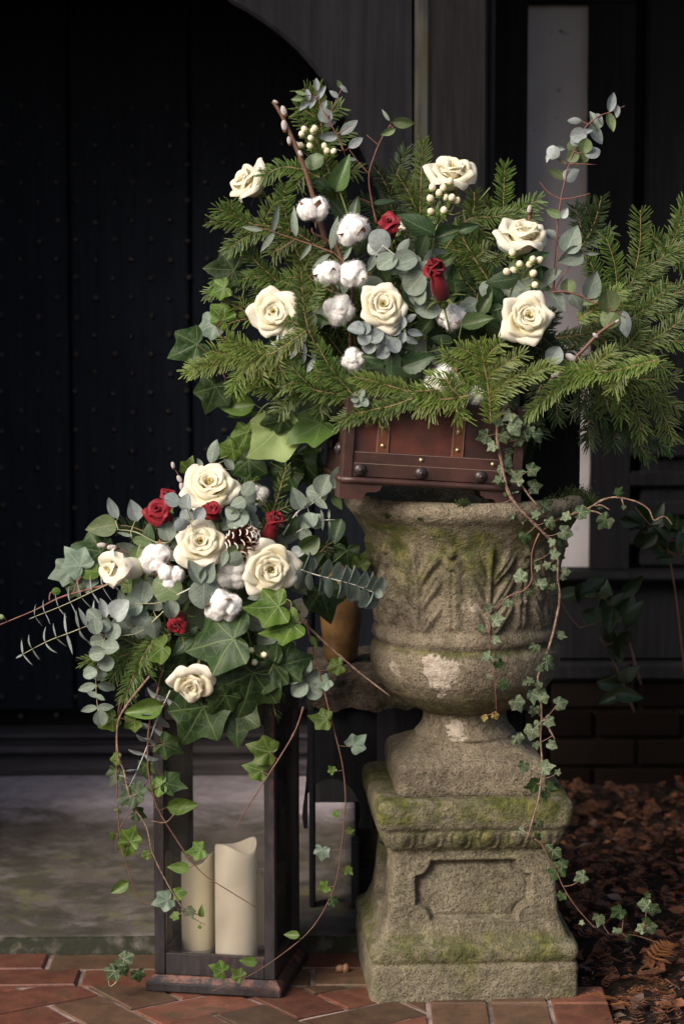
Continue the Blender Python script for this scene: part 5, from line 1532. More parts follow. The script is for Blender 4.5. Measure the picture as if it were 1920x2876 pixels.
spray('eucalyptus_sprig', 'tall eucalyptus stem rising at the right in front of the plaster panel', 'eucalyptus', [[UB(845, 1250), UB(862, 1050), UB(870, 900), UB(890, 740), UB(912, 640), UB(935, 550), UB(1010, 370), UB(1090, 292), UB(1170, 260), UB(1240, 230)], [UB(890, 745), UB(965, 735), UB(1050, 712)], [UB(890, 745), UB(820, 705), UB(775, 650)], [UB(938, 548), UB(1085, 553)], [UB(930, 552), UB(870, 520), UB(850, 500)]],
      [(*UB(1165, 210), 56, 80), (*UB(1198, 260), 36, -95), (*UB(1160, 320), 58, -78, None, 'euc_green'), (*UB(1075, 310), 56, 110, 'heart', 'euc_grey'), (*UB(1100, 300), 36, -50), (*UB(965, 312), 40, 180), (*UB(1082, 385), 70, -55, 'oval'), (*UB(985, 392), 46, 190, 'round'), (*UB(1030, 375), 36, 30), (*UB(975, 418), 36, 220, 'round'), (*UB(962, 455), 40, 170, 'round', 'euc_green'), (*UB(952, 508), 38, 215, 'round', 'euc_green'), (*UB(1022, 448), 42, 80, 'round', 'euc_green'), (*UB(1062, 480), 46, 20, 'round'), (*UB(1005, 510), 40, -60, 'round', 'euc_green'), (*UB(845, 488), 40, 250, 'round', 'euc_white'), (*UB(820, 515), 28, 240, None, 'euc_white'), (*UB(888, 466), 28, 5, None, 'euc_white'), (*UB(895, 535), 36, 150, 'narrow', 'euc_green'), (*UB(868, 612), 62, 158, 'oval', 'euc_green'), (*UB(950, 605), 56, 32, 'heart'), (*UB(852, 822), 50, 155, 'oval', 'euc_green'), (*UB(910, 820), 34, 60, 'heart', 'euc_white'), (*UB(835, 938), 54, 160, 'oval')], 'red_stem', .0017, Y=-.02, shape='oval', mat='euc_blue', yj=.014)
spray('eucalyptus_sprig', 'eucalyptus branch with big grey leaves right of the creamy rose and its berries', 'eucalyptus', [[UB(845, 1255), UB(910, 1252), UB(1000, 1275), UB(1060, 1310), UB(1130, 1330), UB(1200, 1370), UB(1245, 1395)], [UB(850, 1250), UB(900, 1170), UB(935, 1115)], [UB(850, 1250), UB(870, 1000)]],
      [(*UB(948, 965), 92, 65, 'heart'), (*UB(940, 1065), 82, 200, 'heart'), (*UB(830, 1180), 80, 215, 'oval'), (*UB(868, 1300), 80, -55, 'oval'), (*UB(930, 1225), 46, 90, 'round', 'euc_green'), (*UB(978, 1312), 62, -60, 'heart'), (*UB(1062, 1215), 84, 70, 'heart'), (*UB(1055, 1305), 52, 200, 'oval', 'euc_green'), (*UB(1150, 1300), 66, 100, 'round', 'euc_green'), (*UB(1160, 1400), 60, 240, 'round', 'euc_green'), (*UB(1240, 1430), 78, -80, 'oval', 'euc_blue'), (*UB(1065, 1045), 40, 0, 'narrow')], 'red_stem', .0017, Y=-.12, shape='oval', mat='euc_grey', yj=.012)
spray('eucalyptus_sprig', 'single round grey eucalyptus leaf below the big cream rose beside the willow twig', 'eucalyptus', [[UD(800, 470), UD(830, 460)]], [(*UD(852, 425), 54, 60, 'round', 'euc_blue')], 'pale_stem', .0012, Y=-.16)
spray('leafy_sprig', 'dark green oval leaves around the berries at the top left of the upper flowers', 'leaves', [[UA(1040, 860), UA(985, 700), UA(900, 540)]],
      [(*UA(825, 545), 86, 205, None, 'leaf_mid'), (*UA(1000, 600), 108, 72, None, 'leaf_mid'), (*UA(905, 670), 60, -30), (*UA(975, 790), 80, 130), (*UA(1075, 790), 70, 80), (*UA(855, 660), 60, 160), (*UA(1110, 990), 90, 250)], 'green_stem', .0015, Y=-.02, shape='ovate', mat='leaf_dark')
spray('leafy_sprig', 'large dark hypericum leaves below the rose and berries by the timber post', 'leaves', [[UB(180, 1080), UB(190, 950)], [UB(500, 680), UB(440, 750)]],
      [(*UB(92, 885), 120, 155, None, None, -.02), (*UB(275, 925), 88, 20), (*UB(385, 900), 60, 15), (*UB(250, 1085), 74, 20, None, 'leaf_mid'), (*UB(125, 1010), 80, 250)], 'green_stem', .0015, Y=-.08, shape='ovate', mat='leaf_dark')
spray('leafy_sprig', 'dark hypericum leaves around the seven berries below the creamy rose', 'leaves', [[UB(590, 1330), UB(640, 1180)]],
      [(*UB(568, 1190), 96, 188, None, None, -.02), (*UB(760, 1075), 84, 35), (*UB(530, 1275), 76, -60), (*UB(475, 1310), 74, 60, None, 'leaf_mid'), (*UB(545, 1370), 60, -70), (*UB(760, 1150), 60, -60)], 'green_stem', .0015, Y=-.13, shape='ovate', mat='leaf_dark')
spray('rose_leaves', 'veined green rose leaf between the lower cotton boll and the big cream rose', 'leaves', [[UD(330, 330), UD(345, 250)]], [(*UD(432, 248), 92, 10, 'serrate', 'leaf_mid')], 'green_stem', .001, Y=-.165)
spray('rose_leaves', 'dark rose leaves below the centre cream rose', 'leaves', [[UC(1290, 560), UC(1270, 400)], [UC(1290, 500), UC(1330, 490)]],
      [(*UC(1420, 460), 102, 20), (*UC(1180, 440), 80, 170), (*UC(1270, 480), 90, -90), (*UC(1325, 385), 60, 60), (*UC(1240, 420), 60, 120)], 'green_stem', .0012, Y=-.15, shape='serrate', mat='leaf_dark')
spray('rose_leaves', 'dull green leaves below the lower cotton boll right of centre', 'leaves', [[UD(250, 480), UD(230, 330)]],
      [(*UD(235, 345), 66, 170), (*UD(110, 480), 84, 215), (*UD(290, 420), 50, -30), (*UD(30, 380), 60, 150)], 'green_stem', .0012, Y=-.13, shape='ovate', mat='leaf_dark')
spray('eucalyptus_sprig', 'dim grey-green leaves deep behind the red rosebud and cream berries', 'eucalyptus', [[UB(120, 1250), UB(60, 1130)]],
      [(*UB(60, 1190), 70, 160), (*UB(30, 1090), 60, 60), (*UB(115, 1270), 70, 200), (*UB(155, 1330), 76, 190), (*UB(125, 1130), 40, 80), (*UB(380, 1350), 60, 50), (*UB(500, 1240), 60, -30), (*UB(395, 1330), 50, 200)], 'pale_stem', .0013, Y=-.10, shape='round', mat='euc_grey')
# -- big ivy
spray('ivy_sprig', 'dark ivy leaves sticking out at the left edge of the upper flowers', 'ivy', [[UC(400, 500), UC(340, 330), UC(310, 270)], [UC(360, 560), UC(330, 500), UC(270, 420)]],
      [(*UC(160, 385), 124, 205), (*UC(275, 265), 92, 200, None, 'ivy_grey'), (*UC(290, 640), 116, 250, None, 'ivy_dark'), (*UC(330, 210), 80, 140, None, 'ivy_green'), (*UA(360, 1130), 116, 175), (*UA(330, 1240), 70, 200, None, 'ivy_green')], 'bark_brown', .0014, Y=-.06, mat='ivy_dark', shape='ivy', yj=.03, maxpet=.12)
spray('ivy_sprig', 'large glossy ivy leaves, one brown-spotted, hanging left of the chest', 'ivy', [[UC(600, 690), UC(560, 720), UC(510, 800), UC(430, 950)], [UC(600, 690), UC(690, 740), UC(820, 900)]],
      [(*UC(410, 700), 116, 182, 'ovate', 'ivy_flat'), (*UC(440, 755), 76, 195, 'ovate', 'ivy_flat'), (*UC(610, 870), 164, 222, None, 'ivy_pale', -.01), (*UC(640, 790), 92, 200, None, 'ivy_dark', -.025), (*UC(700, 790), 80, 80, None, 'ivy_pale'), (*UC(830, 830), 150, 205, None, 'ivy_spotted', -.03), (*UC(470, 880), 90, 250), (*UC(540, 800), 80, 200), (*UC(840, 920), 60, 230), (*UC(380, 960), 70, 220), (*UC(300, 950), 60, 70, 'ovate', 'euc_grey')], 'green_stem', .0014, Y=-.07, mat='ivy_green', shape='ivy', yj=.02, maxpet=.12)
# -- fir branches, upper
U_ = 'upper flowers'
fir('fir branch rising behind the pale eucalyptus tip at the very top', [(1000, 700), (930, 500), (905, 380), (893, 240)], [(.35, 1010, 480), (.5, 840, 330), (.55, 985, 365), (.75, 830, 300), (.75, 960, 300), (.85, 850, 250), (.2, 870, 470)], Y=.03)
fir('fir tip crossing in front of the left rose seen from its side', [(900, 500), (850, 478), (790, 470), (735, 500)], [(.3, 830, 530)], Y=-.03, mat='needle')
fir('long fir branch reaching left below the rose seen from its side', [(960, 740), (820, 650), (700, 630), (588, 622)], [(.35, 800, 520), (.62, 610, 585), (.5, 640, 700), (.75, 650, 560), (.3, 760, 720), (.55, 780, 560)], Y=-.05)
fir('fir branch reaching left past the dark ivy leaf', [(960, 860), (820, 800), (700, 780), (578, 830)], [(.3, 830, 700), (.45, 690, 700), (.5, 720, 860), (.7, 600, 780), (.35, 760, 850)], Y=-.03, mat='needle')
fir('fir branch with soft light green tips above the left open rose', [(830, 960), (740, 900), (680, 870), (625, 842)], [(.4, 640, 910), (.55, 670, 830)], Y=-.06, mat='needle_young', style='brush', nl=.017)
fir('bright fir tips below the left open rose, spreading like fingers', [(860, 930), (770, 990), (715, 1010), (690, 1050)], [(.4, 650, 955), (.55, 740, 1070), (.35, 800, 1050), (.6, 630, 945)], Y=-.17, mat='needle_young', nl=.024)
fir('light green fir spray at the lower left of the upper flowers', [(850, 1000), (740, 1000), (650, 1010), (518, 1047)], [(.45, 655, 1105), (.35, 720, 1090), (.7, 545, 1030), (.55, 590, 985)], Y=-.14, mat='needle_young')
fir('fir branch along the bottom left of the upper flowers above the big ivy leaves', [(1010, 1110), (900, 1105), (800, 1100), (690, 1080)], [(.25, 880, 1040), (.5, 780, 1160), (.3, 900, 1160), (.7, 730, 1050)], Y=-.14)
fir('fir tip pointing up between the left open rose and the chest', [(1010, 1130), (965, 1080), (920, 1020), (890, 965)], [(.4, 880, 1040)], Y=-.18)
fir('fir tip lying left below the whitish eucalyptus', [(980, 1110), (900, 1100), (830, 1075), (790, 1090)], [(.4, 820, 1030)], Y=-.165, mat='needle')
fir('bright fir branch drooping left in front of the chest top', [(1250, 1130), (1180, 1110), (1080, 1080), (995, 1058)], [(.35, 1090, 1150), (.6, 1010, 1090)], Y=-.19, mat='needle_young')
fir('fir tip dropping over the left strap of the chest', [(1180, 1110), (1100, 1140), (1030, 1155), (945, 1190)], [(.4, 1060, 1190), (.6, 980, 1165)], Y=-.20)
fir('fir tips fanned out above the chest latch', [(1320, 1110), (1270, 1120), (1210, 1125), (1165, 1150)], [(.3, 1300, 1185), (.5, 1200, 1165), (.5, 1170, 1100), (.2, 1250, 1060)], Y=-.205, mat='needle_young', nl=.025)
fir('fir tip pointing at the viewer above the chest latch', [(1235, 1095), (1215, 1095), (1195, 1098), (1165, 1098)], (), Y=-.21, mat='needle_young', style='brush', nl=.024)
fir('bright upright fir spray shaped like a small tree below the big cream rose', [(1378, 1190), (1372, 1110), (1362, 1040), (1343, 955)], [(.3, 1460, 1050), (.35, 1200, 1060), (.55, 1475, 992), (.55, 1238, 998), (.25, 1560, 1025), (.75, 1410, 960), (.75, 1280, 975)], Y=-.19, mat='needle_young')
fir('bright forked fir spray at the right pointing down to the ivy', [(1850, 1010), (1730, 1040), (1610, 1060), (1540, 1110), (1475, 1172)], [(.35, 1560, 1080), (.2, 1720, 1100), (.3, 1580, 1030), (.4, 1720, 985)], Y=-.15, mat='needle_young', dens=1.1)
fir('fir shoot pointing right above the forked bright spray', [(1560, 1070), (1660, 1055), (1750, 1040), (1842, 1020)], [(.4, 1740, 1080), (.5, 1700, 1000)], Y=-.13, mat='needle')
fir('tall upright fir tip left of the rose by the timber post', [(1195, 760), (1180, 620), (1182, 500), (1188, 392)], [(.35, 1115, 490), (.3, 1250, 590)], Y=.05)
fir('upright fir tip between the post rose and the plaster panel', [(1418, 700), (1412, 620), (1414, 540), (1417, 458)], [(.25, 1300, 590), (.3, 1520, 560), (.2, 1350, 560), (.15, 1500, 600)], Y=.03, mat='needle')
fir('dark fir branch in front of the arched brace', [(1030, 700), (1080, 600), (1110, 500), (1140, 420)], [(.3, 1010, 560), (.45, 1160, 500), (.5, 1050, 470), (.2, 1140, 590)], Y=.08, mat='needle_dark')
fir('fir branch under the berries by the post running to the right', [(1250, 700), (1310, 620), (1380, 610), (1440, 600)], [(.4, 1330, 540), (.4, 1370, 680)], Y=.0)
fir('fir tip rising left of the tall eucalyptus stem', [(1590, 740), (1640, 680), (1670, 620), (1688, 552)], [(.3, 1610, 580), (.3, 1720, 650), (.55, 1640, 575)], Y=.02, mat='needle_dark')
fir('large fir bough reaching to the right edge of the photograph', [(1600, 980), (1700, 880), (1800, 765), (1935, 680)], [(.3, 1650, 720), (.45, 1700, 665), (.6, 1796, 590), (.62, 1900, 850), (.8, 1870, 690), (.85, 1935, 760), (.4, 1790, 870), (.25, 1740, 930)], Y=.0, mat='needle', dens=.8, nl=.026)
fir('fir bough at the right edge with tips pointing upward', [(1760, 860), (1850, 740), (1900, 650), (1925, 560)], [(.4, 1940, 700), (.4, 1830, 660), (.65, 1940, 600)], Y=.06, mat='needle', nl=.026)
fir('fir bough spreading right in the middle of the right side', [(1560, 950), (1680, 930), (1800, 880), (1945, 790)], [(.35, 1760, 830), (.5, 1850, 960), (.6, 1880, 800), (.7, 1940, 900), (.3, 1720, 1000)], Y=-.03, mat='needle', dens=.8, nl=.026)
fir('fir bough spreading right below the middle of the right side', [(1600, 1020), (1720, 1000), (1820, 960), (1945, 880)], [(.35, 1800, 920), (.5, 1870, 1040), (.65, 1940, 960), (.3, 1760, 1070)], Y=-.06, mat='needle', dens=.8, nl=.026)
fir('fir bough drooping to the lower right edge', [(1620, 1040), (1720, 1060), (1820, 1090), (1905, 1150)], [(.3, 1750, 1180), (.45, 1800, 1230), (.4, 1900, 1060), (.65, 1890, 1240), (.2, 1700, 1160)], Y=-.04, mat='needle', dens=.8, nl=.026)
fir('dark fir bough hanging low at the right below the other boughs', [(1620, 1060), (1690, 1120), (1760, 1200), (1820, 1290)], [(.3, 1650, 1240), (.45, 1720, 1260), (.4, 1830, 1180), (.6, 1880, 1260)], Y=.0, mat='needle_dark', nl=.026)
fir('short fir tip hanging behind the ivy right of the chest', [(1520, 1080), (1495, 1140), (1480, 1230), (1470, 1300)], [(.4, 1440, 1240), (.4, 1520, 1230)], Y=-.02, mat='needle_dark')
fir('fir tip hanging down in front of the plaster panel', [(1620, 1070), (1640, 1120), (1650, 1180), (1655, 1255)], [(.3, 1700, 1180), (.35, 1600, 1160)], Y=-.03, mat='needle_dark')
fir('dark fir tip hanging in front of the black box and plaster panel', [(1540, 1000), (1550, 1060), (1560, 1120), (1565, 1190)], [(.3, 1500, 1110), (.35, 1620, 1100), (.1, 1600, 1040)], Y=-.02, mat='needle_dark')
fir('fir branch around the dark leaf left of the centre cotton bolls', [(960, 830), (880, 790), (840, 720), (800, 640)], [(.35, 800, 780), (.5, 890, 680)], Y=-.05, mat='needle')
fir('fir twig right of the left open rose crossing its petals', [(900, 1000), (865, 920), (850, 840), (845, 750)], [(.3, 800, 900), (.5, 900, 800)], Y=-.15, mat='needle', nl=.02)
fir('small fir tip in front of the creamy rose and beside the dark leaves', [(1380, 800), (1340, 740), (1310, 690), (1290, 650)], [(.4, 1270, 700), (.4, 1370, 700)], Y=-.07, mat='needle')
fir('dark fir twig between red rosebud and the berries at the right', [(1330, 900), (1340, 820), (1330, 760), (1300, 690)], [(.4, 1380, 770), (.3, 1290, 780)], Y=-.06, mat='needle_dark')
fir('small bright fir tip behind the round eucalyptus leaves at the right', [(1620, 900), (1680, 860), (1720, 830), (1745, 815)], [(.4, 1700, 880)], Y=-.10, mat='needle_young')
GR = 'dark fir sprigs packed behind the flowers'
fr2 = random.Random(17)
for i in range(34):
    a = fr2.uniform(-10, 190); d = fr2.uniform(.1, .85)
    cx, cy = 1190 + 120 * math.cos(R(a)), 1010 - 60 * math.sin(R(a))
    ex = cx + math.cos(R(a)) * 440 * d; ey = cy - math.sin(R(a)) * 470 * d - 10
    if ex < 640: ex = 640
    Y0 = .06; Y1 = fr2.uniform(.02, .16) - .10 * (1 - d)
    fir('dark fir sprig packed deep behind the upper flowers', [(cx, cy, Y0), ((cx + ex) / 2, (cy + ey) / 2 - 15, (Y0 + Y1) / 2), (ex, ey, Y1)], (), auto=6, alen=150, mat='needle_dark' if i % 3 else 'needle', group=GR, dens=.8, t_from=.15)
for i in range(10):
    ex, ey = fr2.uniform(700, 1560), fr2.uniform(960, 1120)
    fir('dark fir sprig packed deep behind the upper flowers', [(1190 + (ex - 1190) * .3, 1060, .05), ((1190 + ex) / 2, (1040 + ey) / 2, .0), (ex, ey, -.06)], (), auto=6, alen=130, mat='needle_dark', group=GR, dens=.8, t_from=.1)
# floral foam block inside the chest
FB = box_obj('floral_foam', (-.10, .33, -.06, .10, P(0, 1120, .0).z - .06, P(0, 1000, .0).z), MAT['hedge_leaf'], None, .02)
tag(FB, 'dark green floral foam block hidden inside the chest under the upper flowers', 'floral foam')

# ================================================================== variegated ivy on the right
L3 = crop(1320, 1350, .3827); L4 = crop(1320, 2050, .3827)
upl = [(560, 700, 90), (545, 790, 60), (590, 780, 60), (640, 790, 70), (640, 830, 80), (720, 840, 60), (770, 870, 75, -60), (465, 875, 80, 200), (575, 880, 70), (650, 900, 60), (510, 930, 60, 215, 'P'), (570, 960, 100, 230), (555, 1050, 70, 200), (630, 1055, 100, -20), (735, 1055, 75, 10), (655, 1110, 70, 60), (565, 1165, 90, 220), (635, 1160, 60), (745, 1150, 80, 10), (555, 1250, 50, -70), (810, 1250, 80, 20), (610, 1310, 60, 240), (675, 1330, 45, -80), (750, 1305, 50, 150), (830, 1345, 60, -60), (915, 1315, 60, 200), (1010, 1290, 80, 10), (915, 1400, 80, -10), (1210, 1180, 55, 60, 'G'), (1120, 1330, 70, 200, 'G'), (695, 1430, 70, -90, 'G'), (600, 760, 70), (560, 830, 60), (620, 700, 60), (680, 800, 60), (530, 760, 60, 200), (600, 1010, 70), (545, 1110, 60, 190), (600, 860, 70), (690, 880, 60)]
low = [(365, 700, 100, 100), (480, 600, 60), (490, 640, 50), (520, 750, 85, 60), (560, 620, 60), (610, 640, 50), (620, 540, 80), (700, 665, 65, 10), (680, 710, 50, -20), (430, 825, 70, -50), (330, 840, 50), (265, 890, 80), (140, 930, 60, 150), (195, 1025, 100), (75, 1085, 70, 140), (185, 1170, 65, -20), (120, 1290, 80, 200), (200, 1290, 60), (205, 1350, 80, -60, 'G'), (140, 1440, 50, -110), (245, 1500, 90, -40, 'G'), (665, 1140, 70, -20), (470, 1230, 80, 250), (575, 1340, 120, -40), (510, 1380, 60), (435, 1470, 60, 120), (500, 1500, 60), (345, 1640, 120, -60), (455, 1580, 110, -90), (540, 1600, 80, -60), (465, 1690, 90, -100), (660, 1630, 100, 20), (100, 1740, 50, -90, 'Y'), (185, 1730, 60, -60, 'Y'), (580, 1770, 90, -30, 'P'), (450, 1850, 120, -100), (350, 1900, 100, -70), (600, 1935, 80, -20, 'P'), (595, 450, 60), (650, 460, 50, -30, 'G'), (600, 780, 60, 200, 'G'), (400, 1480, 50), (520, 1560, 70), (590, 330, 70), (500, 1790, 70), (480, 1940, 60)]
lo2 = [(385, 270, 90, 250, 'G'), (555, 280, 110, 10), (640, 310, 50, 60), (460, 400, 120, 190, 'G'), (580, 420, 90, -20, 'G'), (545, 480, 80, -90, 'G'), (500, 690, 80, -50), (490, 790, 70, -30, 'G'), (375, 740, 50, 200), (600, 910, 140, -100), (640, 1040, 130, -110, 'G'), (680, 980, 80, 30, 'G'), (810, 1080, 100, 200), (670, 1220, 75, -110, 'G')]
MK = {'G': 'ivy_dark', 'P': 'ivy_veined_pale', 'Y': 'ivy_yellow'}
def conv(T, L, s):
    out = []
    for l in L:
        x, y = T(l[0], l[1]); ang = l[3] if len(l) > 3 else None
        mt = MK[l[4]] if len(l) > 4 else ('ivy_veined_pale' if LR.random() < .35 else 'ivy_veined')
        out.append((x, y, l[2] * s * 1.12, ang if ang is not None else LR.choice((-110, -80, -60, 200, 240, -30, 10)) + LR.uniform(-25, 25), None, mt))
    return out
main = [UD(600, 690), UD(545, 790), UD(540, 900), UD(560, 1000), UD(580, 1100), UD(610, 1200), UD(680, 1290), UD(770, 1380), UD(830, 1440), L3(590, 430), L3(640, 560), L3(640, 700), L3(655, 860), L3(620, 1060), L3(570, 1240), L3(495, 1440), L3(515, 1580), L3(522, 1750), L3(515, 1900), L3(525, 2050), L4(520, 330), L4(500, 500), L4(450, 680), L4(415, 800)]
dep = [-.17] * 7 + [-.16, -.15, -.14] + [-.13] * 6 + [-.13, -.125, -.12, -.13, -.15, -.175, -.185, -.185]
main = [(*p, d) for p, d in zip(main, dep)]
b1 = [(*L3(*q), -.175) for q in ((505, 385), (455, 510), (448, 640), (450, 720), (400, 800), (280, 850), (190, 950), (150, 1060), (135, 1180), (150, 1330), (180, 1500), (190, 1690))]
vine('long white-veined ivy vine trailing from the chest down the right of the urn', [main, [L3(540, 1750), L3(620, 1900)], [UD(640, 1080), UD(700, 1180), UD(760, 1255)]], conv(UD, upl[:28] + upl[30:], .5102) + conv(L3, [l for l in low if l[0] > 300], .3827) + conv(L4, lo2[:9], .3827), -.165, r=.0031, yj=.02, tilt=.6)
vine('thin purplish ivy shoot with small leaves hanging across the front of the urn', [b1], conv(L3, [l for l in low if l[0] <= 300], .3827), -.175, stem='red_stem', r=.0013)
vine('ivy tendril arching out to the right of the urn with a curled bare tip', [[L3(620, 290), L3(700, 265), L3(760, 240), L3(870, 200), L3(960, 145), L3(1050, 122), L3(1150, 135), L3(1240, 165), L3(1310, 215), L3(1345, 290), L3(1400, 265), L3(1440, 272), L3(1478, 322)], [L3(910, 185), L3(960, 180), L3(1020, 215)], [L3(860, 220), L3(930, 232), L3(990, 265)], [L3(1110, 135), L3(1125, 195)]],
     conv(UD, upl[28:30], .5102) + conv(L3, [(800, 235, 110, 190), (700, 265, 60, 200), (1085, 85, 55, 60, 'G'), (1105, 95, 45, 10, 'G'), (1122, 195, 35, -90, 'G'), (985, 300, 130, 225, 'G'), (950, 190, 40, -30)], .3827), -.10, stem='bark_vine', r=.0022)
vine('ivy shoot with a white-veined leaf at the lower right corner of the plinth', [[L4(470, 800), L4(530, 850), L4(590, 970), L4(640, 1060), L4(680, 1150), L4(760, 1280), L4(880, 1420), L4(920, 1450)], [L4(680, 1150), L4(740, 1140), L4(780, 1120)]], conv(L4, lo2[9:], .3827), -.19, stem='bark_brown', r=.0018)
vine('ivy runner on the soil right of the plinth with a pair of pale leaves', [[(*L4(900, 1440), -.17), (*L4(1000, 1500), -.10), (*L4(1100, 1500), -.06), (*L4(1220, 1510), -.05), (*L4(1400, 1570), -.06)], [L4(1110, 1490), L4(1125, 1340)], [L4(1270, 1480), L4(1300, 1250)]],
     conv(L4, [(940, 1390, 100, -95), (1080, 1340, 110, 220, 'G'), (1075, 1480, 70, -90, 'P'), (1160, 1530, 60, -40, 'G'), (1275, 1290, 100, 180), (1350, 1320, 100, -20), (1290, 1400, 70, -60, 'G'), (1320, 1460, 110, -60, 'P'), (1250, 1460, 80, 200, 'P'), (1300, 1210, 50, 90, 'G'), (815, 1415, 40, 200, 'P')], .3827), -.07, stem='bark_brown', r=.0018)

# ================================================================== lower arrangement (lantern lid)
A1 = crop(0, 1250, .3827); A2 = crop(450, 1250, .3827)
rose('large white rose at the top of the lower flowers', 590, 1366, -.10, 185, (.0, .8, .75), 'open', 'white', 10, 15)
rose('open cream rose in the middle of the lower flowers left of the pine cone', 563, 1526, -.17, 165, (.1, 1, .5), 'open', 'white', 11, 80)
rose('largest open cream rose of the lower flowers, below the pine cone', 757, 1597, -.18, 180, (.25, 1, -.05), 'open', 'white', 12, 150)
rose('cream rosebud facing left at the left of the lower flowers', 345, 1597, -.185, 150, (-.72, .72, .1), 'bud', 'white', 13, 10)
rose('half open cream rose at the bottom of the lower flowers above the lantern glass', 547, 1908, -.20, 152, (-.15, .8, -.55), 'cup', 'white', 14, 60)
rose('dim cream rose hidden behind the ivy leaves at the right of the lower flowers', 832, 1718, -.06, 80, (.3, .8, .1), 'cup', 'white', 15, 60)
rose('open red rose at the upper left of the lower flowers', 458, 1448, -.12, 112, (-.35, .75, .55), 'bud', 'red', 3, 10, group='red spray roses')
rose('small red rose behind the open red rose left of the top white rose', 470, 1402, -.07, 66, (.2, .5, .8), 'bud', 'red', 1, 70, group='red spray roses')
rose('dark red rosebud tucked between the two upper roses of the lower flowers', 600, 1440, -.16, 74, (-.2, .8, .7), 'bud', 'red', 2, 200, group='red spray roses')
rose('red rosebud between fir sprig and largest cream rose', 762, 1486, -.15, 84, (.3, .45, .9), 'tight', 'red', 3, 140, group='red spray roses')
rose('dark red rose low at the left beside the round eucalyptus leaves', 502, 1745, -.19, 80, (-.3, .9, -.5), 'bud', 'red', 1, 260, group='red spray roses')
cotton('cotton boll right of the left-facing cream rosebud', 440, 1572, -.16, 92, (-.6, .6, .3), 5, True, 11)
cotton('cotton boll with red-brown husk just below another boll beside the left rosebud', 478, 1618, -.18, 76, (.1, .9, -.2), 3, True, 12)
cotton('cotton boll of three locks hanging in the middle of the lower flowers', 628, 1697, -.19, 98, (.1, .5, -.7), 4, True, 13)
cotton('greyish cotton boll in shade between the two open cream roses', 655, 1610, -.13, 90, (0, .9, 0), 4, False, 14)
cotton('cotton boll peeping out behind the fir sprig above the lower flowers', 725, 1390, .02, 60, (0, .9, .2), 4, False, 15)
pine_cone('small brown pine cone with white-tipped scales between the cream roses', 678, 1520, -.17, 112, (.55, .5, .35))
berries('berry sprig among the ivy leaves low in the lower flowers', [A2(x, y) for x, y in ((575, 1510), (668, 1507), (762, 1540), (585, 1605), (652, 1610), (692, 1595), (615, 1610))], A2(672, 1500), -.19, 22, [A2(672, 1500), A2(650, 1400), A2(625, 1330)], ())
willow('thin willow twig with fluffy catkins at the top left of the lower flowers', [A1(1345, 340), A1(1330, 260), A1(1280, 170)], [(*A1(1270, 148), 20, 100), (*A1(1318, 250), 24, 120), (*A1(1335, 305), 26, 100)], -.06, .0016)
willow('willow twig with pink catkins above the left-facing rosebud', [A1(960, 800), A1(860, 755), A1(760, 735)], [(*A1(750, 735), 28, 175), (*A1(825, 752), 30, 175)], -.12, .0022)
# eucalyptus, lower
spray('eucalyptus_sprig', 'coin-shaped eucalyptus leaves in front of the top white rose', 'eucalyptus', [[A1(1420, 640), A1(1400, 560), A1(1368, 465)]],
      [(*A1(1375, 420), 46, 90), (*A1(1372, 518), 46, 255), (*A1(1330, 590), 42, 230), (*A1(1468, 500), 38, 60), (*A1(1258, 405), 46, 150)], 'pale_stem', .0013, Y=-.19, shape='round', mat='euc_blue', yj=.008)
spray('eucalyptus_sprig', 'round eucalyptus leaves below the right side of the top white rose', 'eucalyptus', [[A2(600, 640), A2(620, 520), A2(598, 405)]],
      [(*A2(640, 365), 54, 60), (*A2(568, 430), 48, 200), (*A2(645, 462), 50, -20), (*A2(580, 528), 54, 190), (*A2(665, 560), 48, -10), (*A2(548, 560), 46, 210), (*A2(530, 490), 44, 160), (*A2(640, 315), 46, 60), (*A2(620, 580), 50, -80), (*A2(500, 590), 44, 200)], 'pale_stem', .0013, Y=-.165, shape='round', mat='euc_grey', yj=.015)
spray('eucalyptus_sprig', 'large curled grey leaves at the upper left edge of the lower flowers', 'eucalyptus', [[A1(1260, 710), A1(1150, 715), A1(1000, 640), A1(860, 620)], [A1(960, 640), A1(990, 560)], [A1(870, 620), A1(850, 560)]],
      [(*A1(835, 460), 66, 110, 'oval', 'euc_blue'), (*A1(985, 480), 64, 110, 'heart', 'euc_blue'), (*A1(745, 600), 92, 188, 'heart', 'euc_green'), (*A1(915, 655), 44, 165, 'narrow'), (*A1(1048, 710), 62, -15, 'oval', 'euc_green'), (*A1(1220, 615), 74, 105, 'heart'), (*A1(1300, 590), 50, 60, 'round'), (*A1(1015, 800), 46, 240, 'round', 'euc_green')], 'pale_stem', .0016, Y=-.13, shape='oval', mat='euc_grey', yj=.015)
spray('eucalyptus_sprig', 'pair of big grey-green eucalyptus leaves in front of the grey cotton boll', 'eucalyptus', [[A1(1300, 1100), A1(1400, 1050), A1(1455, 1015)]],
      [(*A1(1425, 935), 76, 125, 'heart', None, -.01), (*A1(1530, 935), 66, 60, 'heart'), (*A1(1495, 1090), 84, 270, 'round', None, -.015), (*A1(1560, 1080), 76, -60, 'heart'), (*A2(550, 840), 46, 200, 'round'), (*A2(480, 830), 50, 250, 'oval'), (*A2(560, 770), 56, 30, 'heart', 'euc_green')], 'white_stem', .0017, Y=-.20, shape='round', mat='euc_grey', yj=.006)
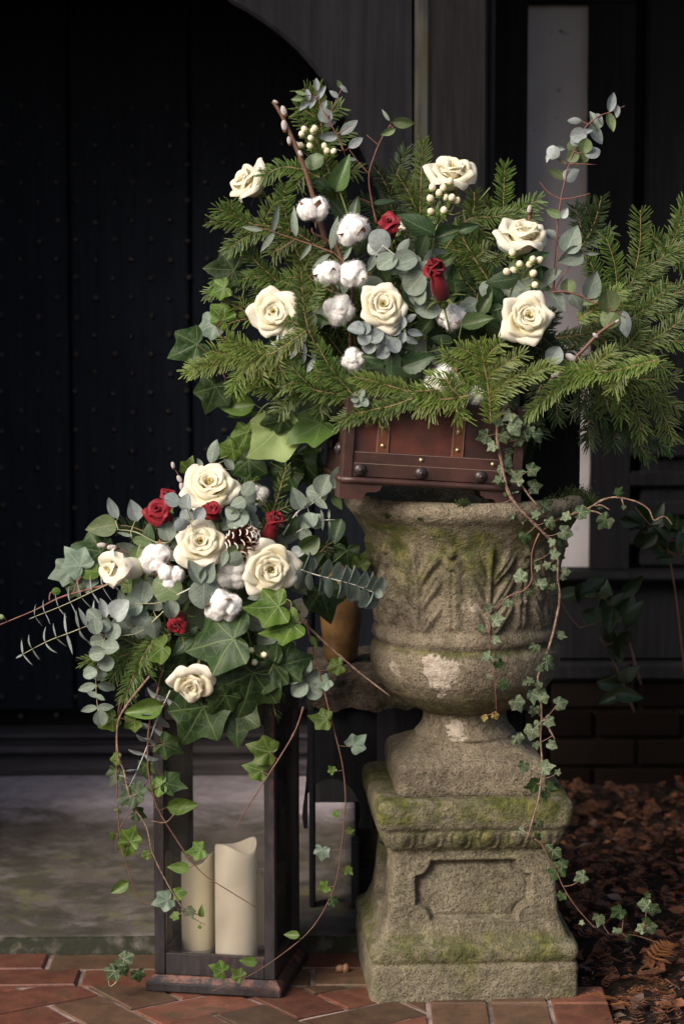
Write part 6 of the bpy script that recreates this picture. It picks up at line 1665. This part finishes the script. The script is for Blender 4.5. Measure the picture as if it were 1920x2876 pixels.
spray('eucalyptus_sprig', 'dense cluster of silvery round eucalyptus leaves at the left of the lower flowers', 'eucalyptus', [[A1(1300, 1110), A1(1180, 1240), A1(1030, 1370), A1(890, 1400)], [A1(1300, 1110), A1(1150, 1160), A1(980, 1170), A1(830, 1250)], [A1(820, 1320), A1(770, 1420), A1(730, 1560), A1(705, 1740), A1(720, 1960)]],
      [(*A1(1050, 1080), 64, 80), (*A1(905, 1120), 58, 110, 'oval'), (*A1(755, 1195), 58, 110, 'oval', 'euc_white'), (*A1(890, 1210), 66, 60, None, 'euc_white'), (*A1(1030, 1260), 54, -40), (*A1(1145, 1145), 60, 75, 'heart'), (*A1(1255, 1215), 68, -80, 'heart'), (*A1(1225, 1045), 86, 150, None, 'euc_green'), (*A1(760, 1310), 50, 150), (*A1(890, 1335), 62, 10), (*A1(830, 1370), 50, 250), (*A1(720, 1440), 46, 190), (*A1(815, 1490), 50, 0), (*A1(712, 1530), 46, 190), (*A1(780, 1600), 46, 10), (*A1(725, 1655), 50, 20), (*A1(665, 1680), 40, 200), (*A1(610, 1262), 60, 112, 'narrow', 'euc_blue'), (*A1(1130, 1350), 76, -75, 'heart'), (*A1(700, 1330), 44, 100), (*A1(950, 1290), 50, 200), (*A1(980, 1190), 52, 200), (*A1(640, 1780), 54, 195, 'oval'), (*A1(785, 1772), 56, -12, 'oval'), (*A1(680, 1832), 36, 160, 'oval'), (*A1(738, 1850), 30, -30, 'oval'), (*A1(655, 1942), 48, 195, 'oval'), (*A1(775, 1925), 50, 5, 'oval'), (*A1(738, 2005), 44, -80, 'round'), (*A1(690, 1250), 46, 140)], 'pale_stem', .0015, Y=-.19, shape='round', mat='euc_grey', yj=.018)
pair_sprig('thin eucalyptus shoot with narrow paired leaves pointing left, the upper of two', [A1(860, 990), A1(680, 1075), A1(480, 1170), A1(260, 1258)], 8, 60, 'euc_blue', 'thin', 'pale_stem', -.17, ang=100, taper=.6, r=.0011, edge=.3)
pair_sprig('thin eucalyptus shoot with narrow paired leaves pointing left, the lower of two', [A1(720, 1295), A1(520, 1375), A1(350, 1440), A1(170, 1535)], 7, 66, 'euc_blue', 'narrow', 'pale_stem', -.18, ang=98, taper=.65, r=.0011, edge=.45)
pair_sprig('grey eucalyptus shoot with a white stem hanging left of the lantern glass', [A1(1250, 1800), A1(1150, 2020), (420, 2080), (385, 2165), (360, 2215)], 8, 64, 'euc_blue', 'oval', 'white_stem', -.18, ang=75, taper=.6)
pair_sprig('eucalyptus shoot of coin-shaped paired leaves reaching right to the urn', [A2(1000, 900), A2(1120, 945), A2(1290, 990), A2(1420, 1025), A2(1560, 1080)], 9, 52, 'euc_grey', 'round', 'white_stem', -.16, ang=80, taper=1.0, t0=.12, edge=.25)
spray('eucalyptus_sprig', 'large grey eucalyptus leaves reaching up in front of the corner of the chest', 'eucalyptus', [[A2(900, 660), A2(1000, 500), A2(1100, 440), A2(1230, 340), A2(1290, 290)], [A2(1000, 640), A2(1150, 560), A2(1280, 548)]],
      [(*A2(1325, 215), 86, 62, 'heart', None, -.03), (*A2(1205, 290), 60, 70, 'round'), (*A2(1290, 335), 62, -55, 'heart'), (*A2(1150, 350), 60, 160, 'round'), (*A2(1065, 420), 54, 190, 'oval'), (*A2(1170, 430), 50, -40, 'oval'), (*A2(1000, 390), 70, 110, 'heart'), (*A2(1090, 550), 46, 120), (*A2(1060, 555), 46, 230), (*A2(1150, 560), 44, 60), (*A2(1185, 512), 34, 95, 'narrow'), (*A2(1237, 505), 30, 92, 'narrow'), (*A2(1190, 590), 30, -95, 'narrow'), (*A2(1240, 590), 30, -90, 'narrow'), (*A2(1030, 640), 44, -100), (*A2(1070, 660), 40, -40), (*A2(960, 600), 70, 240, 'oval', 'leaf_dark'), (*A2(940, 700), 60, 200, 'oval'), (*A2(1300, 420), 50, -60, 'ovate', 'leaf_mid')], 'white_stem', .0016, Y=-.12, shape='round', mat='euc_grey', yj=.015)
spray('eucalyptus_sprig', 'blue-grey and green leaves right of the largest cream rose', 'eucalyptus', [[A2(900, 900), A2(1000, 840), A2(1200, 740)]],
      [(*A2(1020, 785), 50, 10, 'heart', 'euc_white'), (*A2(1100, 840), 84, 20, 'heart', 'euc_green'), (*A2(1000, 1030), 76, -35, 'heart'), (*A2(1095, 720), 60, 30, 'round', 'leaf_mid')], 'green_stem', .0013, Y=-.14, shape='oval', mat='euc_grey')
spray('eucalyptus_sprig', 'dark blue-grey coin leaves hanging at the lower right of the lower flowers', 'eucalyptus', [[A2(840, 1380), A2(920, 1520), A2(1050, 1660), A2(1070, 1760)]],
      [(*A2(785, 1435), 56, 200), (*A2(915, 1460), 62, -10), (*A2(885, 1530), 54, 200, 'oval'), (*A2(975, 1690), 56, 190), (*A2(1095, 1700), 58, 30), (*A2(1020, 1790), 52, 220), (*A2(1125, 1805), 50, -30), (*A2(1060, 1610), 46, 60), (*A2(980, 1570), 50, 10), (*A2(700, 1290), 56, 160), (*A2(710, 1110), 60, 190, 'oval'), (*A2(760, 1330), 50, -30)], 'bark_brown', .0013, Y=-.16, shape='round', mat='euc_grey', yj=.012)
spray('eucalyptus_sprig', 'narrow grey leaf standing above the top white rose', 'eucalyptus', [[A2(370, 160), A2(385, 110)]], [(*A2(390, 50), 70, 75, 'oval'), (*A2(500, 130), 50, 125, 'oval'), (*A2(290, 130), 30, 120, 'oval')], 'pale_stem', .0012, Y=-.06)
# ivy leaves, lower
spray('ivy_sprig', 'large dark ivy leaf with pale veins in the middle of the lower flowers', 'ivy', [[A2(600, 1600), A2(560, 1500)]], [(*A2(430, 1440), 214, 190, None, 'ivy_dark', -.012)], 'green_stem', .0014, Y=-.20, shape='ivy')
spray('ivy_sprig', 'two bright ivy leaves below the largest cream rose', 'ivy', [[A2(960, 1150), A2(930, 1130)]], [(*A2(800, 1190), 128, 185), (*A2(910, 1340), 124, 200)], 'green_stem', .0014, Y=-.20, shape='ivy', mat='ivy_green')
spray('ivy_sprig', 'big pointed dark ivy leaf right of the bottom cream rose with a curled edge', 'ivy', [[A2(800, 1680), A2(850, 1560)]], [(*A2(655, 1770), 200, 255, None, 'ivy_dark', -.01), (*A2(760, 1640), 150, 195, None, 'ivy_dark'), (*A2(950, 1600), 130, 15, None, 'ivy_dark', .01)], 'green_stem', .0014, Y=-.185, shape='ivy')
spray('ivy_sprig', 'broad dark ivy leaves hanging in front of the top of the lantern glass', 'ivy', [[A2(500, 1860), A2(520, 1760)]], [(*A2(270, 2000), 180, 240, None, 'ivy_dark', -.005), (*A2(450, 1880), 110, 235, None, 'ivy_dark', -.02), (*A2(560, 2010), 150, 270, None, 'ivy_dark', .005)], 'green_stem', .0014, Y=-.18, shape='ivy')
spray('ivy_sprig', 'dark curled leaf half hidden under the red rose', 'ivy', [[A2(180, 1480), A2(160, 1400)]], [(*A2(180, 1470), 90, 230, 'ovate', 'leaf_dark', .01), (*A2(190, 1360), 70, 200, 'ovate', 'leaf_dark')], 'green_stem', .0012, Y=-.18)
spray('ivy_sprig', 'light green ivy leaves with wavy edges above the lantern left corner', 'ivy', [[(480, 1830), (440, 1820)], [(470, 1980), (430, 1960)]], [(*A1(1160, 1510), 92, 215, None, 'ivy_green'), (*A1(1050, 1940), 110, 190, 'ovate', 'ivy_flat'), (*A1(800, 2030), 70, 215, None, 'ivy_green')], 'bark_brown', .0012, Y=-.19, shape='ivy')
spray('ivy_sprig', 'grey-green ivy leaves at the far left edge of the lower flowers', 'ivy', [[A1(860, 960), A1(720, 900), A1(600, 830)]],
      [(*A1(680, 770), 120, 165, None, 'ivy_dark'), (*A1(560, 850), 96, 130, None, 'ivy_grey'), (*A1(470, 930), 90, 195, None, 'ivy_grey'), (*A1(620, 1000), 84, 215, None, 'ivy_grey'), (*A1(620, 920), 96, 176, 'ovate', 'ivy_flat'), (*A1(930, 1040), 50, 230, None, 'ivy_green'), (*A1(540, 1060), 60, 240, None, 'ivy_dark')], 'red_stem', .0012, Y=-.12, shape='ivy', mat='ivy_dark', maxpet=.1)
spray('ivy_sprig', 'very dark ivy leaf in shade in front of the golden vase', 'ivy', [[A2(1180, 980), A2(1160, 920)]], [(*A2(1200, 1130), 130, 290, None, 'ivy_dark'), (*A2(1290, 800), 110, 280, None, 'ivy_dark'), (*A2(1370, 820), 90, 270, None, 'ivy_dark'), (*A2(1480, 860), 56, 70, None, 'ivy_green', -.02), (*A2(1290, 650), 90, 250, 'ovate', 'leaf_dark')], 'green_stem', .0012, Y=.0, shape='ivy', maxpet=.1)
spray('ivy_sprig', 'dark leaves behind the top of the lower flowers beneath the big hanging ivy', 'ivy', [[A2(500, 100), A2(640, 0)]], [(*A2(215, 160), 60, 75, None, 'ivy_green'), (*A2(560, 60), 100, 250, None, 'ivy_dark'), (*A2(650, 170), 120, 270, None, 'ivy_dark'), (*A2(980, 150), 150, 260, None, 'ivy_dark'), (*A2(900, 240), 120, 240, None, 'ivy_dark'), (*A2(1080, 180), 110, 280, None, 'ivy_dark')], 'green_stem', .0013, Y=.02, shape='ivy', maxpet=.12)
# fir, lower
fir('dark upright fir sprig standing between the lower flowers and the chest', [(745, 1500), (765, 1440), (785, 1380), (803, 1312)], [(.3, 815, 1420), (.3, 725, 1400), (.1, 810, 1460), (.05, 730, 1470)], Y=-.12, mat='needle', style='brush', nl=.017, r=.0026)
fir('dark fir twig behind the curled grey leaves at the upper left', [(470, 1530), (420, 1500), (370, 1480), (325, 1475)], [(.2, 440, 1460), (.4, 390, 1530)], Y=-.11, mat='needle_dark')
fir('fir branch at the lower left of the lower flowers pointing left', [(480, 1780), (400, 1820), (320, 1850), (235, 1858)], [(.2, 430, 1870), (.4, 310, 1910), (.3, 340, 1790), (.55, 260, 1830)], Y=-.16, mat='needle')
fir('fir tip hanging down left of the lantern lid', [(430, 1800), (400, 1850), (375, 1900), (350, 1965)], [(.3, 410, 1900)], Y=-.175, mat='needle')
fir('fir tip hanging under the ivy leaves at the lantern right corner', [(735, 1880), (750, 1930), (765, 1970), (775, 2012)], [(.3, 800, 1950)], Y=-.15, mat='needle_dark', style='brush', nl=.018)
fir('small fir tip behind the top white rose', [(640, 1400), (670, 1370), (695, 1355), (720, 1350)], [], Y=-.06, mat='needle', nl=.016, style='brush')
fir('snowy dark fir tip right of the largest cream rose', [(880, 1570), (900, 1550), (915, 1535), (935, 1520)], [(.4, 930, 1560)], Y=-.10, mat='needle_dark', style='brush', nl=.018)
for i in range(22):
    a = fr2.uniform(-30, 210); d = fr2.uniform(.35, 1)
    cx, cy = 580 + 60 * math.cos(R(a)), 1720 - 50 * math.sin(R(a))
    ex, ey = 570 + math.cos(R(a)) * 250 * d, 1700 - math.sin(R(a)) * 270 * d
    fir('dark fir sprig packed deep behind the lower flowers', [(cx, cy, .0), ((cx + ex) / 2, (cy + ey) / 2, -.03), (ex, ey, fr2.uniform(-.09, .03))], (), auto=6, alen=120, mat='needle_dark', group=GR, dens=.8, t_from=.1)
for i in range(12):
    ex, ey = fr2.uniform(400, 860), fr2.uniform(1700, 1900)
    fir('dark fir sprig packed deep behind the lower flowers', [(600, 1760, .0), ((600 + ex) / 2, (1740 + ey) / 2, -.05), (ex, ey, -.11)], (), auto=6, alen=110, mat='needle_dark', group=GR, dens=.8, t_from=.1)
V, F = [], []
lathe(V, F, [(.10, LID_TOP - .03), (.12, LID_TOP), (.125, LID_TOP + .06), (.11, LID_TOP + .13), (.06, LID_TOP + .17), (.001, LID_TOP + .18)], -.223, .012, 20)
FB = obj('floral_foam', V, F, MAT['hedge_leaf']); tag(FB, 'rounded dark green floral foam hidden under the lower flowers on the lantern lid', 'floral foam')
# leaves that close the gaps between the blooms
fl = random.Random(33)
def filler(label, cat, n, cx, cy, sx, sy, Y, size, shapes):
    lv = []
    for i in range(n):
        a, d = fl.uniform(0, 6.283), math.sqrt(fl.random()); x, y = cx + sx * d * math.cos(a), cy + sy * d * math.sin(a)
        sh, mt = fl.choice(shapes); out = math.degrees(math.atan2(-(y - cy), x - cx))
        lv.append((x, y, size * fl.uniform(.7, 1.2), out + fl.uniform(-60, 60), sh, mt, fl.uniform(-.03, .03)))
    spray('leafy_sprig', label, cat, [[(cx, cy + sy * .6, .02), (cx, cy, Y)]], lv, 'green_stem', .0016, Y, None, 'ovate', 'leaf_dark', None, True, .09, .03, .55)
DK = (('ovate', 'leaf_dark'), ('ovate', 'leaf_dark'), ('ovate', 'leaf_mid'), ('round', 'euc_grey'))
filler('dark leaves filling the gaps between the cotton bolls and the left open rose', 'leaves', 16, 870, 900, 130, 130, -.03, 74, DK)
filler('mixed dark and grey leaves filling the middle of the upper flowers', 'leaves', 26, 1180, 880, 180, 150, -.06, 80, DK)
filler('dark leaves filling the gaps around the two cream roses at the right', 'leaves', 20, 1430, 830, 120, 160, -.05, 78, DK)
filler('mixed leaves filling the gaps between the blooms at the left of the lower flowers', 'leaves', 26, 450, 1640, 130, 150, -.10, 70, DK + (('round', 'euc_grey'),))
filler('dark leaves filling the gaps between the blooms at the right of the lower flowers', 'leaves', 26, 690, 1640, 150, 190, -.09, 76, DK)
filler('dark leaves hanging over the front edge of the lantern lid', 'leaves', 16, 620, 1900, 180, 70, -.125, 84, (('ovate', 'leaf_dark'), ('ivy', 'ivy_dark')))
# hanging vines over the lantern
def V_(pts): return [tuple(p) for p in pts]
VA = [(446, 1930), (420, 2035), (415, 2130), (424, 2205), (446, 2276), (504, 2370), (540, 2420), (576, 2459), (640, 2500), (718, 2548)]
VB = [(420, 1900), (353, 1985), (330, 2040), (333, 2129), (348, 2164), (370, 2254), (411, 2321), (429, 2396), (473, 2486), (518, 2557), (545, 2580), (576, 2597)]
VC = [(340, 1960), (328, 2030), (328, 2130), (330, 2236), (337, 2343), (353, 2419), (384, 2512), (411, 2537), (437, 2533), (480, 2545), (520, 2562)]
l1 = crop(0, 1950, .4464); l2 = crop(400, 1950, .4145)
vine('ivy vine ending in a bare twig across the tallest candle', [VA, [(424, 2205), (440, 2265), (430, 2262)]], [(*l1(1060, 330), 84, -30), (*l1(920, 470), 60, -90), (*l1(990, 580), 66, 200, None, 'ivy_green'), (*l1(1080, 570), 76, -20), (*l1(1150, 700), 90, 5, 'ovate', 'ivy_green'), (*l1(1240, 980), 58, 190, None, 'ivy_green'), (*l1(1120, 1090), 62, 175, 'ovate', 'ivy_flat')], -.185, mat='ivy_dark', stem='bark_brown', r=.0019)
vine('ivy vine ending in small pale leaves before the left candle', [VB, [(518, 2557), (560, 2570), (572, 2568)], l1(0, 0) and [(425, 2305), (465, 2310), (490, 2285)]], [(*l1(820, 640), 82, 200), (*l1(870, 600), 56, 80), (*l1(870, 755), 48, -20), (*l1(920, 1010), 32, 200, None, 'ivy_green'), (*l1(1030, 1300), 66, 200, None, 'ivy_grey'), (*l1(1125, 1255), 42, 10, None, 'ivy_green'), (*l1(1190, 1370), 40, -60, None, 'ivy_veined_pale'), (*l1(1270, 1365), 36, 95, 'ovate', 'ivy_green'), (*l1(1100, 1395), 30, 190, None, 'ivy_green'), (*l1(1258, 1465), 12, -80, 'round', 'ivy_flat')], -.19, mat='ivy_dark', stem='bark_vine', r=.0019)
vine('ivy vine hanging furthest left in front of the step', [VC, [(415, 2190), (380, 2260), (335, 2330), (325, 2395)]], [(*l1(830, 180), 60, 215, None, 'ivy_green'), (*l1(730, 410), 40, 190, None, 'ivy_green'), (*l1(725, 510), 60, 250), (*l1(740, 735), 24, 200, None, 'ivy_veined_pale'), (*l1(768, 690), 16, -80, None, 'ivy_green'), (*l1(710, 895), 32, -90, 'ovate', 'ivy_flat'), (*l1(830, 900), 70, 70, None, 'ivy_green'), (*l1(800, 970), 62, -110, None, 'ivy_green'), (*l1(755, 1215), 62, 215, 'ovate', 'ivy_flat')], -.175, mat='ivy_dark', stem='bark_brown', r=.0016)
VD = [(858, 1740), (880, 1830), (905, 1920), (930, 2020), (960, 2141), (970, 2236), (966, 2300), (960, 2364), (939, 2489), (877, 2605), (781, 2688), (690, 2745), (595, 2783)]
vine('long ivy vine looping down right of the lantern and across its base', [VD], [(*A2(1290, 1630), 54, 200, None, 'ivy_green'), (*A2(1130, 1440), 36, -60, 'ovate', 'ivy_flat'), (*A2(1200, 1740), 50, 210, None, 'ivy_grey'), (*l2(1215, 165), 68, 170, None, 'ivy_green'), (*l2(1450, 330), 66, 40, None, 'ivy_grey'), (*l2(1285, 510), 28, 130, None, 'ivy_green'), (*l2(1310, 812), 26, 170, None, 'ivy_green'), (*l2(1405, 925), 26, 10, None, 'ivy_green'), (*l2(1215, 1075), 52, -100, None, 'ivy_grey'), (*l2(1390, 1195), 32, -40, None, 'ivy_green'), (*l2(1230, 1305), 40, 200, None, 'ivy_green'), (*l2(1295, 1405), 34, -10, None, 'ivy_dark'), (*l2(1010, 1630), 46, 180, 'ovate', 'ivy_flat'), (*l2(715, 1810), 52, 170, 'ovate', 'ivy_flat'), (*l2(650, 1895), 46, 140, None, 'ivy_green'), (*l2(520, 1865), 58, 150, None, 'ivy_green')], -.175, mat='ivy_green', stem='bark_brown', r=.0015)
vine('brown ivy twig with two dark leaves hanging across the lantern right post', [[(852, 1985), (830, 2050), (790, 2120), (745, 2190), (700, 2260), (675, 2300), (661, 2328)]], [(*l2(820, 380), 92, 165, None, 'ivy_green'), (*l2(775, 505), 76, 160, None, 'ivy_green')], -.19, mat='ivy_green', stem='bark_brown', r=.0018)
vine('dry brown twig running from the largest cream rose down to the urn', [[(805, 1690), (840, 1735), (880, 1775), (940, 1830), (1010, 1890), (1095, 1955)]], [], -.15, stem='bark_vine', r=.003)
vine('thin reddish twig reaching out of the left edge of the photograph', [[A1(820, 1018), A1(650, 1060), A1(440, 1120), A1(250, 1215), A1(-40, 1335)], [A1(365, 1140), A1(370, 1090), A1(400, 1070)], [A1(540, 1090), A1(570, 1000), A1(600, 965)]], [(*A1(415, 1075), 24, 0, 'round', 'ivy_flat'), (*A1(0, 1258), 26, 170, 'ovate', 'ivy_flat')], -.16, stem='red_stem', r=.0021)
vine('brown bare stems hanging behind the left corner of the lantern', [[A1(1230, 1390), A1(1240, 1480), A1(1180, 1700), A1(1120, 1950), (420, 2040)], [A1(1200, 1540), A1(1185, 1700), A1(1050, 1640)], [A1(1130, 1570), A1(980, 1760), A1(900, 1900), A1(850, 2060)]], [], -.15, stem='bark_brown', r=.0017)
vine('small white-veined ivy sprig resting on the bricks left of the lantern', [[(335, 2745), (325, 2760), (310, 2770), (305, 2755)], [(345, 2700), (335, 2740)], [(390, 2760), (375, 2735), (350, 2715)]], [(315, 2735, 56, 230), (355, 2690, 46, 30), (332, 2712, 44, 200, None, 'ivy_dark'), (388, 2740, 46, -80, None, 'ivy_dark'), (350, 2725, 36, -60, None, 'ivy_dark')], -.145, mat='ivy_veined', stem='pale_stem', r=.001)
# -- ground details
for (px, py, s, a, lab) in ((955, 2667, 24, 20, 'rounder pale acorn lying on the bricks left of the plinth'), (970, 2648, 24, 80, 'upright reddish acorn lying against the step left of the plinth')):
    c = P(px, py, .03); Y = .03; r = s / 2 / pxm(Y, 0)
    V, F = [], []; prof = [(.001, -1.0), (.5, -.9), (.85, -.5), (.95, 0), (.75, .6), (.3, .98), (.06, 1.15), (.001, 1.25)]
    M = Matrix.Translation((c.x, Y, r + .001)) @ Matrix.Rotation(R(90 - a), 4, 'Y')
    lathe(V, F, [(q[0] * r, q[1] * r * 1.15) for q in prof], 0, 0, 14, False)
    o = link('acorn', make_mesh('acorn', V, F, MAT['acorn']), None, M); tag(o, lab, 'acorn', 'acorns on the bricks')
# shrub in the dark on the right
shr = random.Random(8)
def shrub(label, pts, n, ctr, spread, size, Y):
    paths = pts; lv = []
    for i in range(n):
        x, y = shr.gauss(ctr[0], spread[0]), shr.gauss(ctr[1], spread[1])
        lv.append((x, y, size * shr.uniform(.7, 1.2), shr.choice((200, 240, 280, 320, 90, 60, 120, 0)) + shr.uniform(-25, 25), None, None, shr.uniform(-.1, .1)))
    t = spray('shrub', label, 'shrub', paths, lv, 'bark_brown', .003, Y, None, 'ovate', 'shrub_leaf', None, True, .2, .1, .5)
L3s = lambda x, y: L3(x, y)
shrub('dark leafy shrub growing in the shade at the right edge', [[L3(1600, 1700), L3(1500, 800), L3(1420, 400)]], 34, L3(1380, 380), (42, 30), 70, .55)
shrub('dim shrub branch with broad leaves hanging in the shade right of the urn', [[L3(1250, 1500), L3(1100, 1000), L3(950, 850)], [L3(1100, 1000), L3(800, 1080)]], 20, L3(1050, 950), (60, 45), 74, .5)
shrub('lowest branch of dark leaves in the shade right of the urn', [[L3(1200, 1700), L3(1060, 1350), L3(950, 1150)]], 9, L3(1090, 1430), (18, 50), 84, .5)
# fallen conifer fronds and leaf litter on the soil
GRr = random.Random(12)
V, F = [], []
def frond(V, F, c, ang, L, tilt):
    d = Vector((math.cos(ang), math.sin(ang), tilt)); s = Vector((-math.sin(ang), math.cos(ang), GRr.uniform(-.4, .4))).normalized(); u = d.cross(s)
    n = 9
    for k in range(n):
        f = k / (n - 1); p = c + d * (L * f) + Vector((0, 0, .012 * math.sin(f * 3)))
        l = L * .42 * (1 - f * .75)
        for sg in (-1, 1):
            q = p + (d * .75 + s * sg).normalized() * l + u * GRr.uniform(-.1, .1) * l; w = (d * .14 * l) if k < n - 1 else s * .1 * l
            m = p.lerp(q, .6)
            a = len(V); V += [p - w * .4, p + w * .4, m + w, m - w, q]; F += [(a, a + 1, a + 2, a + 3), (a + 3, a + 2, a + 4)]
    w = s * .0012; a = len(V); V += [c - w, c + w, c + d * L + w * .3, c + d * L - w * .3]; F.append((a, a + 1, a + 2, a + 3))
for i in range(3600):
    x = GRr.uniform(.46, 1.55); y = GRr.uniform(-.75, 1.68)
    z = soil_h(x, y) + GRr.uniform(.0, .016); ang = GRr.uniform(0, 6.28)
    if GRr.random() < .62: frond(V, F, Vector((x, y, z)), ang, GRr.uniform(.02, .055), GRr.uniform(-.15, .35))
    else:
        d = Vector((math.cos(ang), math.sin(ang), GRr.uniform(-.1, .5))); s = Vector((-math.sin(ang), math.cos(ang), GRr.uniform(-.5, .5))); L = GRr.uniform(.015, .045); c = Vector((x, y, z)); u = Vector((0, 0, 1))
        a = len(V); V += [c, c + d * L * .35 + s * L * .28 + u * .004, c + d * L * .7 + s * L * .22, c + d * L, c + d * L * .7 - s * L * .22, c + d * L * .35 - s * L * .28 + u * .004, c + d * L * .5 - u * .004]
        F += [(a, a + 1, a + 6), (a + 1, a + 2, a + 6), (a + 2, a + 3, a + 6), (a + 3, a + 4, a + 6), (a + 4, a + 5, a + 6), (a + 5, a, a + 6)]
o = obj('leaf_litter', V, F, MAT['litter'], smooth=False); o['kind'] = 'stuff'
for k, (px, py, L, ang, lab) in enumerate(((1770, 2836, .10, 2.9, 'bright orange conifer frond at the bottom right corner of the soil'), (1740, 2812, .06, .4, 'small orange conifer frond just left of the brightest one near the bricks'), (1880, 2800, .09, 2.3, 'orange-brown frond on the soil at the right edge above the brightest one'), (1830, 2700, .08, .9, 'rusty frond on the soil right of the plinth base'), (1700, 2655, .09, .2, 'rusty frond on the soil beside the plinth shoulder'))):
    g = P(px, py, 0); dirv = (g - Vector((0, CAM_Y, CAM_Z))); t_ = (CAM_Z - .012) / -dirv.z; c = Vector((0, CAM_Y, CAM_Z)) + dirv * t_
    V, F = [], []; frond(V, F, c + Vector((0, 0, .008)), ang, L, .08)
    V = V + [v + Vector((.004, .003, -.004)) for v in V]; nF = len(V) // 2; F = F + [tuple(q + nF for q in f) for f in F]
    o = obj('conifer_frond', V, F, MAT['frond'], smooth=False); tag(o, lab, 'conifer frond', 'fallen orange conifer fronds')
